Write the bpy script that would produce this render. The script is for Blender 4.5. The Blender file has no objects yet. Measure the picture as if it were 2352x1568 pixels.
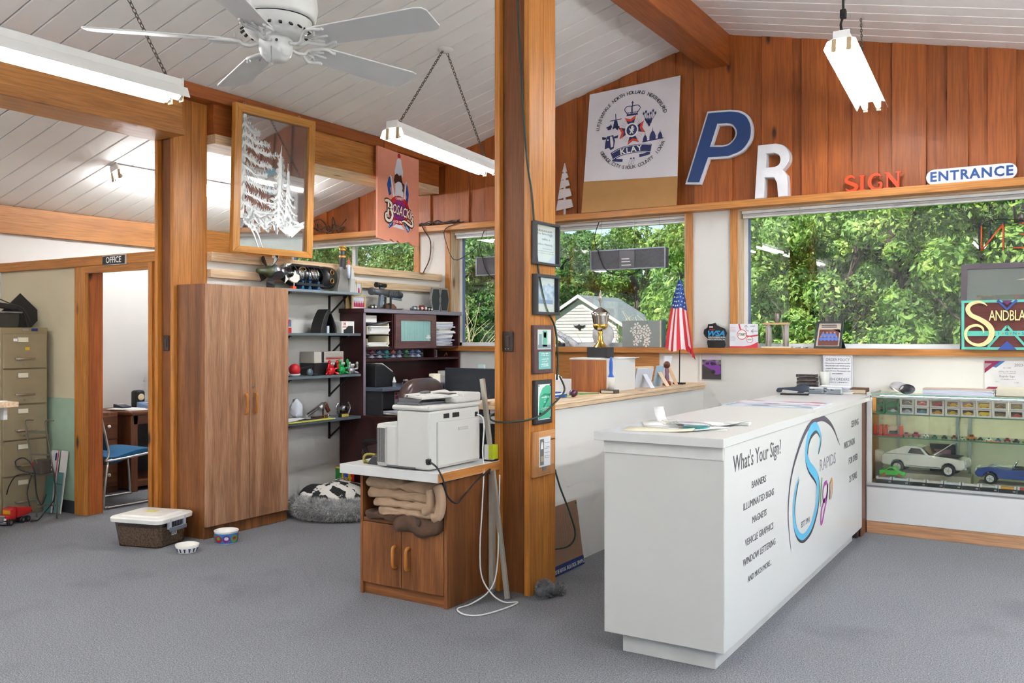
import bpy,bmesh,math,random
from mathutils import Vector,Matrix
R=random.Random(11)
sc=bpy.context.scene
COL=sc.collection
PI=math.pi
# ---------------------------------------------------------------- camera
cam_data=bpy.data.cameras.new('camera')
cam_data.sensor_width=36.0
cam_data.lens=36.0*2046.0/2352.0
cam_data.shift_y=-12.0/2352.0
cam_data.clip_start=0.05
cam_data.clip_end=400
cam=bpy.data.objects.new('camera',cam_data)
COL.objects.link(cam)
cam.location=(0,0,1.43)
cam.rotation_euler=(PI/2,0,math.radians(32.0))
sc.camera=cam
# ---------------------------------------------------------------- sky, sun, exposure
TUBE=46.0
world=bpy.data.worlds.new('world')
sc.world=world
world.use_nodes= True
wn=world.node_tree.nodes
sky=wn.new('ShaderNodeTexSky')
sky.sky_type='NISHITA'
sky.sun_disc= False
sky.sun_elevation=math.radians(48)
sky.sun_rotation=math.radians(200)
sky.dust_density=0.1
sky.ozone_density=4.0
bg=wn['Background']
bg.inputs['Strength'].default_value=0.15
world.node_tree.links.new(sky.outputs[0],bg.inputs[0])
sun_data=bpy.data.lights.new('sun','SUN')
sun_data.energy=5.6
sun_data.angle=0.01
sun_data.color=(1.0,0.95,0.86)
sun=bpy.data.objects.new('sun',sun_data)
COL.objects.link(sun)
sun.location=(0,-20,30)
sun.rotation_euler=(math.radians(44),0,math.radians(-22))
sc.view_settings.view_transform='Standard'
sc.view_settings.look='None'
sc.view_settings.gamma=1.0
sc.view_settings.use_curve_mapping= False
sc.view_settings.exposure=0.85
sc.cycles.use_denoising= True
sc.cycles.use_adaptive_sampling= True
sc.cycles.adaptive_threshold=0.15
sc.cycles.adaptive_min_samples=14
sc.cycles.max_bounces=8
sc.cycles.diffuse_bounces=4
sc.cycles.glossy_bounces=4
sc.cycles.transmission_bounces=6
sc.cycles.transparent_max_bounces=16
sc.cycles.caustics_reflective= False
sc.cycles.caustics_refractive= False
sc.cycles.sample_clamp_indirect=4.0
# ---------------------------------------------------------------- materials
def C(h):
 h=h.lstrip('#')
 out=[]
 for i in (0,2,4):
  s=int(h[i:i+2],16)/255.0
  out.append(s/12.92 if s<=0.04045 else ((s+0.055)/1.055)**2.4)
 return (out[0],out[1],out[2],1.0)
MATS={}
def _base(name):
 m=bpy.data.materials.new(name)
 m.use_nodes= True
 nt=m.node_tree
 return m,nt,nt.nodes['Principled BSDF']
def N(nt,kind,**kw):
 n=nt.nodes.new(kind)
 for k,v in kw.items():
  if k in n.inputs:
   n.inputs[k].default_value=v
  else:
   setattr(n,k,v)
 return n
def L(nt,a,b):
 nt.links.new(a,b)
def coords(nt,rnd= True):
 tc=nt.nodes.new('ShaderNodeTexCoord')
 if not rnd:
  return tc.outputs['Object']
 oi=nt.nodes.new('ShaderNodeObjectInfo')
 mul=N(nt,'ShaderNodeMath',operation='MULTIPLY')
 mul.inputs[1].default_value=37.0
 L(nt,oi.outputs['Random'],mul.inputs[0])
 add=N(nt,'ShaderNodeVectorMath',operation='ADD')
 L(nt,tc.outputs['Object'],add.inputs[0])
 L(nt,mul.outputs[0],add.inputs[1])
 return add.outputs[0]
def paint(col,rough=0.5,metal=0.0,var=0.06,scale=9.0,bump=0.0,spec=0.5,coat=0.0,alpha= None):
 """plain surface with a faint procedural mottling"""
 key=('paint',col,rough,metal,var,scale,bump,spec,coat,alpha)
 if key in MATS:
  return MATS[key]
 m,nt,b=_base('paint_'+col.strip('#'))
 c=C(col)
 nz=N(nt,'ShaderNodeTexNoise',Scale=scale,Detail=3.0)
 L(nt,coords(nt),nz.inputs['Vector'])
 rp=nt.nodes.new('ShaderNodeValToRGB')
 rp.color_ramp.elements[0].position=0.3
 rp.color_ramp.elements[1].position=0.7
 rp.color_ramp.elements[0].color=tuple(x*(1-var) for x in c[:3])+(1,)
 rp.color_ramp.elements[1].color=tuple(min(1,x*(1+var)) for x in c[:3])+(1,)
 L(nt,nz.outputs['Fac'],rp.inputs['Fac'])
 L(nt,rp.outputs['Color'],b.inputs['Base Color'])
 b.inputs['Roughness'].default_value=rough
 b.inputs['Metallic'].default_value=metal
 b.inputs['Specular IOR Level'].default_value=spec
 b.inputs['Coat Weight'].default_value=coat
 if alpha is not None:
  b.inputs['Alpha'].default_value=alpha
 if bump:
  bn=N(nt,'ShaderNodeTexNoise',Scale=scale*18,Detail=2.0)
  L(nt,coords(nt),bn.inputs['Vector'])
  bp=N(nt,'ShaderNodeBump',Strength=bump,Distance=0.01)
  L(nt,bn.outputs['Fac'],bp.inputs['Height'])
  L(nt,bp.outputs[0],b.inputs['Normal'])
 MATS[key]=m
 return m
def wood(dark,light,axis='z',rough=0.55,knots= True,freq=10.0,knot_col='#3a1c0c',vary=0.25,contrast=0.2,coat=0.0):
 key=('wood',dark,light,axis,rough,knots,freq,vary,contrast,coat)
 if key in MATS:
  return MATS[key]
 m,nt,b=_base('wood_'+light.strip('#')+axis)
 co=coords(nt)
 st=[freq,freq,freq]
 ai='xyz'.index(axis)
 st[ai]=freq*0.07
 mp=nt.nodes.new('ShaderNodeMapping')
 mp.inputs['Scale'].default_value=st
 L(nt,co,mp.inputs['Vector'])
 n1=N(nt,'ShaderNodeTexNoise',Scale=1.0,Detail=5.0,Roughness=0.6,Distortion=0.5)
 L(nt,mp.outputs[0],n1.inputs['Vector'])
 rp=nt.nodes.new('ShaderNodeValToRGB')
 rp.color_ramp.elements[0].position=0.5-contrast
 rp.color_ramp.elements[1].position=0.5+contrast
 rp.color_ramp.elements[0].color=C(dark)
 rp.color_ramp.elements[1].color=C(light)
 L(nt,n1.outputs['Fac'],rp.inputs['Fac'])
 # fine grain
 st2=[freq*12]*3
 st2[ai]=freq*0.5
 mp2=nt.nodes.new('ShaderNodeMapping')
 mp2.inputs['Scale'].default_value=st2
 L(nt,co,mp2.inputs['Vector'])
 n2=N(nt,'ShaderNodeTexNoise',Scale=1.0,Detail=3.0)
 L(nt,mp2.outputs[0],n2.inputs['Vector'])
 r2=nt.nodes.new('ShaderNodeValToRGB')
 r2.color_ramp.elements[0].position=0.35
 r2.color_ramp.elements[1].position=0.62
 r2.color_ramp.elements[0].color=(0.72,0.72,0.72,1)
 r2.color_ramp.elements[1].color=(1.06,1.06,1.06,1)
 L(nt,n2.outputs['Fac'],r2.inputs['Fac'])
 mx=N(nt,'ShaderNodeMix',data_type='RGBA',blend_type='MULTIPLY')
 mx.inputs['Factor'].default_value=1.0
 L(nt,rp.outputs['Color'],mx.inputs['A'])
 L(nt,r2.outputs['Color'],mx.inputs['B'])
 col=mx.outputs['Result']
 if knots:
  st3=[4.2]*3
  st3[ai]=1.5
  mp3=nt.nodes.new('ShaderNodeMapping')
  mp3.inputs['Scale'].default_value=st3
  L(nt,co,mp3.inputs['Vector'])
  vo=N(nt,'ShaderNodeTexVoronoi',Scale=1.0)
  L(nt,mp3.outputs[0],vo.inputs['Vector'])
  kr=nt.nodes.new('ShaderNodeValToRGB')
  kr.color_ramp.elements[0].position=0.045
  kr.color_ramp.elements[1].position=0.11
  kr.color_ramp.elements[0].color=(0,0,0,1)
  kr.color_ramp.elements[1].color=(1,1,1,1)
  L(nt,vo.outputs['Distance'],kr.inputs['Fac'])
  mk=N(nt,'ShaderNodeMix',data_type='RGBA')
  mk.inputs['A'].default_value=C(knot_col)
  L(nt,kr.outputs['Color'],mk.inputs['Factor'])
  L(nt,col,mk.inputs['B'])
  col=mk.outputs['Result']
 oi=nt.nodes.new('ShaderNodeObjectInfo')
 mr=N(nt,'ShaderNodeMapRange')
 mr.inputs['To Min'].default_value=1-vary
 mr.inputs['To Max'].default_value=1+vary
 L(nt,oi.outputs['Random'],mr.inputs['Value'])
 hs=nt.nodes.new('ShaderNodeHueSaturation')
 L(nt,mr.outputs[0],hs.inputs['Value'])
 L(nt,col,hs.inputs['Color'])
 L(nt,hs.outputs[0],b.inputs['Base Color'])
 b.inputs['Roughness'].default_value=rough
 b.inputs['Coat Weight'].default_value=coat
 bp=N(nt,'ShaderNodeBump',Strength=0.12,Distance=0.004)
 L(nt,n2.outputs['Fac'],bp.inputs['Height'])
 L(nt,bp.outputs[0],b.inputs['Normal'])
 MATS[key]=m
 return m
def emit(col,strength):
 key=('emit',col,strength)
 if key not in MATS:
  m,nt,b=_base('light_'+col.strip('#'))
  b.inputs['Base Color'].default_value=(0.9,0.9,0.9,1)
  b.inputs['Emission Color'].default_value=C(col)
  b.inputs['Emission Strength'].default_value=strength
  MATS[key]=m
 return MATS[key]
def pane(tint='#ffffff',refl=0.07,rough=0.0,edge=0.55):
 """thin sheet of glass or clear plastic: see-through plus a Fresnel reflection"""
 key=('pane',tint,refl,rough,edge)
 if key in MATS:
  return MATS[key]
 m,nt,b=_base('glass_sheet')
 nt.nodes.remove(b)
 out=nt.nodes['Material Output']
 tr=nt.nodes.new('ShaderNodeBsdfTransparent')
 tr.inputs[0].default_value=C(tint)
 gl=nt.nodes.new('ShaderNodeBsdfGlossy')
 gl.inputs['Roughness'].default_value=rough
 fr=N(nt,'ShaderNodeLayerWeight',Blend=0.25)
 ma=N(nt,'ShaderNodeMath',operation='MULTIPLY_ADD')
 ma.inputs[1].default_value=edge
 ma.inputs[2].default_value=refl
 L(nt,fr.outputs['Fresnel'],ma.inputs[0])
 mx=nt.nodes.new('ShaderNodeMixShader')
 L(nt,ma.outputs[0],mx.inputs[0])
 L(nt,tr.outputs[0],mx.inputs[1])
 L(nt,gl.outputs[0],mx.inputs[2])
 L(nt,mx.outputs[0],out.inputs[0])
 MATS[key]=m
 return m
def leaf_mat(c1,c2,c3):
 key=('leaf',c1,c2,c3)
 if key in MATS:
  return MATS[key]
 m,nt,b=_base('leaves')
 nz=N(nt,'ShaderNodeTexNoise',Scale=2.2,Detail=5.0,Roughness=0.7)
 L(nt,coords(nt),nz.inputs['Vector'])
 rp=nt.nodes.new('ShaderNodeValToRGB')
 e=rp.color_ramp.elements
 e[0].position=0.33
 e[1].position=0.68
 e[0].color=C(c1)
 e[1].color=C(c3)
 e2=e.new(0.5)
 e2.color=C(c2)
 L(nt,nz.outputs['Fac'],rp.inputs['Fac'])
 L(nt,rp.outputs['Color'],b.inputs['Base Color'])
 b.inputs['Roughness'].default_value=0.5
 out=nt.nodes['Material Output']
 tl=nt.nodes.new('ShaderNodeBsdfTranslucent')
 L(nt,rp.outputs['Color'],tl.inputs[0])
 mx=nt.nodes.new('ShaderNodeMixShader')
 mx.inputs[0].default_value=0.35
 L(nt,b.outputs[0],mx.inputs[1])
 L(nt,tl.outputs[0],mx.inputs[2])
 L(nt,mx.outputs[0],out.inputs[0])
 MATS[key]=m
 return m
def two_tone(c1,c2,scale=6.0,lo=0.47,hi=0.53,rough=0.7,kind='noise',stretch=(1,1,1),bump=0.0):
 key=('two',c1,c2,scale,lo,hi,rough,kind,stretch,bump)
 if key in MATS:
  return MATS[key]
 m,nt,b=_base('mottled')
 mp=nt.nodes.new('ShaderNodeMapping')
 mp.inputs['Scale'].default_value=stretch
 L(nt,coords(nt),mp.inputs['Vector'])
 if kind=='noise':
  t=N(nt,'ShaderNodeTexNoise',Scale=scale,Detail=4.0)
  f=t.outputs['Fac']
 else:
  t=N(nt,'ShaderNodeTexVoronoi',Scale=scale)
  f=t.outputs['Distance']
 L(nt,mp.outputs[0],t.inputs['Vector'])
 rp=nt.nodes.new('ShaderNodeValToRGB')
 rp.color_ramp.elements[0].position=lo
 rp.color_ramp.elements[1].position=hi
 rp.color_ramp.elements[0].color=C(c1)
 rp.color_ramp.elements[1].color=C(c2)
 L(nt,f,rp.inputs['Fac'])
 L(nt,rp.outputs['Color'],b.inputs['Base Color'])
 b.inputs['Roughness'].default_value=rough
 if bump:
  bp=N(nt,'ShaderNodeBump',Strength=bump,Distance=0.01)
  L(nt,f,bp.inputs['Height'])
  L(nt,bp.outputs[0],b.inputs['Normal'])
 MATS[key]=m
 return m
def carpet():
 m,nt,b=_base('carpet')
 co=coords(nt, False)
 n1=N(nt,'ShaderNodeTexNoise',Scale=170.0,Detail=3.0)
 n2=N(nt,'ShaderNodeTexNoise',Scale=1.6,Detail=4.0)
 n3=N(nt,'ShaderNodeTexNoise',Scale=60.0,Detail=3.0)
 for n in (n1,n2,n3):
  L(nt,co,n.inputs['Vector'])
 r1=nt.nodes.new('ShaderNodeValToRGB')
 r1.color_ramp.elements[0].position=0.3
 r1.color_ramp.elements[1].position=0.72
 r1.color_ramp.elements[0].color=C('#515357')
 r1.color_ramp.elements[1].color=C('#999a9e')
 L(nt,n1.outputs['Fac'],r1.inputs['Fac'])
 r2=nt.nodes.new('ShaderNodeValToRGB')
 r2.color_ramp.elements[0].position=0.28
 r2.color_ramp.elements[1].position=0.42
 r2.color_ramp.elements[0].color=(0.8,0.8,0.81,1)
 r2.color_ramp.elements[1].color=(1,1,1,1)
 L(nt,n2.outputs['Fac'],r2.inputs['Fac'])
 mx=N(nt,'ShaderNodeMix',data_type='RGBA',blend_type='MULTIPLY')
 mx.inputs['Factor'].default_value=0.8
 L(nt,r1.outputs[0],mx.inputs['A'])
 L(nt,r2.outputs[0],mx.inputs['B'])
 r3=nt.nodes.new('ShaderNodeValToRGB')
 r3.color_ramp.elements[0].color=(0.8,0.8,0.8,1)
 r3.color_ramp.elements[1].color=(1.15,1.15,1.15,1)
 L(nt,n3.outputs['Fac'],r3.inputs['Fac'])
 m2=N(nt,'ShaderNodeMix',data_type='RGBA',blend_type='MULTIPLY')
 m2.inputs['Factor'].default_value=1.0
 L(nt,mx.outputs['Result'],m2.inputs['A'])
 L(nt,r3.outputs[0],m2.inputs['B'])
 L(nt,m2.outputs['Result'],b.inputs['Base Color'])
 b.inputs['Roughness'].default_value=0.95
 b.inputs['Specular IOR Level'].default_value=0.1
 bp=N(nt,'ShaderNodeBump',Strength=0.5,Distance=0.004)
 L(nt,n1.outputs['Fac'],bp.inputs['Height'])
 L(nt,bp.outputs[0],b.inputs['Normal'])
 return m
 # ---------------------------------------------------------------- mesh builder
class G:
 def __init__(s,off=(0,0,0)):
  s.v,s.f,s.mi,s.sm=[],[],[],[]
  s.o=Vector(off)
 def add(s,vs,fs,mi=0,smooth= False):
  n=len(s.v)
  s.v+=[tuple(Vector(p)-s.o) for p in vs]
  for f in fs:
   s.f.append(tuple(i+n for i in f))
   s.mi.append(mi)
   s.sm.append(smooth)
  return s
 def box(s,x0,y0,z0,x1,y1,z1,mi=0,M= None):
  vs=[(x,y,z) for z in (z0,z1) for y in (y0,y1) for x in (x0,x1)]
  if M is not None:
   vs=[M@Vector(p) for p in vs]
  return s.add(vs,[(0,2,3,1),(4,5,7,6),(0,1,5,4),(2,6,7,3),(0,4,6,2),(1,3,7,5)],mi)
 def bar(s,p0,p1,w,d,mi=0,up=(0,0,1)):
  """rectangular bar from p0 to p1"""
  p0,p1=Vector(p0),Vector(p1)
  a=(p1-p0).normalized()
  u=Vector(up)
  if abs(a.dot(u))>0.95:
   u=Vector((1,0,0))
  x=a.cross(u).normalized()
  y=x.cross(a)
  vs=[]
  for p in (p0,p1):
   for i,j in ((-1,-1),(1,-1),(1,1),(-1,1)):
    vs.append(p+x*(i*w/2)+y*(j*d/2))
  return s.add(vs,[(0,1,2,3),(7,6,5,4),(0,4,5,1),(1,5,6,2),(2,6,7,3),(3,7,4,0)],mi)
 def cyl(s,p0,p1,r0,r1= None,n=12,mi=0,smooth= True,caps= True):
  r1=r0 if r1 is None else r1
  p0,p1=Vector(p0),Vector(p1)
  a=(p1-p0).normalized()
  t=Vector((0,0,1)) if abs(a.z)<0.9 else Vector((1,0,0))
  x=a.cross(t).normalized()
  y=a.cross(x)
  vs=[]
  for p,r in ((p0,r0),(p1,r1)):
   for i in range(n):
    an=2*PI*i/n
    vs.append(p+x*(r*math.cos(an))+y*(r*math.sin(an)))
  s.add(vs,[(i,(i+1)%n,n+(i+1)%n,n+i) for i in range(n)],mi,smooth)
  if caps:
   k=len(s.v)-2*n
   for f in (tuple(range(k+n-1,k-1,-1)),tuple(range(k+n,k+2*n))):
    s.f.append(f); s.mi.append(mi); s.sm.append( False)
  return s
 def tube(s,pts,r,n=8,closed= False,mi=0,rad= None):
  pts=[Vector(p) for p in pts]
  m=len(pts)
  vs=[]
  x= None
  for i,p in enumerate(pts):
   if closed:
    d=pts[(i+1)%m]-pts[i-1]
   else:
    d=pts[min(i+1,m-1)]-pts[max(i-1,0)]
   d.normalize()
   if x is None:
    t=Vector((0,0,1)) if abs(d.z)<0.9 else Vector((1,0,0))
    x=d.cross(t).normalized()
   else:
    x=(x-d*x.dot(d)).normalized()
   y=d.cross(x)
   rr=rad[i] if rad else r
   for k in range(n):
    an=2*PI*k/n
    vs.append(p+x*(rr*math.cos(an))+y*(rr*math.sin(an)))
  fs=[]
  for i in range(m if closed else m-1):
   j=(i+1)%m
   for k in range(n):
    k2=(k+1)%n
    fs.append((i*n+k,i*n+k2,j*n+k2,j*n+k))
  s.add(vs,fs,mi, True)
  if not closed:
   k0=len(s.v)-m*n
   for f in (tuple(range(k0+n-1,k0-1,-1)),tuple(range(k0+(m-1)*n,k0+m*n))):
    s.f.append(f); s.mi.append(mi); s.sm.append( False)
  return s
 def lathe(s,prof,c=(0,0,0),n=24,mi=0,axis='z',sx=1,sy=1,smooth= True):
  vs=[]
  for r,h in prof:
   for k in range(n):
    a=2*PI*k/n
    p=(r*math.cos(a)*sx,r*math.sin(a)*sy,h)
    if axis=='x':
     p=(p[2],p[0],p[1])
    elif axis=='y':
     p=(p[0],p[2],p[1])
    vs.append(Vector(p)+Vector(c))
  fs=[]
  for i in range(len(prof)-1):
   for k in range(n):
    k2=(k+1)%n
    fs.append((i*n+k,i*n+k2,(i+1)*n+k2,(i+1)*n+k))
  return s.add(vs,fs,mi,smooth)
 def ball(s,c,r,n=14,m=9,mi=0):
  if not isinstance(r,(tuple,list)):
   r=(r,r,r)
  vs=[]
  for i in range(m+1):
   t=PI*i/m
   for k in range(n):
    a=2*PI*k/n
    vs.append((c[0]+r[0]*math.sin(t)*math.cos(a),c[1]+r[1]*math.sin(t)*math.sin(a),c[2]+r[2]*math.cos(t)))
  fs=[]
  for i in range(m):
   for k in range(n):
    k2=(k+1)%n
    fs.append((i*n+k,(i+1)*n+k,(i+1)*n+k2,i*n+k2))
  return s.add(vs,fs,mi, True)
 def prism(s,poly,d0,d1,plane='xz',mi=0):
  """extrude a 2-D outline; plane xz: depth along y, yz: depth along x, xy: depth along z"""
  n=len(poly)
  def P(u,v,d):
   return {'xz':(u,d,v),'yz':(d,u,v),'xy':(u,v,d)}[plane]
  vs=[P(u,v,d0) for u,v in poly]+[P(u,v,d1) for u,v in poly]
  fs=[tuple(range(n)),tuple(range(2*n-1,n-1,-1))]
  fs+=[(i,n+i,n+(i+1)%n,(i+1)%n) for i in range(n)]
  return s.add(vs,fs,mi)
 def ring_prism(s,outer,inner,d0,d1,plane='xz',mi=0):
  """two outlines with the same number of points, the inner one a hole"""
  n=len(outer)
  def P(u,v,d):
   return {'xz':(u,d,v),'yz':(d,u,v),'xy':(u,v,d)}[plane]
  vs=[P(u,v,d0) for u,v in outer]+[P(u,v,d0) for u,v in inner]+[P(u,v,d1) for u,v in outer]+[P(u,v,d1) for u,v in inner]
  fs=[]
  for i in range(n):
   j=(i+1)%n
   fs+=[(i,j,n+j,n+i),(2*n+j,2*n+i,3*n+i,3*n+j),(j,i,2*n+i,2*n+j),(n+i,n+j,3*n+j,3*n+i)]
  return s.add(vs,fs,mi)
 def ribbon(s,pts,ws,d,plane='xz',mi=0,th=0.0006):
  """flat stroke of varying width lying in a plane at depth d, th thick towards the viewer"""
  m=len(pts)
  a,b=[],[]
  for i in range(m):
   q0=pts[max(i-1,0)]
   q1=pts[min(i+1,m-1)]
   du,dv=q1[0]-q0[0],q1[1]-q0[1]
   l=math.hypot(du,dv) or 1
   w=ws[i] if isinstance(ws,(list,tuple)) else ws
   a.append((pts[i][0]-dv/l*w/2,pts[i][1]+du/l*w/2))
   b.append((pts[i][0]+dv/l*w/2,pts[i][1]-du/l*w/2))
  def P(u,v,dd):
   return {'xz':(u,dd,v),'yz':(dd,u,v),'xy':(u,v,dd)}[plane]
  vs=[P(u,v,d) for u,v in a]+[P(u,v,d) for u,v in b]
  return s.add(vs,[(i,i+1,m+i+1,m+i) for i in range(m-1)],mi)
 def mesh(s,name):
  me=bpy.data.meshes.new(name)
  me.from_pydata(s.v,[],s.f)
  me.polygons.foreach_set('material_index',s.mi)
  me.polygons.foreach_set('use_smooth',s.sm)
  me.update()
  bm=bmesh.new()
  bm.from_mesh(me)
  bmesh.ops.recalc_face_normals(bm,faces=bm.faces)
  bm.to_mesh(me)
  bm.free()
  return me
def smooth_path(pts,k=4):
 """Catmull-Rom through points of any dimension"""
 out=[]
 n=len(pts)
 for i in range(n-1):
  p0,p1,p2,p3=pts[max(i-1,0)],pts[i],pts[i+1],pts[min(i+2,n-1)]
  for j in range(k):
   t=j/k
   out.append(tuple(0.5*(2*b+(c-a)*t+(2*a-5*b+4*c-d)*t*t+(3*b-a-3*c+d)*t**3) for a,b,c,d in zip(p0,p1,p2,p3)))
 out.append(tuple(pts[-1]))
 return out
def obj(name,g,mats,parent= None,bevel=0.0,seg=2,subsurf=0):
 me=g.mesh(name) if isinstance(g,G) else g
 if not isinstance(mats,(list,tuple)):
  mats=[mats]
 if not me.materials:
  for m in mats:
   me.materials.append(m)
 o=bpy.data.objects.new(name,me)
 COL.objects.link(o)
 if parent is not None:
  o.parent=parent
 if bevel:
  md=o.modifiers.new('bevel','BEVEL')
  md.width=bevel
  md.segments=seg
  md.limit_method='ANGLE'
  md.angle_limit=math.radians(50)
 if subsurf:
  md=o.modifiers.new('subsurf','SUBSURF')
  md.levels=md.render_levels=subsurf
 return o
def tag(o,label,cat,group= None):
 o['label']=label
 o['category']=cat
 if group:
  o['group']=group
 return o
def thing(name,label,cat,loc=(0,0,0),rz=0.0,group= None):
 o=bpy.data.objects.new(name, None)
 o.empty_display_size=0.05
 COL.objects.link(o)
 o.location=loc
 o.rotation_euler=(0,0,rz)
 return tag(o,label,cat,group)
def W(T):
 """builder in world coordinates for a thing that is not rotated"""
 return G(T.location)
def solo(name,g,mats,label,cat,group= None,bevel=0.0,loc= None,rz=0.0,subsurf=0,seg=2):
 o=obj(name,g,mats, None,bevel,seg,subsurf)
 if loc is not None:
  o.location=loc
 o.rotation_euler=(0,0,rz)
 return tag(o,label,cat,group)
def struct(name,g,mats,parent= None,bevel=0.0,kind='structure'):
 o=obj(name,g,mats,parent,bevel)
 if parent is None:
  o['kind']=kind
 return o
def clone(o,parent= None,loc= None,rz= None,label= None):
 c=o.copy()
 COL.objects.link(c)
 c.parent=parent
 for ch in o.children:
  clone(ch,c)
 if loc is not None:
  c.location=loc
 if rz is not None:
  c.rotation_euler=(0,0,rz)
 if label:
  c['label']=label
 return c
FACE={'-y':Matrix(((1,0,0),(0,0,-1),(0,1,0))),'+x':Matrix(((0,0,1),(1,0,0),(0,1,0))),'+z':Matrix(((1,0,0),(0,1,0),(0,0,1)))}
def text_mesh(s,size,bold=0.0,shear=0.0,sx=1.0,align='CENTER',extrude=0.0004,spacing=1.0,line=1.0):
 cu=bpy.data.curves.new('t','FONT')
 cu.body=s
 cu.size=size
 cu.align_x=align
 cu.align_y='CENTER'
 cu.offset=bold
 cu.shear=shear
 cu.extrude=extrude
 cu.resolution_u=2
 cu.space_character=spacing
 cu.space_line=line
 t=bpy.data.objects.new('t',cu)
 COL.objects.link(t)
 dg=bpy.context.evaluated_depsgraph_get()
 me=bpy.data.meshes.new_from_object(t.evaluated_get(dg))
 bpy.data.objects.remove(t)
 bpy.data.curves.remove(cu)
 me.materials.clear()
 if sx!=1.0:
  for v in me.vertices:
   v.co.x*=sx
 return me
PENDING_TEXT=[]
def txt(T,s,pos,size,m,face='-y',name='lettering',rot=0.0,**kw):
 """flat lettering child; pos is in T's own coordinates; built at the end in one go"""
 PENDING_TEXT.append((T,s,Vector(pos),size,m,face,name,rot,kw))
def arc_text(T,s,c,r,a0,a1,size,m,face='-y',bottom= False,name='lettering',**kw):
 """letters along a circle from angle a0 to a1 (degrees, counter-clockwise from the right)"""
 PENDING_TEXT.append((T,s,Vector(c),size,m,face,name,(r,a0,a1,bottom),kw))
def scribble(T,x0,x1,z,h,y,m,seed=1,name='small_print',plane='xz'):
 """a line of print too small to read: rows of uneven marks"""
 r=random.Random(seed)
 g=G()
 x=x0
 while x<x1:
  w=r.uniform(.25,.9)*h
  if r.random()<.16:
   x+=h*.6
   continue
  hh=h*r.choice((.5,.55,.6,.9))
  e=min(x+w,x1)
  v=[(x,y,z),(e,y,z),(e,y,z+hh*r.uniform(.3,1)),(x,y,z+hh)] if plane=='xz' else [(y,x,z),(y,e,z),(y,e,z+hh*r.uniform(.3,1)),(y,x,z+hh)]
  g.add(v,[(0,1,2,3)])
  x+=w+h*.14
 o=obj(name,g,m,T)
 o['kind']='stuff'
 return o
def flush_text():
 jobs=[]
 for job in PENDING_TEXT:
  T,s,pos,size,m,face,name,rot,kw=job
  chars=[s] if not isinstance(rot,tuple) else list(s)
  cs=[]
  for ch in chars:
   cu=bpy.data.curves.new('t','FONT')
   cu.body=ch
   cu.size=size
   cu.align_x=kw.get('align','CENTER')
   cu.align_y='CENTER'
   cu.offset=kw.get('bold',0.0)
   cu.shear=kw.get('shear',0.0)
   cu.extrude=kw.get('extrude',0.0004)
   cu.resolution_u=kw.get('res',2)
   cu.space_character=kw.get('spacing',1.0)
   cu.space_line=kw.get('line',1.0)
   t=bpy.data.objects.new('t',cu)
   COL.objects.link(t)
   cs.append(t)
  jobs.append(cs)
 dg=bpy.context.evaluated_depsgraph_get()
 dg.update()
 for job,cs in zip(PENDING_TEXT,jobs):
  T,s,pos,size,m,face,name,rot,kw=job
  F=FACE[face]
  g=G()
  for i,t in enumerate(cs):
   me=bpy.data.meshes.new_from_object(t.evaluated_get(dg))
   if isinstance(rot,tuple):
    r,a0,a1,bottom=rot
    a=math.radians(a0+(a1-a0)*(i/max(1,len(cs)-1)))
    ro=a-PI/2 if not bottom else a+PI/2
    M2=Matrix.Translation((r*math.cos(a),r*math.sin(a),0))@Matrix.Rotation(ro,4,'Z')
   else:
    M2=Matrix.Rotation(rot,4,'Z')
   M2=M2@Matrix.Diagonal((kw.get('sx',1.0),1,1,1))
   yz=kw.get('yz',0.0)
   g.add([Matrix(((1,0,0),(0,1,yz),(0,0,1)))@(F@(M2@v.co)) for v in me.vertices],[tuple(p.vertices) for p in me.polygons])
   bpy.data.meshes.remove(me)
  for t in cs:
   cu=t.data
   bpy.data.objects.remove(t)
   bpy.data.curves.remove(cu)
  if not g.v:
   continue
  me=bpy.data.meshes.new(name)
  me.from_pydata(g.v,[],g.f)
  me.materials.append(m)
  o=bpy.data.objects.new(name,me)
  COL.objects.link(o)
  o.parent=T
  o.location=pos
  # shared materials
M_WALL=paint('#dddbd6',0.75,var=0.02,scale=3,bump=0.03)
M_WHITE=paint('#e6e5e1',0.6,var=0.02,scale=3)
M_CEIL=paint('#f0efed',0.6,var=0.03,scale=2)
M_GROOVE=paint('#4c4a50',0.9)
CEDAR={a:wood('#8a4418','#b8662a',a,0.5, True,7.0,vary=0.16,contrast=0.3) for a in 'xyz'}
POST={a:wood('#9a5818','#d08a3a',a,0.45, True,8.0,vary=0.1,contrast=0.34) for a in 'xyz'}
PLY=wood('#6a3a14','#8a5020','z',0.6, False,9.0,vary=0.08)
TRIM={a:wood('#a8662c','#d0904c',a,0.45, True,9.0,vary=0.12,contrast=0.34) for a in 'xyz'}
PINE={a:wood('#d8b48c','#ecd3b2',a,0.5, True,7.0,knot_col='#8a5a34',vary=0.06,contrast=0.4) for a in 'xyz'}
OAK={a:wood('#6b3d1c','#955c30',a,0.4, False,14.0,vary=0.05,contrast=0.14) for a in 'xyz'}
WALNUT={a:wood('#5a3220','#7c4a2e',a,0.4, False,14.0,vary=0.05,contrast=0.14) for a in 'xyz'}
MAHOG={a:wood('#2e1214','#41191b',a,0.35, False,12.0,vary=0.04) for a in 'xyz'}
M_LAM=paint('#d4d3cf',0.35,var=0.004)
OAK_LIT=wood('#96684a','#bc9070','z',0.3, False,14.0,vary=0.03,contrast=0.14)  # oak made paler: window light on the cupboard doors put into the colour
M_BLACK=paint('#18181a',0.45)
M_DARK=paint('#2c2c30',0.5)
M_GREY=paint('#8b8c8e',0.5)
M_CHROME=paint('#d8d8da',0.18,metal=1.0,var=0.02)
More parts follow.
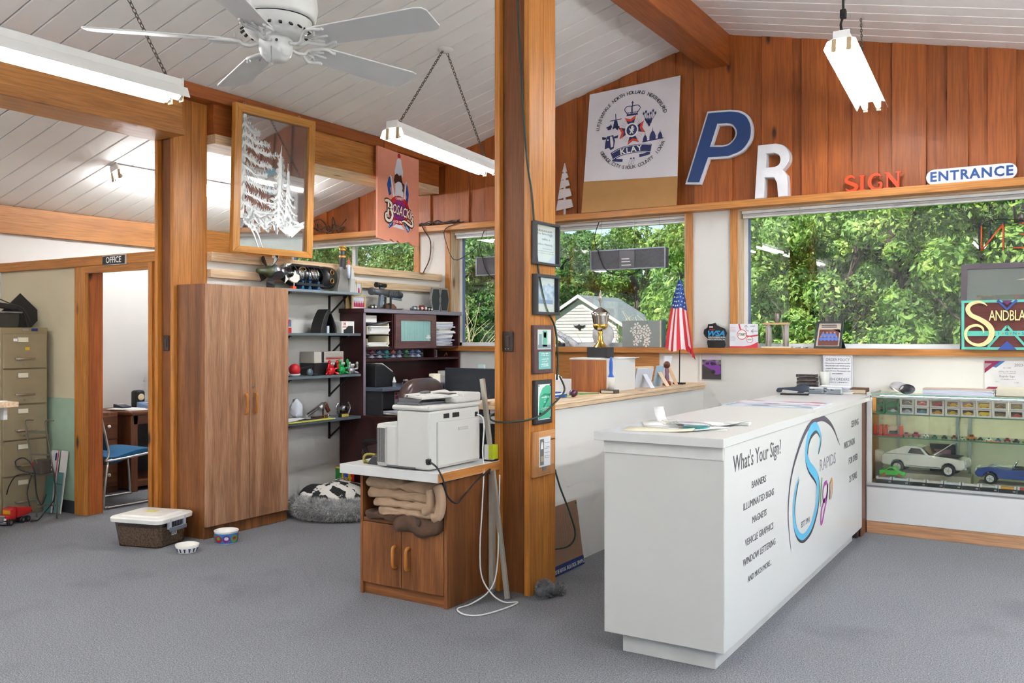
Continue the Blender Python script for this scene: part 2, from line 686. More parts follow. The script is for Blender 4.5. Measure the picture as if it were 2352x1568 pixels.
M_STEEL=paint('#a9abad',0.35,metal=0.9)
M_GOLD=paint('#d8b25a',0.22,metal=1.0)
M_PAPER=paint('#f2f1ee',0.7,var=0.015)
M_CREAM=paint('#e9e2c8',0.7,var=0.02)
M_INK=paint('#1d1f2c',0.7)
M_NAVY=paint('#1f2f66',0.5)
M_BLUE=paint('#1f58b5',0.5)
M_RED=paint('#c2222b',0.45)
M_ORANGE=paint('#e2481f',0.45)
M_TEAL=paint('#4db8a0',0.5)
M_GREEN=paint('#2f9a45',0.45)
M_YELLOW=paint('#e7b92a',0.5)
M_TEXT=paint('#4a4a4c',0.6)
# ================================================================ STRUCTURE
def zl(x): return 3.982+0.262*(x+2.52)
def zr(x): return 3.982-0.228*(x+2.52)
def zc(x): return zl(x) if x<-2.52 else zr(x)
WY=7.32
XL,XR,YF=-7.92,3.2,-2.6
g=G(); g.box(XL-.2,YF-.2,-0.06,XR+.2,WY+.2,0)
floor=struct('floor',g,carpet())
# ceiling: backing with every plank laid under it
g=G()
for y0,y1 in ((YF,WY+.25),):
 g.add([(XL-.3,y0,zl(XL-.3)+.03),(-2.52,y0,zl(-2.52)+.03),(-2.52,y1,zl(-2.52)+.03),(XL-.3,y1,zl(XL-.3)+.03),(XL-.3,y0,zl(XL-.3)+.1),(-2.52,y0,zl(-2.52)+.1),(-2.52,y1,zl(-2.52)+.1),(XL-.3,y1,zl(XL-.3)+.1)],[(0,1,2,3),(7,6,5,4),(0,4,5,1),(2,6,7,3),(0,3,7,4)])
 g.add([(XR+.3,y0,zr(XR+.3)+.03),(-2.52,y0,zr(-2.52)+.03),(-2.52,y1,zr(-2.52)+.03),(XR+.3,y1,zr(XR+.3)+.03),(XR+.3,y0,zr(XR+.3)+.1),(-2.52,y0,zr(-2.52)+.1),(-2.52,y1,zr(-2.52)+.1),(XR+.3,y1,zr(XR+.3)+.1)],[(3,2,1,0),(4,5,6,7),(1,5,4,0),(3,7,6,2),(4,7,3,0)])
ceiling=struct('ceiling',g,M_GROOVE)
PITCH=0.1865
def plank_mesh(xa,xb,f,w):
 h=w/2-0.005
 c=0.004
 prof=[(-h,.028),(-h,.007),(-h+c,0),(h-c,0),(h,.007),(h,.028)]
 g=G()
 vs=[(xa,y,f(xa)+z) for y,z in prof]+[(xb,y,f(xb)+z) for y,z in prof]
 n=len(prof)
 g.add(vs,[tuple(range(n)),tuple(range(2*n-1,n-1,-1))]+[(i,n+i,n+(i+1)%n,(i+1)%n) for i in range(n)])
 return g.mesh('plank')
pmL=plank_mesh(XL-.1,-2.52,zl,PITCH)
pmR=plank_mesh(-2.52,XR+.1,zr,PITCH)
for k in range(-6,25):
 y=2.84+PITCH*(k+.5)
 if y+PITCH/2>WY+0.12:
  break
 for pm in (pmL,pmR):
  if pm is pmR and y<3.4:
   continue
  o=obj('plank',pm,M_CEIL,ceiling)
  o.location=(0,y,0)
def big_panel(xa,xb,f,ya,yb):
 g=G()
 g.add([(xa,ya,f(xa)+.002),(xb,ya,f(xb)+.002),(xb,yb,f(xb)+.002),(xa,yb,f(xa)+.002),(xa,ya,f(xa)+.028),(xb,ya,f(xb)+.028),(xb,yb,f(xb)+.028),(xa,yb,f(xa)+.028)],[(0,1,2,3),(7,6,5,4),(0,4,5,1),(1,5,6,2),(2,6,7,3),(3,7,4,0)])
 obj('ceiling_panel',g,M_CEIL,ceiling)
big_panel(XL-.1,-2.52,zl,YF,2.84-6*PITCH)
big_panel(-2.52,XR+.1,zr,YF,3.4)
# window wall: openings A (next room), B, C
OPEN=[(-7.70,-5.76),(-5.30,-2.80),(-2.345,1.6)]
ZS,ZH=1.325,2.49
g=G()
g.box(XL-.2,WY,0,XR+.2,WY+.2,ZS)
xs=[XL-.2]+[v for o in OPEN for v in o]+[XR+.2]
for i in range(0,len(xs),2):
 g.box(xs[i],WY,ZS,xs[i+1],WY+.2,ZH)
poly=[(XL-.2,ZH),(XR+.2,ZH),(XR+.2,zr(XR+.2)+.05),(-2.52,4.03),(XL-.2,zl(XL-.2)+.05)]
g.prism(poly,WY+.02,WY+.2,'xz')
wall_back=struct('wall_back',g,M_WALL)
edges=[XL,-7.60,-7.345,-7.143,-6.997,-6.783,-6.53,-6.265,-6.073,-5.782,-5.555,-5.345,-5.077,-4.857,-4.66,-4.44,-4.25,-4.06,-3.865,-3.743,-3.592,-3.401,-3.261,-3.116,-2.904,-2.707,-2.401,-2.127,-1.907,-1.807,-1.631,-1.418,-1.25,-1.13,-0.917,-0.752,-0.636,-0.486,-0.329]
x=-0.329
while x<XR:
 x+=0.22
 edges.append(min(x,XR))
for i in range(len(edges)-1):
 a,b=edges[i],edges[i+1]
 d=0.024 if i%2 else 0.0
 a2,b2=(a-.012,b+.012) if i%2 else (a,b)
 top=[(a2,ZH+.02),(b2,ZH+.02),(b2,zc(b2)+.012)]
 if a2<-2.52<b2:
  top.append((-2.52,3.99))
 top.append((a2,zc(a2)+.012))
 c0,zb=(a+b)/2,ZH
 g=G((c0,WY,zb))
 g.prism(top,WY-.002-d,WY+.03-d,'xz')
 o=obj('board',g,CEDAR['z'],wall_back,bevel=.002,seg=1)
 o.location=(c0,WY,zb)
 # header ledge, sill, casings
g=G(); g.box(XL,WY-.12,ZH-.0,XR,WY+.02,ZH+.058)
struct('trim_1',g,TRIM['x'],bevel=.003)
g=G(); g.box(-5.44,WY-.055,1.284,XR,WY+.0,1.333); g.box(-5.44,WY-.0,1.326,XR,WY+.0,1.333)
struct('trim_2',g,TRIM['x'],bevel=.003)
for i,(a,b) in enumerate(OPEN):
 g=G()
 g.box(a,WY+.002,ZS,b,WY+.2,ZS+.008)
 win=struct('window_%d'%(i+1),g,M_WHITE)
 # wooden reveal boards and casings
 for x0,x1 in ((a,a+.012),(b-.012,b)):
  g=G(); g.box(x0,WY-.01,ZS+.008,x1,WY+.14,ZH)
  obj('window_jamb',g,PINE['z'] if i else TRIM['z'],win)
 g=G(); g.box(a,WY-.0,ZH-.012,b,WY+.14,ZH)
 obj('window_head',g,PINE['x'],win)
 for x0,x1 in ((a-.062,a),(b,b+.062)):
  g=G(); g.box(x0,WY-.02,ZS,x1,WY+.002,ZH)
  obj('casing',g,TRIM['z'],win,bevel=.002)
 fr=G()
 ya,yb=WY+.13,WY+.17
 for bx in ((a,ZS,a+.045,ZH),(b-.045,ZS,b,ZH),(a,ZS+.008,b,ZS+.045),(a,ZH-.05,b,ZH)):
  fr.box(bx[0],ya,bx[1],bx[2],yb,bx[3])
 if i==0:
  fr.box(-6.75,ya,ZS,-6.70,yb,ZH)
 obj('window_frame',fr,paint('#f0f0f0',0.4,var=.02),win,bevel=.003)
 fr2=G()
 fr2.box(a+.045,ya+.004,ZS+.04,a+.058,yb-.004,ZH-.05)
 fr2.box(a+.045,ya+.004,ZH-.062,b-.045,yb-.004,ZH-.05)
 obj('window_gasket',fr2,paint('#6f7fa8',0.4),win)
 g=G(); g.box(a+.04,WY+.148,ZS+.04,b-.04,WY+.152,ZH-.04)
 obj('pane',g,pane(),win)
 # raised blind headrail
 T=thing('blind',('white blind raised to the top of the window beyond the mirror','white blind raised above the window behind the post','white blind raised above the wide window with the carved sign')[i],'blind',((a+b)/2,WY+.05,ZH-.012),0,'raised window blinds')
 g=W(T); g.box(a+.02,WY+.035,ZH-.036,b-.02,WY+.085,ZH-.013)
 obj('headrail',g,paint('#e9e9ea',.35),T,bevel=.002)
 g=W(T)
 for k in range(4):
  g.box(a+.03,WY+.037,ZH-.044-k*.0055,b-.03,WY+.083,ZH-.041-k*.0055)
 g.box(a+.03,WY+.04,ZH-.072,b-.03,WY+.08,ZH-.061)
 o=obj('slat_bundle',g,paint('#f3f3f3',.35),T)
 for xx in (a+.5,b-.5):
  g=W(T); g.cyl((xx,WY+.03,ZH-.02),(xx,WY+.03,ZH-.16),.0025,n=5)
  obj('pull_cord',g,M_WHITE,T)
  # side walls
LA,LB=-2.3,.7
g=G(); g.box(XL-.2,LB,0,XL,WY,2.62); g.box(XL-.2,YF-.2,0,XL,LA,2.62); g.box(XL-.2,LA,0,XL,LB,.85); g.box(XL-.2,LA,2.2,XL,LB,2.62)
wall_left=struct('wall_left',g,paint('#d3d1ce',.7,var=.01))
g=G(); g.box(XL,YF,2.33,XL+.05,WY,2.572); struct('trim_3',g,TRIM['y'],bevel=.003)
def side_window(name,axis,p,a,b,z0,z1):
 g=G()
 def bx(u0,v0,u1,v1,t0,t1):
  if axis=='x':
   g.box(p+t0,u0,v0,p+t1,u1,v1)
  else:
   g.box(u0,p+t0,v0,u1,p+t1,v1)
 n=3
 for k in range(n+1):
  u=a+(b-a-.05)*k/n
  bx(u,z0,u+.05,z1,.06,.12)
 bx(a,z0,b,z0+.05,.06,.12)
 bx(a,z1-.05,b,z1,.06,.12)
 wnd=struct(name,g,paint('#f0f0f0',.4,var=.02))
 g=G()
 bx(a,z0,b,z1,.088,.092)
 obj('pane',g,pane(),wnd)
RA,RB,RZ0,RZ1=-2.4,6.9,.1,2.6
g=G(); g.box(XR,YF-.2,0,XR+.2,WY,RZ0); g.box(XR,YF-.2,RZ1,XR+.2,WY,2.75)
g.box(XR,YF-.2,RZ0,XR+.2,RA,RZ1); g.box(XR,RB,RZ0,XR+.2,WY,RZ1)
struct('wall_right',g,M_WALL)
side_window('window_6','x',XL-.16,LA,LB,.85,2.2)  # unseen window, added so bounced sun lifts the left ceiling
side_window('window_4','x',XR,RA,RB,RZ0,RZ1)  # unseen storefront glazing, added for daylight from the right
FA,FB=.3,3.0
g=G()
for x0,x1 in ((XL-.2,FA),(FB,XR+.2)):
 g.box(x0,YF-.2,0,x1,YF,2.35)
g.box(FA,YF-.2,0,FB,YF,RZ0)
g.prism([(XL-.2,2.35),(XR+.2,2.35),(XR+.2,zr(XR+.2)+.03),(-2.52,4.03),(XL-.2,zl(XL-.2)+.03)],YF-.2,YF,'xz')
struct('wall_front',g,M_WALL)
side_window('window_5','y',YF-.16,FA,FB,RZ0,2.35)  # unseen front window, added as fill from behind the camera
# ridge beam
g=G(); g.box(-2.63,YF,3.70,-2.41,WY,3.975); struct('beam',g,CEDAR['y'],bevel=.006)
# front post: built-up, with a recessed plywood face towards the room
def post(x0,x1,y0,y1,z1):
 g=G(); g.box(x0+.02,y0+.035,0,x1-.022,y1-.005,z1)
 p=struct('column',g,PLY)
 for a,b in ((x0,x0+.034),(x1-.036,x1-.001)):
  g=G((a,y0,0)); g.box(a,y0,0,b,y0+.1,z1); o=obj('edge_board',g,POST['z'],p,bevel=.002); o.location=(a,y0,0)
 g=G((x0,y1,0)); g.box(x0,y0+.1,0,x0+.02,y1,z1); o=obj('side_board',g,POST['z'],p,bevel=.002); o.location=(x0,y1,0)
 ym=y0+(y1-y0)*.52
 for a,b in ((y0+.003,ym-.0015),(ym+.0015,y1)):
  g=G((x1,a,0)); g.box(x1-.022,a,0,x1,b,z1); o=obj('side_board',g,POST['z'],p,bevel=.003); o.location=(x1,a,0)
 return p
post(-2.74,-2.51,4.20,4.49,3.705)
post(-5.664,-5.45,4.136,4.43,3.17)
# partition beam
g=G(); g.box(-5.66,YF,2.855,-5.345,4.132,3.16); bm_=struct('beam',g,TRIM['y'],bevel=.004)
g=G(); g.box(-5.345,YF,2.855,-5.322,4.132,2.90); obj('bottom_strip',g,TRIM['y'],bm_,bevel=.003)
g=G(); g.box(-5.66,4.434,2.93,-5.38,WY-.1,3.16); b2_=struct('beam',g,CEDAR['y'],bevel=.004)
g=G(); g.box(-5.38,5.27,2.885,-5.355,WY-.6,3.16); obj('face_board',g,TRIM['y'],b2_,bevel=.002)
g=G(); g.box(-5.66,4.434,2.86,-5.365,WY-.12,2.93); obj('bottom_strip',g,PINE['y'],b2_,bevel=.003)
for a,b in ((YF,2.6),(2.603,6.3),(6.303,WY-.02)):
 g=G((0,a,3.15)); g.box(-5.66,a,3.152,-5.318,b,3.245); o=obj('top_strip',g,CEDAR['y'],b2_,bevel=.003); o.location=(0,a,3.15)
 # partition wall with two rails
g=G(); g.box(-5.56,4.43,0,-5.45,WY,1.99); struct('wall_partition',g,M_WALL)
g=G(); g.box(-5.59,4.43,1.99,-5.40,WY-.02,2.058); struct('trim_4',g,PINE['y'],bevel=.004)
g=G(); g.box(-5.45,4.43,1.868,-5.41,WY-.02,1.932); struct('trim_5',g,PINE['y'],bevel=.004)
# office wall, cap and door opening
g=G(); g.box(XL,4.24,0,-6.70,4.34,1.99); g.box(-6.70,4.24,1.985,-5.80,4.34,1.99)
w=struct('wall_office',g,paint('#c9bda0',.75,var=.03,scale=3,bump=.03))
g=G(); g.box(XL,4.222,.10,-6.776,4.24,.925); obj('wainscot_panel',g,paint('#9ab19a',.7,var=.05),w)
g=G(); g.box(XL,4.215,0,-6.776,4.24,.10); struct('baseboard_office',g,paint('#2b3034',.6))
g=G(); g.box(XL,4.20,1.985,-5.666,4.36,2.062); struct('trim_6',g,POST['x'],bevel=.004)
g=G(); g.box(-6.774,4.205,0,-6.632,4.24,1.985); d1=struct('door_1',g,POST['z'],bevel=.004)
g=G(); g.box(-6.70,4.24,0,-6.63,4.36,1.985); obj('door_jamb',g,CEDAR['z'],d1)
g=G(); g.box(-5.835,4.205,0,-5.79,4.36,1.985); obj('door_jamb',g,POST['z'],d1)
g=G(); g.box(-6.632,4.205,1.93,-5.835,4.24,1.985); obj('door_head',g,POST['x'],d1)
g=G(); g.box(-6.63,4.24,1.96,-5.835,4.36,1.985); obj('door_head',g,CEDAR['x'],d1)
g=G(); g.box(-5.79,4.22,0,-5.668,4.36,1.985); obj('door_filler',g,POST['z'],d1)
# half wall and its wide pine ledge
g=G(); g.box(-2.76,4.495,0,-2.648,WY,.985); struct('wall_half',g,M_WALL)
g=G(); g.box(-3.10,4.495,.985,-2.63,WY-.002,1.012); led=struct('trim_7',g,PINE['y'],bevel=.003)
g=G(); g.box(-3.10,4.495,1.013,-2.618,WY-.002,1.034); obj('ledge_board',g,PINE['y'],led,bevel=.003)
g=G(); g.box(-2.63,4.495,.99,-2.622,WY-.3,1.012); obj('ledge_strip',g,PINE['y'],led)
# plywood patch under the sill
g=G(); g.box(-4.6,WY-.012,1.0,-3.05,WY,1.284); obj('plywood_patch',g,TRIM['x'],wall_back)
# ================================================================ OUTSIDE
g=G(); g.add([(-120,WY+.2,-.35),(60,WY+.2,-.35),(60,140,.4),(-120,140,.4)],[(0,1,2,3)])
struct('ground',g,two_tone('#5c7a34','#86a04a',3.0,.4,.6,.9))
g=G(); g.add([(-120,-60,-.35),(60,-60,-.35),(60,WY+.2,-.35),(-120,WY+.2,-.35)],[(0,1,2,3)])
struct('bounce_pavement',g,two_tone('#b5b2a8','#c9c6bc',2.0,.4,.6,.9))  # unseen pale ground, added to bounce sunlight up to the ceiling
LEAVES=[leaf_mat('#46682e','#6d9640','#bcd268'),leaf_mat('#3c5c2e','#5e8a42','#a0c262'),leaf_mat('#567a3c','#86ac54','#d2e086')]
BARK=paint('#4a4038',.9,var=.3,scale=12,bump=.3)
def crown_mesh(seed,n,w,h,size,zlow):
 r=random.Random(seed)
 blobs=[]
 for k in range(60):
  a=r.uniform(0,2*PI)
  z=r.uniform(zlow,h)
  t=(z-zlow)/(h-zlow)
  rad=w*math.sqrt(max(.05,1-(2*t-.8)**2/2.2))*r.uniform(.35,.95)
  blobs.append((rad*math.cos(a),rad*math.sin(a),z,r.uniform(.4,1.0)*w*.27))
 g=G()
 vs,fs=[],[]
 for i in range(n):
  bx,by,bz,br=r.choice(blobs)
  d=Vector((r.gauss(0,1),r.gauss(0,1),r.gauss(0.25,.8))).normalized()
  p=Vector((bx,by,bz))+d*br*r.uniform(.75,1.08)
  nrm=(d+Vector((r.gauss(0,.5),r.gauss(0,.5),r.gauss(.2,.5)))).normalized()
  t=nrm.cross(Vector((r.gauss(0,1),r.gauss(0,1),r.gauss(0,1)))).normalized()
  b=nrm.cross(t)
  s_=size*r.uniform(.6,1.4)
  k=len(vs)
  vs+=[p-t*s_,p+b*s_*.5-nrm*s_*.15,p+t*s_,p-b*s_*.5-nrm*s_*.15]
  fs+=[(k,k+1,k+2),(k,k+2,k+3)]
 me=bpy.data.meshes.new('foliage')
 me.from_pydata([tuple(v) for v in vs],[],fs)
 me.update()
 return me
def trunk_mesh(seed,h,r0):
 r=random.Random(seed)
 g=G()
 pts=[(0,0,-.6)]
 for k in range(1,6):
  pts.append((r.uniform(-.12,.12)*k,r.uniform(-.12,.12)*k,h*k/5))
 g.tube(pts,r0,8,rad=[r0*(1.15-.16*i) for i in range(6)])
 for k in range(7):
  i=r.randint(2,4)
  a=r.uniform(0,2*PI)
  p=Vector(pts[i])
  q=p+Vector((math.cos(a)*1.3,math.sin(a)*1.3,r.uniform(.5,1.4)))
  g.tube([p,(p+q)/2+Vector((0,0,-.1)),q],.05,5,rad=[r0*.28,r0*.15,r0*.06])
 return g.mesh('trunk')
CROWNS=[crown_mesh(1,22000,2.7,7.5,.085,.3),crown_mesh(2,22000,3.0,8.5,.09,.2),crown_mesh(3,20000,2.2,5.2,.07,.1),crown_mesh(4,20000,2.9,6.6,.10,.5)]
TRUNKS=[trunk_mesh(5,6.5,.22),trunk_mesh(6,7.5,.3),trunk_mesh(7,4.2,.14),trunk_mesh(8,6.0,.26)]
for me,lm in zip(CROWNS,(0,1,2,1)):
 me.materials.append(LEAVES[lm])
for me in TRUNKS:
 me.materials.append(BARK)
NEAR=((-1.3,'the framed mirror edge'),(-1.0,'the mirror'),(-.92,'the rocket model'),(-.82,'the ice cream sign'),(-.68,'the window casing beside the post'),(-.60,'the post'),(-.545,'the framed certificate'),(-.497,'the trophy cup'),(-.455,'the orchid album'),(-.387,'the small flag'),(-.345,'the state-shaped sign'),(-.305,'the START print'),(-.27,'the pillar model'),(-.22,'the team photo'),(-.15,'the order policy sign'),(-.09,'the rolled print'),(-.03,'the sandblasted sign'),(.06,'the neon sign'),(.2,'the wide window edge'))
SEEN={}
KINDS3=('broad round-crowned','tall wide-crowned','low bushy','loose pale-leaved')
def tree(x,y,v,s,label,lm= None,zoff=-.3,rz= None):
 nm=min(NEAR,key= lambda q:abs(q[0]-x/y))[1]
 k=SEEN[nm]=SEEN.get(nm,0)+1
 label='%s tree outside, %s in depth behind %s'%(KINDS3[v],('first','second','third','fourth','fifth','sixth')[k-1],nm)
 T=thing('tree',label,'tree',(x,y,zoff),R.uniform(0,6) if rz is None else rz,'trees outside the windows')
 T.scale=(s,s,s)
 f=obj('foliage',CROWNS[v],LEAVES[0],T)
 f['kind']='stuff'
 if lm is not None:
  f.material_slots[0].link='OBJECT'
  f.material_slots[0].material=LEAVES[lm]
 obj('trunk',TRUNKS[v],BARK,T)
 return T
ALLT=[]
for x,y,v,s,lm in ((-3.6,16.5,2,.85,2),(-1.0,15.5,2,.95,0),(-5.6,17.5,2,.8,0),(0.8,17.5,2,1.1,1),(-3.0,20,0,1.0,0),(-0.6,21,3,1.1,1),(-5.8,21,1,.95,2),(2.2,22,1,1.1,0),(-6.2,20.5,0,.9,0),(-4.2,25,1,1.3,1),(-1.0,26.5,1,1.35,1),(-6.9,26,3,1.3,1),(2.6,28,0,1.4,1)):
 ALLT.append((y,x,v,s,lm))
for x,y,v,s,lm in ((-9.3,25.5,2,.75,2),(-11.6,37,2,1.22,0),(-14.8,40.5,2,1.12,2),(-17.6,39,3,1.0,0),(-20.5,38,0,.95,1),(-12.8,41.5,3,.92,1),(-9.6,31,0,.95,1),(-23,36,1,.9,0),(-25.5,40,0,1.0,1),(-22.3,46,0,1.0,1),(-25.2,47,3,1.1,1),(-19.6,46.5,3,1.05,1),(-16.4,47,0,.92,1),(-28.5,46,1,.95,0)):
 ALLT.append((y,x,v,s,lm))
for x,y,v,s,lm in ((-16.5,20.5,2,.85,1),(-19.2,19.5,2,.9,1),(-21.5,22,0,.9,1),(-17.5,24,0,.9,1),(-24,21,3,1.0,1),(-26.5,25,1,1,1),(-30,24,0,1.1,1),(-15.4,22.8,2,1.0,1),(-14.6,19.6,2,.55,2)):
 ALLT.append((y,x,v,s,lm))
for y,x,v,s,lm in sorted(ALLT):
 tree(x,y,v,s,'',lm)
 # twiggy bare shrubs
def twigs(seed,n):
 r=random.Random(seed)
 g=G()
 for k in range(n):
  a=r.uniform(0,2*PI)
  p=Vector((r.uniform(-.5,.5),r.uniform(-.5,.5),0))
  d=Vector((math.cos(a)*.6,math.sin(a)*.6,r.uniform(.6,1.3)))
  pts=[p]
  for i in range(5):
   d=(d+Vector((r.gauss(0,.25),r.gauss(0,.25),r.gauss(-.12,.2)))).normalized()
   pts.append(pts[-1]+d*.5)
  g.tube(pts,.02,4,rad=[.022,.018,.014,.011,.008,.004])
 return g.mesh('twig_mass')
TW=twigs(3,90)
for x,y,s,lab in ((-9.25,21.8,1.05,'bare twiggy shrub behind the small flag'),(-15.9,18.6,1.25,'bare twiggy shrub behind the propeller engine model'),(-13.3,18.3,1.1,'bare twiggy shrub beside the post edge')):
 T=thing('shrub',lab,'shrub',(x,y,-.3),0,'bare shrubs outside')
 T.scale=(s,s,s)
 o=obj('twig_mass',TW,paint('#b7a684',.9,var=.2),T)
 o['kind']='stuff'
 # garage
gx,gy,gz=-15.73,30.0,2.95
T=thing('garage','white sided garage with grey shingle roof outside the window','garage',(gx,gy,-.3))
hw=1.72
ez=gz-hw*.60
g=W(T); g.prism([(gx-hw+.2,-.3),(gx+hw-.2,-.3),(gx+hw-.2,ez+.05),(gx,gz-.1),(gx-hw+.2,ez+.05)],gy+.05,gy+3.4,'xz')
obj('wall',g,paint('#e9e7da',.7),T)
z=1.33
k=0
while z<gz-.12:
 half=min(hw-.1,(gz-z)/.60-.03)
 h2=min(hw-.1,max(.02,(gz-z-.115)/.60-.03))
 g=G((0,0,z+.3)); g.prism([(-half,z),(half,z),(h2,z+.112),(-h2,z+.112)],-.02,.03,'xz')
 o=obj('siding_board',g,paint('#b9b8b5',.6,var=.02),T,bevel=.012,seg=1)
 o.location=(0,gy-T.location[1]+.02,z+.3)
 o.location=(0,.02,z+.3)
 z+=.122
g=W(T); g.box(gx-hw+.15,gy-.05,1.2,gx+hw-.15,gy+.06,1.33); obj('band_board',g,M_WHITE,T)
z=.2
while z<1.2:
 g=G((0,0,z+.3)); g.box(-hw+.2,-.01,z,hw-.2,.05,z+.1)
 o=obj('siding_board',g,paint('#bdb88c',.7,var=.03),T,bevel=.01,seg=1)
 o.location=(0,.02,z+.3)
 z+=.108
for sx in (-1,1):
 g=W(T)
 o0=[(gx,gz+.05),(gx+sx*(hw+.12),gz+.05-(hw+.12)*.60),(gx+sx*(hw+.12),gz-.02-(hw+.12)*.60),(gx,gz-.02)]
 g.prism(o0,gy-.12,gy+3.45,'xz')
 obj('roof',g,two_tone('#6e7876','#8a938f',9,.35,.65,.9,stretch=(1,1,3)),T)
 g=W(T)
 g.prism([(gx,gz+.06),(gx+sx*(hw+.14),gz+.06-(hw+.14)*.60),(gx+sx*(hw+.14),gz-.07-(hw+.14)*.60),(gx,gz-.07)],gy-.16,gy-.115,'xz')
 obj('rake_board',g,paint('#c4c3c0',.6),T)
for xa in (gx-1.2,gx-.55):
 g=W(T); g.box(xa,gy-.03,.35,xa+.55,gy+.03,1.0); f=obj('window',g,M_WHITE,T)
 g=W(T); g.box(xa+.04,gy-.035,.4,xa+.51,gy-.02,.96); obj('glazing',g,paint('#3b4a4c',.15),f)
g=W(T); g.prism([(gx+u,1.78+v) for u,v in ((-.25,.08),(-.16,.05),(-.05,.07),(0,.1),(.05,.07),(.16,.05),(.25,.08),(.17,0),(.06,-.01),(.03,-.1),(-.03,-.1),(-.06,-.01),(-.17,0))],gy-.05,gy-.01,'xz')
obj('eagle_ornament',g,M_BLACK,T)
# pale block shed
T=thing('shed','pale green block shed behind the flag','shed',(-9.6,27.2,-.3))
g=W(T); g.box(-10.6,27.2,-.3,-8.6,29,1.75); obj('wall',g,paint('#aebfa6',.8),T)
for r_ in range(9):
 for c_ in range(5):
  x0=-10.6+c_*.4+(.2 if r_%2 else 0)
  z0=-.28+r_*.22
  g=G(); g.box(.01,-.02,.01,min(.39,-8.6-x0),.02,.21)
  o=obj('block',g,paint('#b9c9b0',.8),T); o.location=(x0+9.6,0,z0+.3)
g=W(T); g.box(-10.8,27.0,1.75,-8.4,29.2,1.86); obj('roof',g,M_GREY,T)
# ================================================================ LIGHTS AND FAN
def fixture(label,loc,tilt,rz=0.0,length=1.24,hood= True,group='hanging shop lights',chain= None,cord= False):
 """two-tube shop light; local x runs along the tubes"""
 T=thing('shop_light',label,'ceiling light',loc,rz,group)
 T.rotation_euler=(0,tilt,rz)
 h=length/2
 mw=paint('#f1f1ef',.4,var=.01)
 if hood:
  prof=[(-.105,-.062),(-.085,-.012),(-.05,0),(.05,0),(.085,-.012),(.105,-.062)]
  g=G()
  n=len(prof)
  vs=[(x,y,z) for x in (-h,h) for y,z in prof]+[(x,y,z+.004) for x in (-h,h) for y,z in prof]
  fs=[(i,i+1,n+i+1,n+i) for i in range(n-1)]+[(2*n+i,3*n+i,3*n+i+1,2*n+i+1) for i in range(n-1)]
  fs+=[(i,2*n+i,2*n+i+1,i+1) for i in range(n-1)]+[(n+i,n+i+1,3*n+i+1,3*n+i) for i in range(n-1)]
  fs+=[(0,n,3*n,2*n),(n-1,3*n-1,4*n-1,2*n-1)]
  g.add(vs,fs)
  obj('reflector',g,mw,T)
 g=G(); g.box(-h,-.045,.004,h,.045,.045); obj('housing',g,mw,T,bevel=.004)
 for y in (-.045,.045):
  g=G(); g.cyl((-h+.03,y,-.055),(h-.03,y,-.055),.0165,n=10); obj('tube',g,emit('#fbfdff',TUBE),T)
  for s in (-1,1):
   g=G(); g.cyl((s*(h-.03),y,-.055),(s*(h-.012),y,-.055),.0168,n=10); obj('tube_cap',g,M_CHROME,T)
   g=G(); g.box(s*(h-.012),y-.014,-.078,s*(h-.004),y+.014,.0); obj('socket',g,paint('#b9a27c',.5),T)
 for s in (-1,1):
  g=G(); g.box(s*h-.004,-.05,0,s*h+.004,.05,.05); obj('end_plate',g,mw,T)
 return T
def chain(T,p0,p1,m= None,link=.034):
 """chain of single links between two points in T's coordinates"""
 p0,p1=Vector(p0),Vector(p1)
 d=p1-p0
 n=max(2,int(d.length/(link*.74)))
 g=G()
 a=d.normalized()
 t=Vector((0,1,0)) if abs(a.y)<.8 else Vector((1,0,0))
 u=a.cross(t).normalized()
 v=a.cross(u)
 for i in range(n):
  c=p0+d*((i+.5)/n)
  s=u if i%2 else v
  pts=[]
  for k in range(8):
   an=2*PI*k/8
   pts.append(c+a*(link*.5*math.cos(an))+s*(link*.26*math.sin(an)))
  g.tube(pts,.0028,4, True)
 return obj('chain',g,m or paint('#6b655c',.4,metal=.8),T)
def medallion(T,c):
 g=G(); g.lathe([(0,0),(.062,0),(.066,-.006),(.05,-.02),(.02,-.026),(0,-.027)],c,20); obj('canopy',g,M_WHITE,T)
fy=PI/2
# tubes run along y: local x -> world y
L1=fixture('lit shop light hanging in front of the partition beam beside the fan',(-3.99,2.43,2.735),0,fy)
medallion(L1,(0,0,zl(-3.99)-2.735))
for s in (-1,1):
 chain(L1,(s*.56,0,.045),(s*.03,0,zl(-3.99)-2.76))
L2=fixture('lit shop light on two chains beside the salmon ice cream sign',(-3.99,5.43,2.845),math.radians(3.2),fy)
dz=zl(-3.99)-2.845
Ry=Matrix.Rotation(-math.radians(3.2),3,'Y')
medallion(L2,Ry@Vector((0,0,dz)))
for s in (-1,1):
 chain(L2,(s*.55,0,.045),Ry@Vector((s*.03,0,dz-.025)))
L3=fixture('lit shop light tilted downwards above the red letters',(-1.2,6.31,3.205),math.radians(8.7),fy,1.06)
Ry=Matrix.Rotation(-math.radians(8.7),3,'Y')
top=zr(-1.2)-3.205
g=G()
pts=[(-.51,0,.05),(-.51,.01,.10),(-.495,.0,.17),(-.51,0,.26),(-.47,0,.40),tuple(Ry@Vector((-.41,0,top)))]
g.tube(smooth_path(pts),.008,6); obj('power_cord',g,M_BLACK,L3)
g=G(); g.box(-.515,-.018,.145,-.48,.018,.2); obj('cord_plug',g,M_BLACK,L3,bevel=.004)
chain(L3,(.47,.05,.04),tuple(Ry@Vector((.36,.05,top))),link=.024)
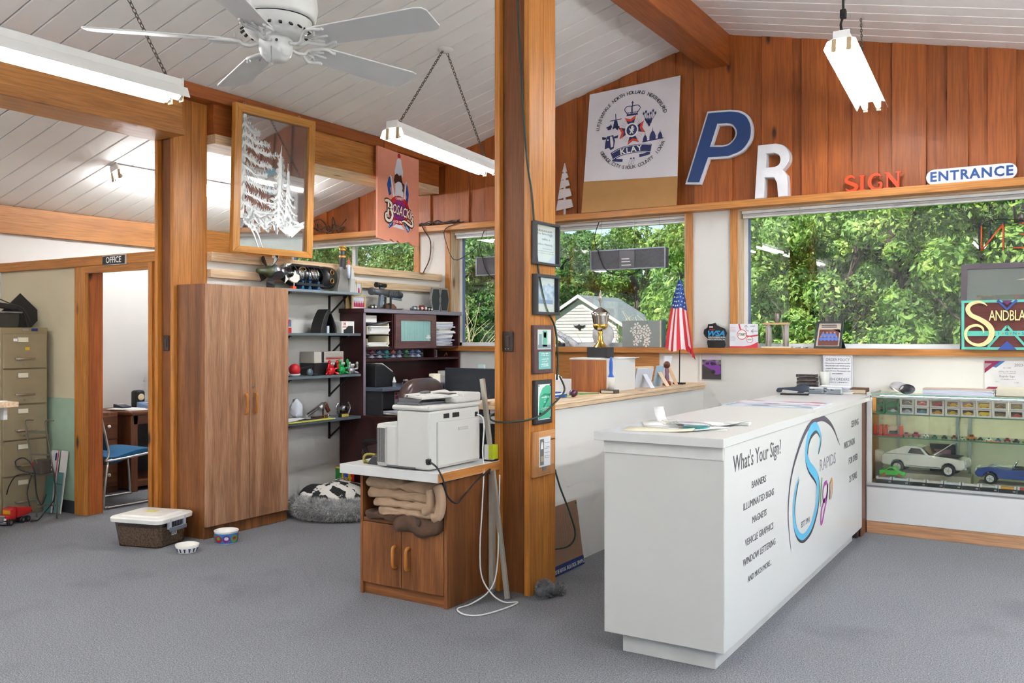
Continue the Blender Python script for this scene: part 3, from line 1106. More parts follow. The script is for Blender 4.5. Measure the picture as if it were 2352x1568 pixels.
# out-of-frame shop lights: rows reflected in the panes, more added to brighten the room
for i,(x,y) in enumerate(((-3.99,-.6),(-1.2,-.9),(-3.99,.9),(1.2,5.6),(1.2,4.0),(1.2,2.4),(1.2,.4),(-3.99,-2.0),(-6.7,1.9),(.3,4.7),(2.5,5.0),(2.5,1.0))):
 z=zc(x)-{-6.7:.3,2.5:.45}.get(x,.75)
 fixture('lit shop light reflected in the window glass',(x,y,z),0,fy,1.24, False)
T=fixture('shallow lit strip light on the ceiling of the next room',(-6.76,5.55,zl(-6.76)-.06),0,fy,2.0, False,'ceiling strip lights')
T.rotation_euler=(-math.atan(.262),0,fy)
# ceiling fan
FX,FYY,FZ=-2.575,2.415,2.535
T=thing('ceiling_fan','white five-bladed ceiling fan hanging from the roof ridge','ceiling fan',(FX,FYY,FZ))
mw=paint('#dcdbd8',.35,var=.02)
g=G(); g.cyl((0,0,.34),(0,0,3.70-FZ),.013,n=10); obj('downrod',g,mw,T)
g=G(); g.lathe([(0,.13),(.07,.13),(.145,.10),(.152,.115),(.158,.15),(.15,.22),(.12,.27),(.06,.31),(.03,.34),(0,.345)],n=32); obj('motor_housing',g,mw,T)
g=G(); g.lathe([(.135,.10),(.128,.075),(.105,.045),(.09,.035),(.062,.03),(0,.03)],n=32); o=obj('vent_ring',g,mw,T)
for k in range(20):
 a=2*PI*k/20
 M=Matrix.Rotation(a,4,'Z')@Matrix.Translation((.1205,0,.0635))@Matrix.Rotation(math.radians(-50),4,'Y')
 g=G(); g.box(-.003,-.0055,-.016,.003,.0055,.016,M=M); obj('vent_slot',g,M_BLACK,o)
g=G(); g.lathe([(0,.03),(.062,.03),(.064,.018),(.064,-.008),(.056,-.032),(.046,-.042),(.043,-.044),(.04,-.05),(.02,-.055),(0,-.055)],n=28); obj('switch_housing',g,mw,T)
g=G(); g.cyl((.03,-.052,-.0),(.035,-.058,-.075),.0016,n=5); g.ball((.035,-.058,-.08),(.004,.004,.008),8,6); obj('pull_chain',g,M_STEEL,T)
g=G(); g.cyl((.05,-.045,.008),(.056,-.05,.008),.005,n=8); obj('reverse_switch',g,M_BLACK,T)
blade=[(.19,-.055),(.2,-.06),(.64,-.075),(.668,-.068),(.68,-.05),(.68,.05),(.668,.068),(.64,.075),(.2,.06),(.19,.055)]
for k in range(5):
 a=math.radians(9+72*k)
 rot=Matrix.Rotation(a,4,'Z')
 pit=rot@Matrix.Translation((0,0,.02))@Matrix.Rotation(math.radians(-13),4,'X')
 g=G(); g2=G(); g2.prism(blade,-.003,.003,'xy'); g.add([pit@Vector(v) for v in g2.v],g2.f)
 b_=obj('blade',g,paint('#d8d7d5',.45,var=.03),T,bevel=.0015,seg=1)
 g=G()
 for s in (-1,1):
  pts=[(.06,0,.012),(.10,s*.004,.0),(.135,s*.02,.004),(.165,s*.045,.008),(.195,s*.058,.008),(.23,s*.045,.007),(.245,s*.048,.007)]
  g.tube([rot@Vector((x,y,z+.0)) if x<.13 else pit@Vector((x,y,-.006)) for x,y,z in smooth_path(pts,3)],.007,6)
  pts=[(.155,s*.012,0),(.185,s*.02,0),(.20,s*.035,0)]
  g.tube([pit@Vector((x,y,-.006)) for x,y,z in pts],.0045,5)
 g.tube([pit@Vector((x,y,-.005)) for x,y in ((.14,-.01),(.20,0),(.235,0))],.005,5)
 obj('blade_iron',g,mw,b_)
 # ================================================================ LEFT: OFFICE, FILE CABINET, FLOOR THINGS
 # five-drawer file cabinet, faces +x
KH=paint('#8f8162',.45,var=.04)
KF=paint('#94866a',.45,var=.04)
T=thing('file_cabinet','tan five-drawer metal file cabinet against the tan wall','cabinet',(-7.40,4.0,0))
g=W(T); g.box(-7.72,3.81,.0,-7.125,4.19,1.50); obj('body',g,KH,T,bevel=.004)
for k in range(5):
 z0=.035+k*.285
 d=T
 g=W(T); g.box(-7.125,3.825,z0,-7.105,4.172,z0+.274); dr=obj('drawer',g,KF,T,bevel=.003)
 g=W(T); g.box(-7.105,3.93,z0+.205,-7.099,4.02,z0+.25); o=obj('label_holder',g,M_STEEL,dr,bevel=.001)
 g=W(T); g.box(-7.099,3.936,z0+.21,-7.097,4.014,z0+.245); obj('label_card',g,M_CREAM,dr)
 g=W(T); g.bar((-7.085,3.92,z0+.075),(-7.085,4.06,z0+.078),.012,.014)
 for y in (3.915,4.06):
  g.bar((-7.105,y,z0+.076),(-7.083,y,z0+.076),.012,.012)
 obj('handle',g,M_CHROME,dr,bevel=.002)
 if k>0:
  g=W(T); g.cyl((-7.105,3.985,z0+.03),(-7.096,3.985,z0+.03),.007,n=10); obj('lock',g,M_CHROME,dr)
g=W(T); g.box(-7.125,3.98,1.476,-7.118,4.03,1.488); obj('name_plate',g,M_STEEL,T)
g=W(T); g.box(-7.125,4.055,1.472,-7.117,4.105,1.494); obj('sticker',g,M_NAVY,T)
g=W(T); g.box(-7.105,3.90,1.39,-7.1035,3.96,1.412); obj('torn_tape',g,M_PAPER,T)
g=W(T); g.box(-7.105,3.995,1.318,-7.1035,4.03,1.342); obj('yellow_sticker',g,M_YELLOW,T)
# black tray and tilted panel on the cabinet
T=thing('equipment_tray','black plastic tray with a tilted panel on the file cabinet','tray',(-7.36,3.93,1.50))
g=G(); g.prism([(-.25,0),(.09,0),(.10,.02),(.11,.125),(-.27,.125)],-.14,.10,'yz'); g.v=[(y*-1+.02,x,z) if False else (x,y,z) for x,y,z in g.v]
obj('tray_body',g,paint('#37342f',.6),T,bevel=.006)
g=G(); g.box(-.15,-.28,.118,.115,.125,.13); obj('rim',g,paint('#7d7d7a',.4),T,bevel=.003)
g=G(); g.bar((-.02,.07,.18),(.0,.25,-.0),.30,.012,up=(1,0,0)); obj('tilted_panel',g,M_BLACK,T)
g=G(); g.bar((-.0,-.28,.215),(.02,.12,.165),.05,.045); obj('bar',g,M_BLACK,T,bevel=.006)
g=G(); g.tube(smooth_path([(.06,-.26,.14),(.04,-.2,.24),(.0,-.05,.245),(0,.08,.2),(.05,.16,.16),(.08,.2,.06)]),.005,6); obj('cable',g,M_DARK,T)
g=G(); g.tube(smooth_path([(.05,.12,.165),(.06,.17,.09),(.07,.215,-.08),(.06,.225,-.25),(.03,.215,-.42),(0,.2,-.5)]),.006,6); obj('cable',g,M_BLACK,T)
# leaning sign boards beside it
T=thing('sign_board','thin sign board, white above teal, leaning against the green panel','sign',(-6.95,4.18,0))
def lean(T,x0,x1,z0,z1,y0,y1,m,name,th=.006,H=.5):
 ya=y0+(y1-y0)*z0/H
 yb=y0+(y1-y0)*z1/H
 g=W(T); g.add([(x0,ya,z0),(x1,ya,z0),(x1,yb,z1),(x0,yb,z1),(x0,ya+th,z0),(x1,ya+th,z0),(x1,yb+th,z1),(x0,yb+th,z1)],[(0,1,2,3),(7,6,5,4),(0,4,5,1),(1,5,6,2),(2,6,7,3),(3,7,4,0)])
 return obj(name,g,m,T)
lean(T,-6.95,-6.86,.005,.50,4.14,4.205,paint('#dcd7d2',.6),'board')
lean(T,-6.945,-6.868,.006,.33,4.132,4.19,paint('#5f8a88',.6),'teal_field',.004)
lean(T,-6.945,-6.868,.235,.24,4.129,4.187,M_DARK,'line',.003)
T=thing('sign_board','wide pale sign board with a red stripe behind the metal rack','sign',(-7.02,4.17,0))
lean(T,-7.07,-6.96,.005,.50,4.125,4.195,paint('#d3d3d6',.6),'board')
lean(T,-6.968,-6.962,.25,.5,4.118,4.19,M_RED,'stripe',.003)
lean(T,-7.06,-6.965,.005,.34,4.115,4.17,paint('#3f6e66',.6),'green_field',.003)
lean(T,-7.0,-6.985,.42,.48,4.118,4.19,M_NAVY,'figure_mark',.003)
# metal hook rack with a transformer
T=thing('wire_rack','rusty hook rack with a transformer and dangling wires before the file cabinet','rack',(-6.87,3.97,0))
rm=paint('#6d675c',.45,metal=.5)
for xx,yy in ((-6.96,3.92),(-6.80,3.99)):
 g=W(T); g.tube(smooth_path([(xx+.05,yy+.03,.77),(xx-.005,yy+.0,.765),(xx,yy,.7),(xx+.035,yy+.03,.4),(xx+.06,yy+.05,.15),(xx+.06,yy+.05,.005)]),.006,6); obj('upright',g,rm,T)
for z,dx in ((.67,.005),(.5,.02),(.10,.055)):
 g=W(T); g.bar((-6.955+dx,3.925+dx,z),(-6.795+dx,3.995+dx,z),.004,.014); obj('cross_bar',g,rm,T)
g=W(T); g.box(-6.93,3.93,.34,-6.79,4.06,.35); obj('shelf_plate',g,rm,T)
g=W(T); g.box(-6.915,3.95,.35,-6.815,4.04,.46); obj('transformer',g,paint('#4b413b',.6),T,bevel=.006)
g=W(T); g.box(-6.93,3.945,.385,-6.915,3.975,.44); obj('red_terminal',g,M_RED,T)
for k,pts in enumerate(([(-6.86,3.92,.36),(-6.95,3.86,.39),(-6.985,3.85,.45),(-6.93,3.88,.48),(-6.86,3.9,.44),(-6.84,3.92,.36),(-6.83,3.93,.2),(-6.78,3.94,.12),(-6.75,3.96,.2)],[(-6.88,3.91,.355),(-6.93,3.83,.35),(-6.98,3.80,.27),(-7.0,3.79,.20)],[(-6.80,3.98,.45),(-6.72,3.99,.4),(-6.70,4.0,.3),(-6.72,4.0,.15),(-6.76,3.95,.06),(-6.76,3.9,.01),(-6.78,3.86,.008)],[(-6.90,3.93,.34),(-6.91,3.9,.2),(-6.88,3.92,.06)],[(-6.82,3.93,.44),(-6.79,3.9,.47),(-6.74,3.88,.49)])):
 g=W(T); g.tube(smooth_path(pts,5),.005,6); obj('wire',g,M_BLACK if k!=4 else paint('#a39468',.5),T)
g=W(T); g.cyl((-6.785,3.865,.008),(-6.76,3.85,.008),.009,n=8); obj('plug',g,M_BLACK,T)
# red toy dump truck
T=thing('toy_truck','red toy dump truck with a chrome grille on the carpet','toy',(-6.84,3.74,0),math.radians(-75))
T.scale=(.85,.85,.85)
rd=paint('#a51c1c',.3)
g=G(); g.box(-.13,-.045,.03,.13,.045,.045); obj('chassis',g,M_BLACK,T,bevel=.003)
g=G(); g.box(.03,-.05,.045,.10,.05,.09); g.prism([(.0,.045),(.05,.045),(.05,.14),(.01,.15),(-.0,.14)],-.055,.055,'xz'); obj('cab',g,rd,T,bevel=.006)
g=G(); g.box(.047,-.042,.095,.053,.042,.13); obj('windscreen',g,paint('#c48a1a',.2),T)
g=G(); g.box(.10,-.04,.03,.112,.04,.09); obj('grille',g,M_CHROME,T,bevel=.002)
g=G(); g.box(.112,-.065,.02,.13,.065,.042); obj('bumper',g,M_CHROME,T,bevel=.003)
g=G(); g.prism([(-.16,.075),(-.01,.055),(-.01,.15),(-.17,.125)],-.06,.06,'xz'); obj('dump_bed',g,rd,T,bevel=.004)
for x in (.075,-.06,-.11):
 for y in (-.06,.06):
  g=G(); g.cyl((x,y-.014,.03),(x,y+.014,.03),.03,n=14); wh=obj('wheel',g,M_BLACK,T)
  g=G(); s=-1 if y<0 else 1; g.cyl((x,y+s*.014,.03),(x,y+s*.016,.03),.014,n=10); obj('hub',g,M_CHROME,wh)
for y in (-.045,.045):
 g=G(); g.ball((.112,y,.06),.011,8,6); obj('headlight',g,M_WHITE,T)
 # work table at the frame edge
T=thing('work_table','wooden table end with papers at the frame edge','table',(-6.35,3.05,0))
g=W(T); g.box(-6.75,2.6,.955,-5.98,3.32,.99); obj('table_top',g,PINE['x'],T,bevel=.004)
g=W(T); g.box(-6.75,3.255,.87,-6.05,3.28,.955); obj('apron',g,M_WHITE,T)
for x,y in ((-6.7,2.65),(-6.7,3.22),(-6.2,2.65),(-6.2,3.22)):
 g=W(T); g.bar((x,y,.955),(x,y,0),.045,.045); obj('leg',g,M_BLACK,T)
g=G(); g.box(-.14,-.1,0,.14,.1,.004); solo('paper_sheet',g,M_PAPER,'loose paper on the wooden table at the frame edge','paper',loc=(-6.2,3.17,.99),rz=.3)
T=thing('black_bag','black cloth bag slumped beside the toy truck','bag',(-7.02,3.63,0))
g=G()
n=10
for (z,r) in ((0,.075),(.05,.08),(.15,.065),(.27,.04),(.36,.015)):
 pass
g.lathe([(0,0),(.075,.0),(.085,.05),(.07,.16),(.045,.28),(.02,.37),(0,.38)],n=14,sx=1.0,sy=.6); obj('cloth',g,M_BLACK,T,subsurf=1)
g=G(); g.tube(smooth_path([(.0,-.02,.37),(.02,-.03,.43),(.0,.03,.43),(0,.02,.37)]),.007,6); obj('strap',g,M_BLACK,T)
# OFFICE sign over the door
T=thing('office_sign','small black OFFICE sign above the door opening','sign',(-6.232,4.20,1.98))
g=G(); g.box(-.145,-.012,0,.145,0,.074); obj('plate',g,paint('#d8d8d6',.5),T,bevel=.001)
g=G(); g.box(-.141,-.0135,.004,.141,-.011,.070); obj('field',g,M_BLACK,T)
txt(T,'OFFICE',(0,-.0138,.037),.066,paint('#eceae4',.6),bold=.001,sx=.92)
# light switches on both posts
for nm,lab,x,y,z in (('light_switch','brown light switch plate on the post beside the tall cupboard',-5.573,4.171,1.38),('light_switch','dark double switch plate on the post beside the hutch',-2.672,4.235,1.40)):
 T=thing(nm,lab,'switch',(x,y,z),0,'switch plates')
 wd=.032 if x<-5 else .036
 g=G(); g.box(-wd,-.008,-.056,wd,0,.056); obj('plate',g,paint('#2d211b',.4),T,bevel=.003)
 g=G(); g.box(-.012,-.012,-.03,.012,-.007,.03); obj('rocker',g,paint('#3a2c24',.35),T,bevel=.002)
 if x>-5:
  for dx in (-.012,.006):
   g=G(); g.ball((dx,-.009,-.04),.0025,6,5); obj('indicator',g,M_CREAM,T)
   # office beyond the door: desk, chair, telephone, speaker, monitor
T=thing('office_desk','brown wooden desk with an open kneehole in the office','desk',(-7.6,5.55,0))
g=W(T); g.box(-7.9,5.06,.70,-7.25,6.6,.74); obj('desk_top',g,WALNUT['y'],T,bevel=.012)
g=W(T); g.box(-7.88,5.09,.02,-7.30,5.13,.70); obj('side_panel',g,WALNUT['z'],T)
g=W(T); g.box(-7.30,5.06,.0,-7.27,5.13,.70); obj('front_stile',g,WALNUT['z'],T)
g=W(T); g.box(-7.30,5.09,.62,-7.27,6.6,.70); obj('front_rail',g,WALNUT['y'],T)
g=W(T); g.box(-7.88,5.13,.04,-7.3,6.58,.09); obj('shelf',g,WALNUT['y'],T)
g=W(T); g.box(-7.88,6.5,.02,-7.30,6.55,.70); obj('side_panel',g,WALNUT['z'],T)
g=W(T); g.box(-7.89,5.13,.04,-7.86,6.55,.70); obj('back_panel',g,M_BLACK,T)
T=thing('side_drawers','brown drawer pedestal beside the office desk','drawer unit',(-7.6,4.8,0))
g=W(T); g.box(-7.88,4.62,.0,-7.42,5.03,.735); obj('body',g,WALNUT['z'],T,bevel=.004)
for k in range(3):
 g=W(T); g.box(-7.42,4.635,.06+.22*k,-7.40,5.015,.265+.22*k); dr=obj('drawer',g,WALNUT['y'],T,bevel=.003)
 g=W(T); g.ball((-7.385,4.92,.17+.22*k),.016,10,7); obj('knob',g,M_CREAM,dr)
T=thing('office_chair','blue fabric chair on a chrome sled base in the office','chair',(-6.98,4.72,0))
cm=paint('#1f5c86',.9,var=.08,scale=40)
g=G()
seat=smooth_path([(-.24,.43),(-.15,.425),(-.02,.45),(.10,.465),(.2,.46),(.24,.44)],3)
sv=[(y,z) for y,z in seat]+[(y,z-.055) for y,z in reversed(seat)]
g.prism(sv,-.22,.22,'yz'); obj('seat',g,cm,T,bevel=.015,seg=3)
g=G(); g.prism([(-.235,.48),(-.20,.48),(-.30,.86),(-.335,.86)],-.21,.21,'yz'); obj('backrest',g,cm,T,bevel=.015,seg=3)
for x in (-.25,.25):
 pts=[(x,-.33,.85),(x,-.24,.47),(x,-.25,.40),(x,.22,.43),(x,.27,.40),(x,.30,.04),(x,.27,.015),(x,-.2,.015),(x,-.26,.02),(x,-.29,.06),(x,-.25,.39)]
 g=G(); g.tube(smooth_path(pts,5),.011,8); obj('frame_tube',g,M_CHROME,T)
g=G(); g.cyl((-.25,.24,.425),(.25,.24,.425),.009,n=8); g.cyl((-.25,-.2,.4),(.25,-.2,.4),.009,n=8); obj('cross_tube',g,M_CHROME,T)
T=thing('telephone','blue grey desk telephone on the office desk','telephone',(-7.42,5.42,.74))
g=G(); g.prism([(-.11,0),(.11,0),(.11,.03),(-.11,.065)],-.12,.12,'xz'); obj('base',g,paint('#6d86ae',.5),T,bevel=.008)
g=G(); g.box(-.08,-.1,.05,.0,.06,.056); obj('keypad',g,paint('#c5d0de',.5),T)
g=G(); g.bar((-.02,.08,.075),(.0,.08,.075),.05,.03); g.box(-.1,.06,.05,.1,.1,.08); obj('handset',g,paint('#54698c',.5),T,bevel=.01)
T=thing('desk_speaker','small black computer speaker on the office desk','speaker',(-7.62,5.38,.74))
g=G(); g.box(-.05,-.05,0,.05,.05,.17); obj('cabinet',g,M_BLACK,T,bevel=.025,seg=3)
g=G(); g.lathe([(0,0),(.03,.001),(.033,0),(.034,-.003)],(.051,0,.105),18,axis='x'); obj('cone',g,paint('#d9c7a0',.5),T)
T=thing('monitor','blue framed monitor at the edge of the office doorway','monitor',(-7.62,5.78,.74))
g=G(); g.box(-.02,-.22,.14,.02,.22,.46); obj('bezel',g,paint('#3d6a9c',.4),T,bevel=.01)
g=G(); g.box(.02,-.195,.165,.024,.195,.435); obj('screen',g,M_BLACK,T)
g=G(); g.box(-.02,-.03,0,.01,.03,.2); obj('neck',g,M_BLACK,T)
g=G(); g.box(-.09,-.11,0,.09,.11,.015); obj('base',g,M_BLACK,T,bevel=.004)
for i,(x,y,r_) in enumerate(((-7.5,5.18,.3),(-7.45,5.22,-.2))):
 g=G(); g.box(-.14,-.11,0,.14,.11,.006); solo('paper_sheet',g,M_PAPER,('upper loose paper on the office desk corner','lower loose paper on the office desk corner')[i],'paper','office desk papers',loc=(x,y,.741+.0065*(1-i)),rz=r_)
T=thing('calculator','small dark calculator lying on the office desk papers','calculator',(-7.6,5.2,.755))
g=G(); g.prism([(-.07,0),(.07,0),(.07,.012),(-.07,.035)],-.05,.05,'xz'); obj('case',g,paint('#232a3c',.5),T,bevel=.004)
g=G(); g.box(-.06,-.04,.026,-.02,.04,.034); obj('display',g,paint('#b9c2c4',.3),T)
# tub of pet food
T=thing('food_tub','clear plastic tub of brown kibble with a white lid','storage box',(-5.39,3.915,0),math.radians(15))
def rrect(hx,hy,r,n=5):
 out=[]
 for cx,cy,a0 in ((hx-r,hy-r,0),(-hx+r,hy-r,90),(-hx+r,-hy+r,180),(hx-r,-hy+r,270)):
  for i in range(n+1):
   a=math.radians(a0+90*i/n)
   out.append((cx+r*math.cos(a),cy+r*math.sin(a)))
 return out
def loft(g,rings,mi=0,cap0= True,cap1= True,smooth= False):
 n=len(rings[0])
 vs=[p for r_ in rings for p in r_]
 fs=[]
 for i in range(len(rings)-1):
  for k in range(n):
   k2=(k+1)%n
   fs.append((i*n+k,i*n+k2,(i+1)*n+k2,(i+1)*n+k))
 if cap0:
  fs.append(tuple(range(n-1,-1,-1)))
 if cap1:
  m=(len(rings)-1)*n
  fs.append(tuple(range(m,m+n)))
 g.add(vs,fs,mi,smooth)
 return g
def rr3(hx,hy,r,z):
 return [(x,y,z) for x,y in rrect(hx,hy,r)]
g=G(); loft(g,[rr3(.17,.145,.04,.002),rr3(.195,.17,.05,.178)],cap1= False); obj('tub',g,pane('#d9d4d2',.10,.08),T)
g=G(); loft(g,[rr3(.162,.137,.036,.006),rr3(.180,.155,.045,.135)]); obj('kibble',g,two_tone('#7a6048','#b89a78',90,.35,.65,.9,bump=.6),T)
g=G(); loft(g,[rr3(.212,.187,.05,.170),rr3(.215,.19,.052,.195),rr3(.208,.183,.05,.203),rr3(.165,.14,.04,.205),rr3(.158,.133,.036,.214)]); obj('lid',g,paint('#ecebe4',.4),T)
g=G(); g.box(-.06,-.01,.2142,.03,.05,.2152); obj('yellow_note',g,paint('#e2dc7c',.6),T)
for y in (-.075,.075):
 g=G(); g.box(.19,y-.008,.12,.214,y+.008,.19); obj('hinge_tab',g,paint('#b9bcc6',.4),T)
g=G(); g.bar((.215,-.085,.118),(.215,.085,.118),.016,.028); obj('latch_handle',g,paint('#6f7480',.45),T,bevel=.005)
for k in range(5):
 g=G(); g.box(.193,-.06+k*.027,.135,.205,-.05+k*.027,.172); obj('latch_rib',g,paint('#4d525c',.5),T)
g=G(); g.box(.184,-.03,.07,.187,.02,.095); obj('bar_code',g,M_PAPER,T)
for k in range(6):
 g=G(); g.box(.187,-.026+k*.007,.075,.1875,-.023+k*.007,.095); obj('bar_code_line',g,M_INK,T)
 # pet bowls
T=thing('pet_bowl','small white bowl with a teal band on the carpet','bowl',(-4.96,3.87,0),0,'pet bowls')
g=G(); g.lathe([(0,.003),(.055,.003),(.058,.0),(.06,.004),(.078,.052),(.074,.054),(.056,.012),(0,.010)],n=32); obj('bowl',g,paint('#f0ede4',.25),T)
g=G(); g.lathe([(.0725,.0385),(.0766,.049)],n=32); obj('teal_band',g,paint('#1f7d6c',.3),T)
for k in range(14):
 a=2*PI*k/14
 M=Matrix.Rotation(a,4,'Z')@Matrix.Translation((.0665,0,.021))@Matrix.Rotation(math.radians(20),4,'Y')
 g=G(); g.box(-.001,-.004,-.014,.0015,.004,.012,M=M); g.box(-.001,-.009,.006,.0015,.009,.011,M=M); obj('bone_mark',g,M_NAVY,T)
T=thing('pet_bowl','larger pet bowl with red and green circles beside the tall cupboard','bowl',(-4.955,4.19,0),0,'pet bowls')
g=G(); g.lathe([(0,.003),(.07,.003),(.072,.0),(.074,.004),(.08,.075),(.083,.082),(.083,.088),(.078,.09),(.072,.084),(.066,.012),(0,.012)],n=36); obj('bowl',g,paint('#ece9e2',.25),T)
g=G(); g.lathe([(.0745,.006),(.0802,.073)],n=36); obj('blue_band',g,paint('#3f7fc0',.3),T)
for k in range(9):
 a=2*PI*k/9
 M=Matrix.Rotation(a,4,'Z')@Matrix.Translation((.0785,0,.038))@Matrix.Rotation(math.radians(4.5),4,'Y')
 g=G(); g.add([M@Vector((.0012,.026*math.cos(t),.026*math.sin(t))) for t in [2*PI*i/16 for i in range(16)]],[tuple(range(16))]); d=obj('painted_disc',g,(paint('#5f9a3c',.3),paint('#a81f2e',.3),paint('#6a2f7c',.3))[k%3],T)
 g=G(); g.add([M@Vector((.0018,.015*math.cos(t),.004+.012*math.sin(t))) for t in [2*PI*i/12 for i in range(12)]],[tuple(range(12))]); obj('painted_dot',g,(paint('#a81f2e',.3),paint('#5f9a3c',.3),paint('#d7dce4',.3))[k%3],d)
 # tall cupboard
T=thing('cupboard','tall brown two-door cupboard against the left post','cupboard',(-5.29,4.55,0))
g=W(T); g.box(-5.448,4.163,.0,-5.155,4.945,1.802); obj('body',g,OAK['z'],T,bevel=.003)
for y0,y1 in ((4.165,4.559),(4.563,4.943)):
 g=G((-5.15,y0,0)); g.box(-5.153,y0,.085,-5.135,y1,1.80); dr=obj('door',g,OAK_LIT,T,bevel=.002); dr.location=(-5.15+5.29,y0-4.55,0)
 yy=4.515 if y0<4.3 else 4.608
 g=G((-5.15,y0,0)); g.tube(smooth_path([(-5.135,yy,.862),(-5.118,yy,.868),(-5.112,yy,.89),(-5.112,yy,.98),(-5.118,yy,1.0),(-5.135,yy,1.006)],4),.009,8); obj('handle',g,paint('#b5712a',.3),dr,bevel=0)
g=W(T); g.cyl((-5.137,4.59,1.06),(-5.130,4.59,1.06),.008,n=12); obj('lock',g,M_CHROME,T)
# dog bed and blanket
T=thing('pet_bed','round grey shaggy pet bed on the carpet','pet bed',(-4.975,5.385,0))
g=G(); prof=[]
for k in range(13):
 a=PI*k/12
 prof.append((.30-.10*math.cos(a)*1.0,.075+.085*math.sin(a)-.0))
prof=[(0,.0),(.34,.0),(.40,.03),(.42,.08),(.40,.13),(.35,.16),(.29,.15),(.25,.11),(.22,.075),(.1,.065),(0,.065)]
g.lathe(prof,n=36); obj('cushion',g,paint('#8d8f90',.95,var=.2,scale=30),T)
r=random.Random(4)
vs,fs=[],[]
for i in range(15000):
 a=r.uniform(0,2*PI)
 s_=r.random()
 j=r.random()
 seg_=int(1+j*7)
 (r0,z0),(r1,z1)=prof[min(seg_,9)],prof[min(seg_+1,9)]
 rr_,zz=r0+(r1-r0)*s_,z0+(z1-z0)*s_
 nr,nz=(z1-z0),-(r1-r0)
 l=math.hypot(nr,nz) or 1
 nr,nz=nr/l,nz/l
 p=Vector((rr_*math.cos(a),rr_*math.sin(a),zz))
 d=Vector((nr*math.cos(a)+r.gauss(0,.45),nr*math.sin(a)+r.gauss(0,.45),nz+r.gauss(-.1,.45))).normalized()*r.uniform(.02,.042)
 t=d.cross(Vector((r.gauss(0,1),r.gauss(0,1),r.gauss(0,1)))).normalized()*.0022
 q=p+d
 if q.z<.002:
  q.z=.002
 k=len(vs)
 vs+=[tuple(p-t),tuple(p+t),tuple(q)]
 fs.append((k,k+1,k+2))
me=bpy.data.meshes.new('fur'); me.from_pydata(vs,[],fs); me.materials.append(two_tone('#8a8b8c','#e2e2df',14,.3,.7,.9))
o=obj('fur',me,me.materials[0],T); o['kind']='stuff'
def cloth_pile(name,label,loc,sx,sy,h,m,seed,folds,cat='blanket',bumps=.02):
 """crumpled cloth lying in a heap"""
 r=random.Random(seed)
 n=44
 ph=[(r.uniform(-4,4),r.uniform(-4,4),r.uniform(0,6),r.uniform(.5,1.3)) for _ in range(folds)]
 g=G()
 vs=[]
 for j in range(n+1):
  for i in range(n+1):
   u,v=-1+2*i/n,-1+2*j/n
   rad=(abs(u)**3+abs(v)**3)**(1/3)
   z=h*max(0,1-rad**2.4)
   w=sum(a*math.sin(p*u*2+q*v*2+c) for p,q,c,a in ph)/folds
   z+=bumps*w*min(1,3*(1.05-rad)) if rad<1.05 else 0
   vs.append((u*sx*(1+.03*w),v*sy*(1+.05*w),max(.004,z)))
 fs=[(j*(n+1)+i,j*(n+1)+i+1,(j+1)*(n+1)+i+1,(j+1)*(n+1)+i) for j in range(n) for i in range(n)]
 g.add(vs,fs,0, True)
 o=solo(name,g,m,label,cat,loc=loc)
 md=o.modifiers.new('solid','SOLIDIFY'); md.thickness=.008
 return o
cloth_pile('throw_blanket','black and white patterned throw crumpled on the pet bed',(-5.08,5.38,.105),.26,.34,.15,two_tone('#16161a','#e4e0d8',11,.5,.52,.9),5,7,bumps=.035)
# colourful toy bundle beside the hutch
T=thing('toy_bundle','bright patterned box with a tinsel bow beside the desk','box',(-5.31,5.78,0))
g=G(); g.box(-.07,-.05,.0,.07,.03,.30); obj('box',g,two_tone('#c4281f','#e3c021',14,.45,.47,.5,'voronoi'),T)
g=G(); g.box(-.071,-.0515,.19,.0,-.0485,.29); obj('green_patch',g,paint('#2c8a3a',.4),T)
g=G(); g.box(.02,-.0515,.22,.071,-.0485,.301); obj('blue_patch',g,paint('#2647b0',.4),T)
g=G()
for k in range(60):
 a=R.uniform(0,2*PI); d=Vector((R.gauss(0,1),-abs(R.gauss(0,1)),R.gauss(0,1))).normalized()
 p=Vector((.03,-.05,.15))
 g.tube([p,p+d*.05+Vector((0,0,.01)),p+d*.09],.003,3)
o=obj('tinsel',g,paint('#c9ccd6',.2,metal=.8),T); o['kind']='stuff'
# ================================================================ PARTITION SHELVES, HUTCH DESK
SM=paint('#5f6a70',.5)
SHZ=(1.806,1.456,1.107,.743)
nmz=('top','second','third','lowest')
for i,z in enumerate(SHZ):
 T=thing('wall_shelf','%s grey wall shelf between the cupboard and the hutch'%nmz[i],'shelf',(-5.32,5.4,z),0,'wall shelves')
 g=W(T); g.box(-5.449,4.955 if i else 4.95,z-.022,-5.19,5.842,z); obj('board',g,SM if i else paint('#7e8a8f',.5),T,bevel=.003)
 for y in (5.05,5.72):
  g=W(T); g.box(-5.449,y-.01,z-.20,-5.44,y+.01,z-.022); g.box(-5.449,y-.01,z-.03,-5.22,y+.01,z-.022)
  g.bar((-5.445,y,z-.19),(-5.24,y,z-.03),.012,.012); obj('bracket',g,M_BLACK,T)
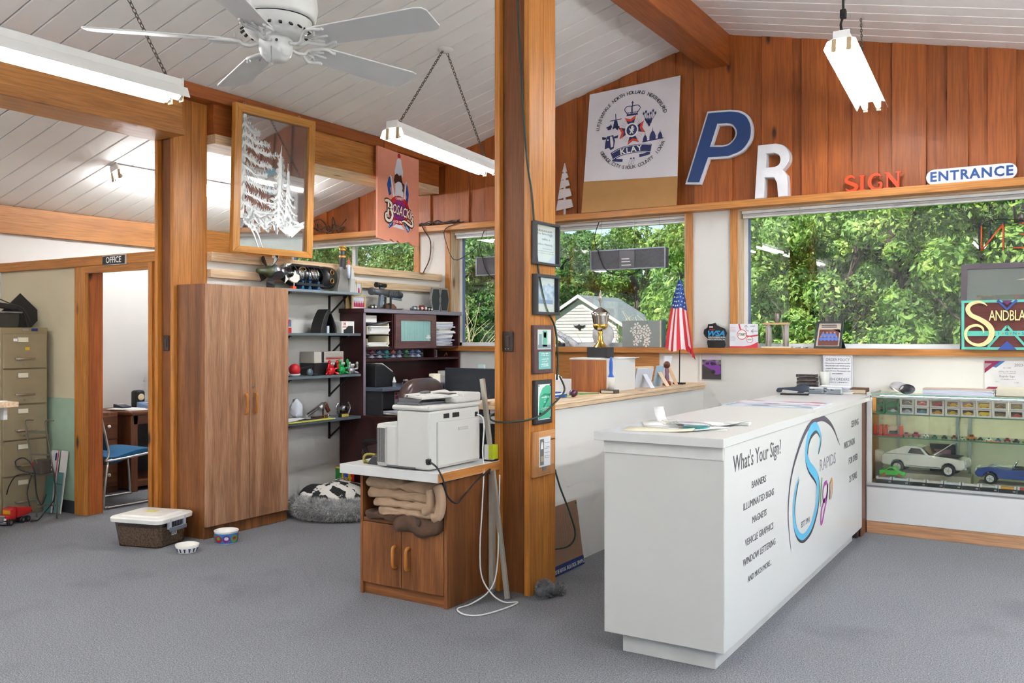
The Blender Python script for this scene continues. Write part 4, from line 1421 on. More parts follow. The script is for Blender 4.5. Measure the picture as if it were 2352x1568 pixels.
  # propeller engine model on the top shelf / cupboard top
Z0=1.806
T=thing('engine_model','model turboprop engine with a five-bladed propeller on the top shelf','model',(-5.30,5.2,Z0))
ax=.13
bk=paint('#1b1c1e',.35)
g=G(); g.lathe([(0,-.42),(.018,-.42),(.024,-.40),(.026,-.33),(.045,-.32),(.05,-.29),(.045,-.26),(.02,-.25),(0,-.25)],(0,0,ax),18,axis='y'); obj('spinner',g,paint('#4a5038',.4),T)
g=G(); g.lathe([(.05,-.285),(.066,-.27),(.066,-.24),(.055,-.22),(.0,-.22)],(0,0,ax),22,axis='y'); obj('hub_ring',g,M_STEEL,T)
for k in range(5):
 a=math.radians(90+38+72*k)
 u=Vector((math.cos(a),0,math.sin(a)))
 tw=Vector((-math.sin(a),0,math.cos(a)))
 g=G()
 rings=[]
 for t,w,tilt in ((.045,.018,.9),(.075,.030,.7),(.11,.034,.5),(.135,.030,.35),(.148,.016,.3)):
  c=Vector((0,-.29,ax))+u*t
  d=(tw*math.cos(tilt)+Vector((0,1,0))*math.sin(tilt))*w
  nn=u.cross(d).normalized()*.003
  rings.append([c-d+nn,c+d+nn,c+d-nn,c-d-nn])
 vs=[p for r_ in rings for p in r_]
 fs=[(i*4+k2,i*4+(k2+1)%4,i*4+4+(k2+1)%4,i*4+4+k2) for i in range(4) for k2 in range(4)]+[(3,2,1,0),(16,17,18,19)]
 g.add(vs,fs,0, False); obj('propeller_blade',g,M_DARK,T)
g=G(); g.lathe([(0,-.22),(.04,-.22),(.05,-.19),(.04,-.15),(.022,-.14),(.022,-.04),(.045,-.03),(.055,.0),(.05,.03),(.035,.05),(.035,.09),(.05,.1),(.046,.13),(.05,.16),(.03,.2),(.02,.25),(.02,.33),(0,.33)],(0,0,ax),20,axis='y'); obj('core_shaft',g,paint('#8d8f92',.3,metal=.9),T)
for k in range(6):
 g=G(); g.lathe([(.03,.09+k*.018),(.058,.092+k*.018),(.058,.098+k*.018),(.03,.1+k*.018)],(0,0,ax),18,axis='y'); obj('compressor_ring',g,M_CHROME,T)
for k in range(3):
 g=G(); g.lathe([(.03,-.03+k*.02),(.062,-.028+k*.02),(.062,-.018+k*.02),(.03,-.016+k*.02)],(0,0,ax),18,axis='y'); obj('turbine_ring',g,M_CHROME,T)
g=G(); g.prism([(-.17,.17),(-.1,.205),(.2,.205),(.33,.18),(.33,.165),(.2,.185),(-.1,.185),(-.16,.155)],-.06,.045,'yz'); obj('upper_cowling',g,bk,T,bevel=.004)
g=G(); g.prism([(-.18,.10),(-.05,.035),(.3,.03),(.36,.05),(.36,.065),(.25,.055),(-.02,.06),(-.16,.12)],-.05,.05,'yz'); obj('lower_cowling',g,bk,T,bevel=.004)
g=G(); g.lathe([(.05,.24),(.09,.25),(.095,.30),(.09,.37),(.06,.385),(0,.385)],(0,0,.115),22,axis='y'); obj('intake_drum',g,bk,T)
for zz in (.155,.085):
 g=G(); g.tube([(.096,.30+.02*math.cos(t),zz+.02*math.sin(t)) for t in [2*PI*i/14 for i in range(14)]],.005,5, True); obj('brass_ring',g,paint('#a07a40',.3,metal=.8),T)
g=G(); g.tube([(.06,.0+.035*math.cos(t),.165+.016*math.sin(t)) for t in [2*PI*i/16 for i in range(16)]],.004,5, True); obj('brass_loop',g,paint('#b29a64',.3,metal=.7),T)
for k in range(6):
 g=G(); y0=-.16+k*.07
 g.tube(smooth_path([(.05,y0,.19),(.066,y0+.03,.15),(.06,y0+.06,.1),(.05,y0+.05,.05)]),.003,5); obj('fuel_line',g,M_BLACK,T)
for y in (.02,.1,.2):
 g=G(); g.prism([(y-.018,0),(y+.018,0),(y+.006,.045),(y+.014,.075),(y-.014,.075),(y-.006,.045)],-.045,.045,'yz'); obj('stand',g,paint('#23527a',.4),T,bevel=.002)
g=G(); g.box(-.045,-.02,0,.045,.24,.008); obj('stand_base',g,paint('#23527a',.4),T)
# white fish skull model
T=thing('fish_ornament','white origami-like fish ornament before the engine model','ornament',(-5.215,5.07,Z0))
wm=paint('#e6dfd8',.5)
g=G(); g.prism([(-.045,.085),(-.01,.095),(.03,.12),(.06,.11),(.062,.075),(.03,.05),(-.005,.05),(-.05,.07)],-.012,.012,'yz'); obj('body',g,wm,T,bevel=.003)
g=G(); g.prism([(-.05,.075),(-.085,.11),(-.08,.08),(-.09,.04)],-.003,.003,'yz'); obj('tail',g,wm,T)
g=G(); g.prism([(0,.1),(.02,.15),(.035,.118)],-.003,.003,'yz'); obj('fin',g,wm,T)
g=G(); g.cyl((0,.01,.012),(0,.01,.055),.004,n=6); obj('rod',g,wm,T)
g=G(); g.box(-.015,-.015,0,.015,.02,.02); obj('orange_foot',g,M_ORANGE,T)
# rocket ship model beside it
T=thing('rocket_model','tall grey brick-built space rocket model on the top shelf','model',(-5.31,5.73,Z0))
gm=paint('#7c7b78',.5)
g=G(); g.add([(-.07,-.13,0),(.07,-.13,0),(.07,.12,0),(-.07,.12,0),(-.02,-.02,.22),(.02,-.02,.22),(.02,.05,.22),(-.02,.05,.22)],[(3,2,1,0),(4,5,6,7),(0,1,5,4),(1,2,6,5),(2,3,7,6),(3,0,4,7)]); obj('hull',g,gm,T,bevel=.003)
g=G(); g.prism([(.02,0),(.11,0),(.06,.2),(.04,.22)],.06,.078,'yz'); obj('tile_panel',g,paint('#c9cac8',.5),T)
g=G(); g.lathe([(.028,.2),(.03,.28),(.024,.33),(.024,.38),(.012,.40),(0,.405)],(0,.01,0),14); obj('turret',g,M_DARK,T)
for z in (.30,.36,.385):
 g=G(); g.lathe([(.029,z),(.031,z+.004),(.031,z+.014),(.027,z+.018)],(0,.01,0),14); obj('yellow_band',g,paint('#c8912a',.4),T)
g=G(); g.lathe([(0,.12),(.012,.12),(.014,.17),(.012,.24),(0,.30)],(.09,-.01,0),12); obj('side_rocket',g,paint('#c9d4e6',.4),T)
g=G(); g.lathe([(.013,.235),(.0,.31)],(.09,-.01,0),12); obj('red_nose',g,M_RED,T)
for k in range(6):
 g=G(); g.box(.079,.03+.013*k,.005,.08,.031+.013*k,.12); obj('panel_line',g,M_GREY,T)
 # black robot hand / tyre under the shelf next to the photos
T=thing('ribbed_tyre_model','black ribbed model tyre leaning on the hutch top','model',(-5.33,5.90,1.672))
g=G()
for k in range(9):
 a=k/8
 pts=[(-.06+.01*k,-.045+.004*k+.02*math.sin(t*3),.155-.15*t) for t in (0,.25,.5,.75,1)]
 g.tube([(x,y,z) for x,y,z in pts],.006,5)
g.bar((-.02,-.02,.02),(-.02,-.055,.12),.09,.03)
obj('tread',g,M_BLACK,T)
# second shelf: things in plain view (no character figures)
Z1=SHZ[1]
T=thing('toy_box','red and blue boxed toy on the second shelf','box',(-5.33,5.03,Z1))
g=G(); g.box(-.08,-.06,0,.08,.055,.105); obj('carton',g,paint('#4d6a8c',.5),T)
g=G(); g.prism([(-.03,.05),(.0,.106),(.04,.106),(.02,.05)],.0801,.0815,'yz'); obj('red_stripe',g,paint('#b82a44',.5),T)
g=G(); g.box(.08,-.06,.0,.083,.055,.045); obj('red_base',g,M_RED,T)
g=G(); g.box(.083,-.055,.042,.084,.05,.05); obj('white_line',g,M_WHITE,T)
T=thing('helmet_ornament','black pointed arch ornament on the second shelf','ornament',(-5.27,5.47,Z1))
arch=smooth_path([(-.095,0),(-.085,.06),(-.05,.14),(0,.20),(.045,.14),(.085,.06),(.095,0)],4)
inner=smooth_path([(-.03,0),(-.03,.05),(-.01,.12),(.015,.165),(.045,.12),(.07,.05),(.075,0)],4)
g=G(); g.ring_prism(arch,inner,-.06,.06,'yz'); obj('shell',g,M_BLACK,T,bevel=.006)
g=G(); g.prism(inner,-.055,-.045,'yz'); obj('back',g,M_BLACK,T)
g=G(); g.box(.0,.01,0,.03,.035,.06); obj('card',g,paint('#d3ddec',.5),T)
T=thing('model_box','white box with a red emblem on the second shelf','box',(-5.26,5.71,Z1))
g=G(); g.box(-.06,-.078,0,.04,.078,.102); obj('carton',g,paint('#eceae6',.5),T,bevel=.001)
g=G(); g.prism([(-.055,0),(-.055,.03),(-.03,.035),(.0,.062),(.062,.062),(.062,0)],.0402,.0412,'yz'); obj('window',g,M_BLACK,T)
g=G()
for y in (-.052,-.028):
 g.ribbon([(y,.066),(y+(.004 if y<-.04 else -.004),.08),(y+(0 if y<-.04 else 0),.095)],.006,.0412,'yz')
g.ribbon([(-.052,.08),(-.028,.08)],.006,.0412,'yz')
obj('emblem',g,M_RED,T)
txt(T,'HONDA',(.0412,-.04,.053),.014,M_RED,face='+x',bold=.0004)
T=thing('wire_basket','small wire letter basket behind the white box','basket',(-5.36,5.58,Z1))
g=G()
for k in range(7):
 g.cyl((-.04+0,-.07+k*.024,0),(-.04,-.07+k*.024,.07),.0012,n=4)
for z in (.0,.07):
 g.tube([(-.05,-.08,z),(.05,-.08,z),(.05,.08,z),(-.05,.08,z)],.0016,4, True)
for k in range(7):
 g.cyl((.05,-.07+k*.024,0),(.05,-.07+k*.024,.07),.0012,n=4)
obj('wire_frame',g,M_STEEL,T)
g=G(); g.box(-.04,-.07,.002,.04,.07,.05); obj('card_stack',g,M_CREAM,T)
# third shelf
Z2=SHZ[2]
T=thing('toy_stand','red toy on a yellow base at the cupboard end of the third shelf','toy',(-5.30,5.01,Z2))
g=G(); g.box(-.03,-.05,.12,.04,.045,.15); obj('top_block',g,paint('#d64a5a',.4),T)
g=G(); g.box(-.02,-.05,.03,.03,.02,.12); obj('red_body',g,M_RED,T,bevel=.004)
g=G(); g.ball((.0,.01,.035),(.035,.035,.035),12,8); obj('yellow_base',g,paint('#d8b65c',.5),T)
g=G(); g.box(-.01,.02,.05,.03,.05,.09); obj('blue_block',g,paint('#37405e',.4),T)
T=thing('red_ball','glossy red ball resting in a white dish on the third shelf','ball',(-5.26,5.13,Z2))
g=G(); g.lathe([(0,0),(.03,0),(.045,.012),(.048,.022),(.044,.022),(0,.012)],n=20); obj('dish',g,M_WHITE,T)
g=G(); g.ball((0,0,.055),.048,18,12); obj('ball',g,M_RED,T)
T=thing('pocket_watch','grey lens device with a black arm on the third shelf','device',(-5.25,5.27,Z2))
g=G(); g.lathe([(0,-.012),(.026,-.012),(.03,0),(.026,.012),(0,.014)],(.02,0,.03),18,axis='x'); obj('lens',g,paint('#5a6b74',.3),T)
g=G(); g.bar((0,.01,.02),(0,.10,.01),.02,.012); obj('handle',g,M_DARK,T,bevel=.003)
g=G(); g.bar((-.05,-.06,.06),(-.05,.10,.075),.012,.012); g.cyl((-.05,.085,0),(-.05,.085,.075),.004,n=6); obj('arm',g,M_BLACK,T)
T=thing('game_console','grey and black retro game console with red stripes','console',(-5.34,5.545,Z2))
g=G(); g.box(-.10,-.175,0,.06,.175,.10); obj('lower_body',g,M_BLACK,T,bevel=.003)
g=G(); g.box(-.10,-.175,.1005,.06,.175,.195); obj('upper_body',g,paint('#c3beb4',.5),T,bevel=.003)
g=G(); g.box(.06,-.06,.105,.0615,.172,.19); obj('front_label',g,paint('#b0aaa0',.5),T)
g=G(); g.box(.0615,-.04,.13,.0625,.16,.14); obj('red_stripe',g,M_RED,T)
g=G(); g.box(.0615,-.04,.145,.0625,.16,.148); obj('dark_stripe',g,M_BLACK,T)
g=G(); g.box(.0605,-.09,.103,.0625,-.065,.193); obj('black_bar',g,M_BLACK,T)
# figurines: plain crab, frog and silver creature
def figurine(name,label,loc,m,eyes,claws,h,extra= None):
 T=thing(name,label,'figurine',loc,0,'figurines on the third shelf')
 g=G(); g.ball((0,0,.035*h),(.034,.042,.036*h),16,10); g.ball((0,0,.075*h),(.026,.03,.028*h),14,9); obj('body',g,m,T)
 for s in (-1,1):
  g=G(); g.tube(smooth_path([(.015,s*.03,.05*h),(.025,s*.055,.055*h),(.03,s*.05,.09*h)]),.009,8,rad= None)
  g.ball((.03,s*.047,.105*h),(.013,.014,.02*h),10,7); obj('claw' if claws else 'arm',g,m,T)
  g=G(); g.tube([(.02,s*.03,.02*h),(.035,s*.05,.01),(.04,s*.055,.004)],.009,7); g.tube([(0,s*.035,.02*h),(.01,s*.06,.012),(.015,s*.065,.004)],.007,7); obj('leg',g,m,T)
  g=G(); g.ball((.024,s*.011,(.085 if eyes else .08)*h+.008),.011,10,7); ey=obj('eye',g,M_WHITE,T)
  g=G(); g.ball((.034,s*.011,(.085 if eyes else .08)*h+.008),.004,8,6); obj('pupil',g,M_BLACK,ey)
 return T
figurine('figurine','red ceramic crab figurine on the third shelf',(-5.235,5.515,Z2),paint('#d1232a',.25),1,1,1.0)
figurine('figurine','green ceramic frog figurine on the third shelf',(-5.235,5.64,Z2),paint('#1f9a4a',.25),0,0,1.05)
figurine('figurine','silver creature figurine on the third shelf',(-5.235,5.76,Z2),paint('#b3b5b6',.3,metal=.6),0,0,.85)
# lowest shelf: revolver replica, silver model, papers
Z3=SHZ[3]
T=thing('magazine','open magazine with a yellow edge on the lowest shelf','magazine',(-5.28,5.28,Z3))
g=G(); g.box(-.10,-.29,0,.095,.24,.006); obj('pages',g,M_PAPER,T)
g=G(); g.box(.095,-.29,0,.1,.22,.008); obj('yellow_edge',g,paint('#dcd83a',.5),T)
g=G(); g.add([(-.1,-.28,.007),(.09,-.28,.007),(.09,-.1,.03),(-.1,-.1,.03),(.09,.05,.008),(-.1,.05,.008)],[(0,1,2,3),(3,2,4,5)],0, True); obj('lifted_page',g,M_PAPER,T)
T=thing('cloth_bundle','crumpled white tissue beside the revolver replica','tissue',(-5.31,5.19,Z3+.03))
g=G(); g.ball((0,0,.07),(.05,.055,.075),10,7)
g.v=[(x+R.uniform(-.012,.012),y+R.uniform(-.012,.012),max(-.02,z+R.uniform(-.015,.015))) for x,y,z in g.v]
obj('tissue',g,paint('#d6dae2',.8),T)
T=thing('revolver_replica','long silver revolver replica propped on the lowest shelf','replica',(-5.27,5.38,Z3+.006))
g=G(); g.bar((.02,-.13,.045),(.02,.05,.125),.016,.016); g.bar((.02,-.12,.026),(.02,.03,.095),.012,.012); obj('barrel',g,M_CHROME,T,bevel=.003)
g=G(); g.cyl((.02,.015,.083),(.02,.06,.105),.024,n=14); obj('cylinder_drum',g,M_STEEL,T)
g=G(); g.bar((.02,.05,.12),(.02,.09,.12),.014,.03); obj('frame',g,M_STEEL,T)
g=G(); g.bar((.02,.085,.12),(.02,.13,.05),.022,.036); obj('grip',g,paint('#5a2f22',.4),T,bevel=.006)
g=G(); g.box(-.02,-.04,0,.04,.12,.02); g.bar((.02,.06,.02),(.02,.06,.09),.01,.01); obj('display_stand',g,paint('#3c2a22',.5),T)
g=G(); g.tube([(.02,.055+.016*math.cos(t),.072+.016*math.sin(t)) for t in [2*PI*i/10 for i in range(10)]],.003,5, True); obj('trigger_guard',g,M_STEEL,T)
T=thing('gold_ornament','small gold ornament at the front of the lowest shelf','ornament',(-5.215,5.43,Z3+.008))
g=G(); g.box(-.012,-.022,0,.012,.022,.03); obj('block',g,M_GOLD,T,bevel=.003)
g=G(); g.ball((.0,.04,.018),(.012,.015,.018),10,7); obj('silver_bead',g,M_CHROME,T)
T=thing('trophy_model','small silver winged model with a yellow name plate','model',(-5.235,5.67,Z3))
g=G(); g.box(-.02,-.045,0,.02,.045,.032); obj('plinth',g,M_BLACK,T,bevel=.002)
g=G(); g.box(.02,-.042,.004,.0215,.042,.028); obj('name_plate',g,paint('#d9c25c',.4),T)
g=G(); g.ball((0,0,.075),(.03,.03,.026),14,9); g.bar((0,-.07,.075),(0,.07,.075),.02,.018); obj('hull',g,M_STEEL,T)
for s in (-1,1):
 g=G(); g.tube(smooth_path([(0,s*.06,.125),(0,s*.082,.10),(0,s*.085,.07),(0,s*.07,.035),(0,s*.06,.02)]),.008,6); obj('curved_wing',g,M_CHROME,T)
g=G(); g.lathe([(0,.001),(.014,.001),(.016,-.002)],(.03,0,.075),12,axis='x'); obj('nose_window',g,M_BLACK,T)
# ---------------------------------------------------------------- desk with hutch
T=thing('hutch_desk','dark mahogany desk with a tall hutch against the partition','desk',(-5.2,6.57,0))
def hb(name,x0,y0,z0,x1,y1,z1,ax='y',par= None,m= None,bv=.003):
 g=W(T); g.box(x0,y0,z0,x1,y1,z1)
 return obj(name,g,m or MAHOG[ax],par or T,bevel=bv)
hb('side_panel',-5.448,5.85,0,-4.90,5.875,.715,'z')
hb('side_panel',-5.448,7.27,0,-4.90,7.295,.715,'z')
hb('desk_top',-5.448,5.845,.715,-4.87,7.30,.745)
hb('modesty_panel',-5.44,5.875,.1,-5.42,7.27,.715)
hb('hutch_side',-5.448,5.852,.745,-5.172,5.876,1.635,'z')
hb('hutch_side',-5.448,7.27,.745,-5.172,7.294,1.635,'z')
hb('hutch_top',-5.449,5.84,1.635,-5.155,7.30,1.672)
hb('hutch_back',-5.448,5.876,.745,-5.43,7.27,1.635)
hb('hutch_shelf',-5.43,5.876,1.312,-5.175,7.27,1.335)
hb('hutch_shelf',-5.43,5.876,1.205,-5.175,7.27,1.228)
hb('divider',-5.43,6.243,1.335,-5.175,6.262,1.635,'z')
hb('divider',-5.43,6.868,1.228,-5.175,6.885,1.635,'z')
hb('edge_strip',-5.172,5.85,.745,-5.168,5.878,1.635,'z',m=paint('#8d7f8a',.3))
hb('edge_strip',-5.155,5.84,1.637,-5.152,7.30,1.67,'y',m=paint('#8a8290',.3))
# glazed door
g=W(T); g.ring_prism([(6.262,1.318),(6.866,1.318),(6.866,1.632),(6.262,1.632)],[(6.335,1.385),(6.79,1.385),(6.79,1.575),(6.335,1.575)],-5.172,-5.145,'yz'); dr=obj('glazed_door',g,wood('#5c3a3a','#735050','y',.35, False,12,vary=.02),T,bevel=.004)
g=W(T); g.box(-5.165,6.33,1.38,-5.158,6.795,1.58); obj('frosted_pane',g,paint('#9cc6c4',.12,var=.05,scale=6),dr)
for k in range(26):
 g=W(T); g.box(-5.158,6.345+k*.0175,1.39,-5.1565,6.348+k*.0175,1.57); obj('etched_line',g,paint('#7fb0ae',.2),dr)
g=W(T)
for k in range(5):
 a=math.radians(90+(k-2)*38)
 g.prism([(6.755,1.41),(6.755+.03*math.cos(a-.25),1.41+.03*math.sin(a-.25)),(6.755+.042*math.cos(a),1.41+.042*math.sin(a)),(6.755+.03*math.cos(a+.25),1.41+.03*math.sin(a+.25))],-5.157,-5.155,'yz')
g.box(-5.157,6.753,1.385,-5.155,6.757,1.41); obj('leaf_sticker',g,M_WHITE,dr)
# paper trays in the open bay
def tray_stack():
 T=thing('paper_tray','stack of cream paper trays full of documents in the hutch','tray',(-5.29,6.04,1.335))
 cm=paint('#e8e0c0',.5)
 for k in range(2):
  z=.0+k*.11
  g=G(); g.box(-.12,-.13,z,.11,.17,z+.006); g.box(-.12,-.13,z,.11,-.124,z+.075); g.prism([(.14,z),(.172,z+.03),(.16,z+.10),(.15,z+.1)],-.12,.11,'yz'); obj('tray',g,cm,T,bevel=.002)
  for j in range(6 if k else 3):
   a=R.uniform(-.02,.02)
   g=G(); g.box(-.115,-.118+a,z+.008+j*.0115,.125+R.uniform(-.01,.015),.135+a,z+.018+j*.0115); obj('paper',g,M_PAPER,T)
 z=.195
 g=G(); g.add([(-.12,-.15,z+.02),(.12,-.15,z+.02),(.12,.02,z),(-.12,.02,z),(.12,.2,z+.035),(-.12,.2,z+.035)],[(0,1,2,3),(3,2,4,5)],0, True); obj('top_tray',g,paint('#b9bcc0',.5),T)
 return T
tray_stack()
T=thing('card_box','small white carton on top of the paper trays','box',(-5.27,5.99,1.552))
g=G(); g.box(-.06,-.07,0,.06,.08,.062); obj('carton',g,M_PAPER,T,bevel=.001)
g=G(); g.box(-.061,-.071,.045,.061,.081,.047); obj('tape',g,M_GREY,T)
def messy_stack(label,loc,n,w,d,th,seed):
 r=random.Random(seed)
 T=thing('paper_stack',label,'papers',loc)
 z=0
 for k in range(n):
  t=th*r.uniform(.6,1.4)
  a=r.uniform(-.25,.25)
  M=Matrix.Translation((r.uniform(-.01,.02),r.uniform(-.02,.02),z))@Matrix.Rotation(a,4,'Z')@Matrix.Rotation(r.uniform(-.02,.02),4,'X')
  g=G(); g.box(-w,-d,0,w,d,t,M=M); obj('paper',g,M_PAPER if r.random()<.75 else paint('#cfd3e4',.7),T)
  z+=t+.001
 return T
messy_stack('untidy stack of papers in the hutch beside the window',(-5.31,7.07,1.338),17,.10,.145,.012,3)
# model cars in clear cases along the narrow shelf
cars=[('#5d8a70','green'),('#a83a5a','crimson'),('#5f97b8','sky blue'),('#35b0a0','turquoise'),('#e0705c','coral'),('#6b86b0','slate blue'),('#4fa35c','grass green'),('#6f7fd0','violet blue'),('#7fa8d8','powder blue')]
def car_body(g,s,m=0):
 """little coupe outline along y, s = scale of its length"""
 pts=[(-.5,.06),(-.5,.2),(-.42,.25),(-.25,.27),(-.12,.42),(.12,.43),(.28,.28),(.45,.24),(.5,.17),(.5,.06)]
 g.prism([(u*s,v*s) for u,v in pts],-.2*s,.2*s,'yz',m)
def little_car(T,loc,s,m,wheels= True,name='car_body'):
 M_=Matrix.Translation(loc)
 g=G(); car_body(g,s); g.v=[tuple(M_@Vector(p)) for p in g.v]; b_=obj(name,g,m,T,bevel=.03*s)
 if wheels:
  for u in (-.3,.31):
   g=G(); g.cyl(Vector(loc)+Vector((-.205*s,u*s,.07*s)),Vector(loc)+Vector((.205*s,u*s,.07*s)),.075*s,n=10); obj('wheel_pair',g,M_BLACK,b_)
 return b_
yy=5.905
for i,(c,nm) in enumerate(cars):
 w=.082 if i else .05
 T=thing('cased_car','two %s model cars in a clear case on the narrow hutch shelf'%nm,'model car',(-5.235,yy+w/2,1.228),0,'cased model cars in the hutch')
 for k in range(2):
  g=G(); g.box(-.04,-w/2+.002,k*.041,.045,w/2-.002,k*.041+.004); obj('case_base',g,M_DARK if k==0 else paint('#9aa6b8',.3),T)
  little_car(T,(.01,0,k*.041+.004),.07 if i else .045,paint(c if k else '#d6dde8' if i%3 else c,.3))
 g=G(); g.box(-.045,-w/2+.001,.0,.05,w/2-.001,.0795); obj('clear_case',g,pane('#f4f8ff',.06),T)
 yy+=w+(.018 if i in (0,1,2,5) else .008)
T=thing('photo_block','small silver photo block on the narrow hutch shelf','frame',(-5.22,6.93,1.228))
g=G(); g.ring_prism([(-.035,0),(.035,0),(.035,.07),(-.035,.07)],[(-.03,.008),(.03,.008),(.03,.065),(-.03,.065)],-.008,.008,'yz'); obj('frame',g,M_STEEL,T)
g=G(); g.box(-.004,-.03,.008,.0,.03,.065); obj('picture',g,M_DARK,T)
T=thing('brass_toy','tiny brass ornament in the corner hutch bay','ornament',(-5.25,7.15,1.228))
g=G(); g.tube(smooth_path([(0,-.02,.005),(0,0,.03),(0,.02,.035),(0,.03,.01)]),.006,6); obj('body',g,M_GOLD,T)
# things on top of the hutch
ZH2=1.672
T=thing('framed_photo','gilt double photo frame of people in red on the hutch','photo',(-5.33,5.955,ZH2))
gm=paint('#c9b27c',.35)
g=G(); g.box(-.008,-.15,0,.0,.02,.21); obj('back_board',g,paint('#c7ab72',.6),T,bevel=.002)
g=G(); g.ring_prism([(-.12,0),(.06,0),(.06,.115),(-.12,.115)],[(-.105,.006),(.045,.006),(.045,.105),(-.105,.105)],0.03,.042,'yz'); obj('frame',g,gm,T)
g=G(); g.box(.028,-.105,.006,.034,.045,.105); ph=obj('picture',g,paint('#c4c8d8',.3),T)
for k in range(6):
 g=G(); y=-.08+.023*k; g.prism([(y-.011,.015),(y+.011,.015),(y+.008,.05),(y,.058),(y-.008,.05)],.0345,.0355,'yz'); obj('red_figure',g,paint('#b3244a',.5),ph)
 g=G(); g.ball((.035,y,.064),(.001,.006,.007),8,6); obj('face_dot',g,paint('#c99a86',.5),ph)
g=G(); g.ring_prism([(-.045,.12),(.03,.12),(.03,.235),(-.045,.235)],[(-.035,.13),(.02,.13),(.02,.225),(-.035,.225)],.015,.026,'yz'); obj('small_frame',g,gm,T)
g=G(); g.box(.012,-.035,.13,.019,.02,.225); ph=obj('small_picture',g,paint('#c4c8d8',.3),T)
g=G(); g.prism([(-.02,.135),(.006,.135),(.0,.185),(-.014,.185)],.0195,.0205,'yz'); obj('red_figure',g,paint('#b3244a',.5),ph)
T=thing('toy_blaster','grey toy rifle with a scope on a stand atop the hutch','toy',(-5.27,6.26,ZH2))
gm=paint('#54585e',.45)
g=G(); g.cyl((0,-.18,.16),(0,.03,.15),.028,n=14); g.cyl((0,-.20,.16),(0,-.175,.16),.034,n=14); obj('receiver',g,gm,T)
g=G(); g.cyl((0,.02,.147),(0,.22,.138),.03,n=14); obj('barrel_shroud',g,M_DARK,T)
for k in range(8):
 g=G(); g.lathe([(.031,0),(.034,.003),(.034,.009),(.031,.012)],(0,.04+k*.022,.146),14,axis='y'); obj('shroud_ring',g,gm,T)
g=G(); g.cyl((0,-.11,.22),(0,.0,.217),.02,n=12); g.cyl((0,-.13,.22),(0,-.11,.22),.024,n=12); obj('scope',g,M_BLACK,T)
g=G(); g.box(-.01,-.08,.185,.01,-.02,.205); obj('scope_mount',g,gm,T)
g=G(); g.prism([(-.075,.14),(-.03,.14),(-.055,.02),(-.095,.02)],-.016,.016,'yz'); obj('pistol_grip',g,paint('#6f7d8c',.4),T,bevel=.004)
g=G(); g.bar((0,-.08,.125),(0,.02,.12),.018,.014); obj('trigger_group',g,gm,T)
g=G(); g.tube([(0,-.01+.022*math.cos(t),.098+.02*math.sin(t)) for t in [2*PI*i/12 for i in range(12)]],.004,5, True); obj('trigger_guard',g,gm,T)
g=G(); g.bar((0,.09,.105),(0,.23,.098),.02,.018); obj('fore_grip',g,paint('#6f7d8c',.4),T,bevel=.004)
g=G(); g.tube([(0,.17,.165),(0,.185,.185),(0,.2,.163)],.003,5); obj('front_sight',g,gm,T)
for y in (.0,.075):
 g=G(); g.bar((0,y,.125),(0,y,.006),.014,.014); obj('stand_post',g,M_DARK,T)
g=G(); g.box(-.03,-.1,0,.03,.13,.008); obj('stand_base',g,gm,T,bevel=.002)
# die-cast cars parked on the hutch
for i,(y,c,nm,s) in enumerate(((6.02,'#2b2b2e','black',.09),(6.62,'#70808c','blue grey',.10),(6.73,'#7d2026','dark red',.12),(6.84,'#232428','charcoal',.09))):
 T=thing('model_car','%s die-cast model car on top of the hutch'%nm,'model car',(-5.215,y,ZH2),0,'die-cast cars on the hutch')
 little_car(T,(0,0,0),s,paint(c,.25))
 g=G(); g.prism([(-.11*s,.29*s),(.11*s,.29*s),(.09*s,.40*s),(-.09*s,.40*s)],-.203*s,.203*s,'yz'); obj('windows',g,M_BLACK,T)
 for yy in (-.12,.12):
  g=G(); g.ball((.2*s,yy*s*2,.18*s),.012*s/.1,8,6); obj('lamp',g,M_WHITE,T)
T=thing('ball_cap','brown and cream cap lying on the hutch top','cap',(-5.33,6.38,ZH2))
g=G(); g.lathe([(.075,0),(.07,.03),(.045,.055),(0,.065)],n=18); obj('crown',g,paint('#6b4a32',.8),T)
g=G(); g.lathe([(0,.0),(.05,.004),(.09,.012)],(.03,.06,.0),14,sy=.7); obj('brim',g,paint('#d9c9b4',.8),T)
# plain dark model panels in place of the character ships
T=thing('model_display','pair of dark grey chamfered display panels at the window end of the hutch','model',(-5.28,7.10,ZH2))
for y,w_ in ((-.075,.085),(.065,.085)):
 o_=[(y-w_*.62,0),(y+w_*.62,0),(y+w_,.118),(y+w_*.62,.235),(y-w_*.62,.235),(y-w_,.118)]
 i_=[((u-y)*.88+y,(v-.118)*.88+.118) for u,v in o_]
 g=G(); g.ring_prism(o_,i_,-.012,.012,'yz'); f=obj('rim',g,paint('#8e8e90',.4),T)
 g=G(); g.prism(i_,-.006,.006,'yz'); obj('dark_panel',g,M_DARK,f)
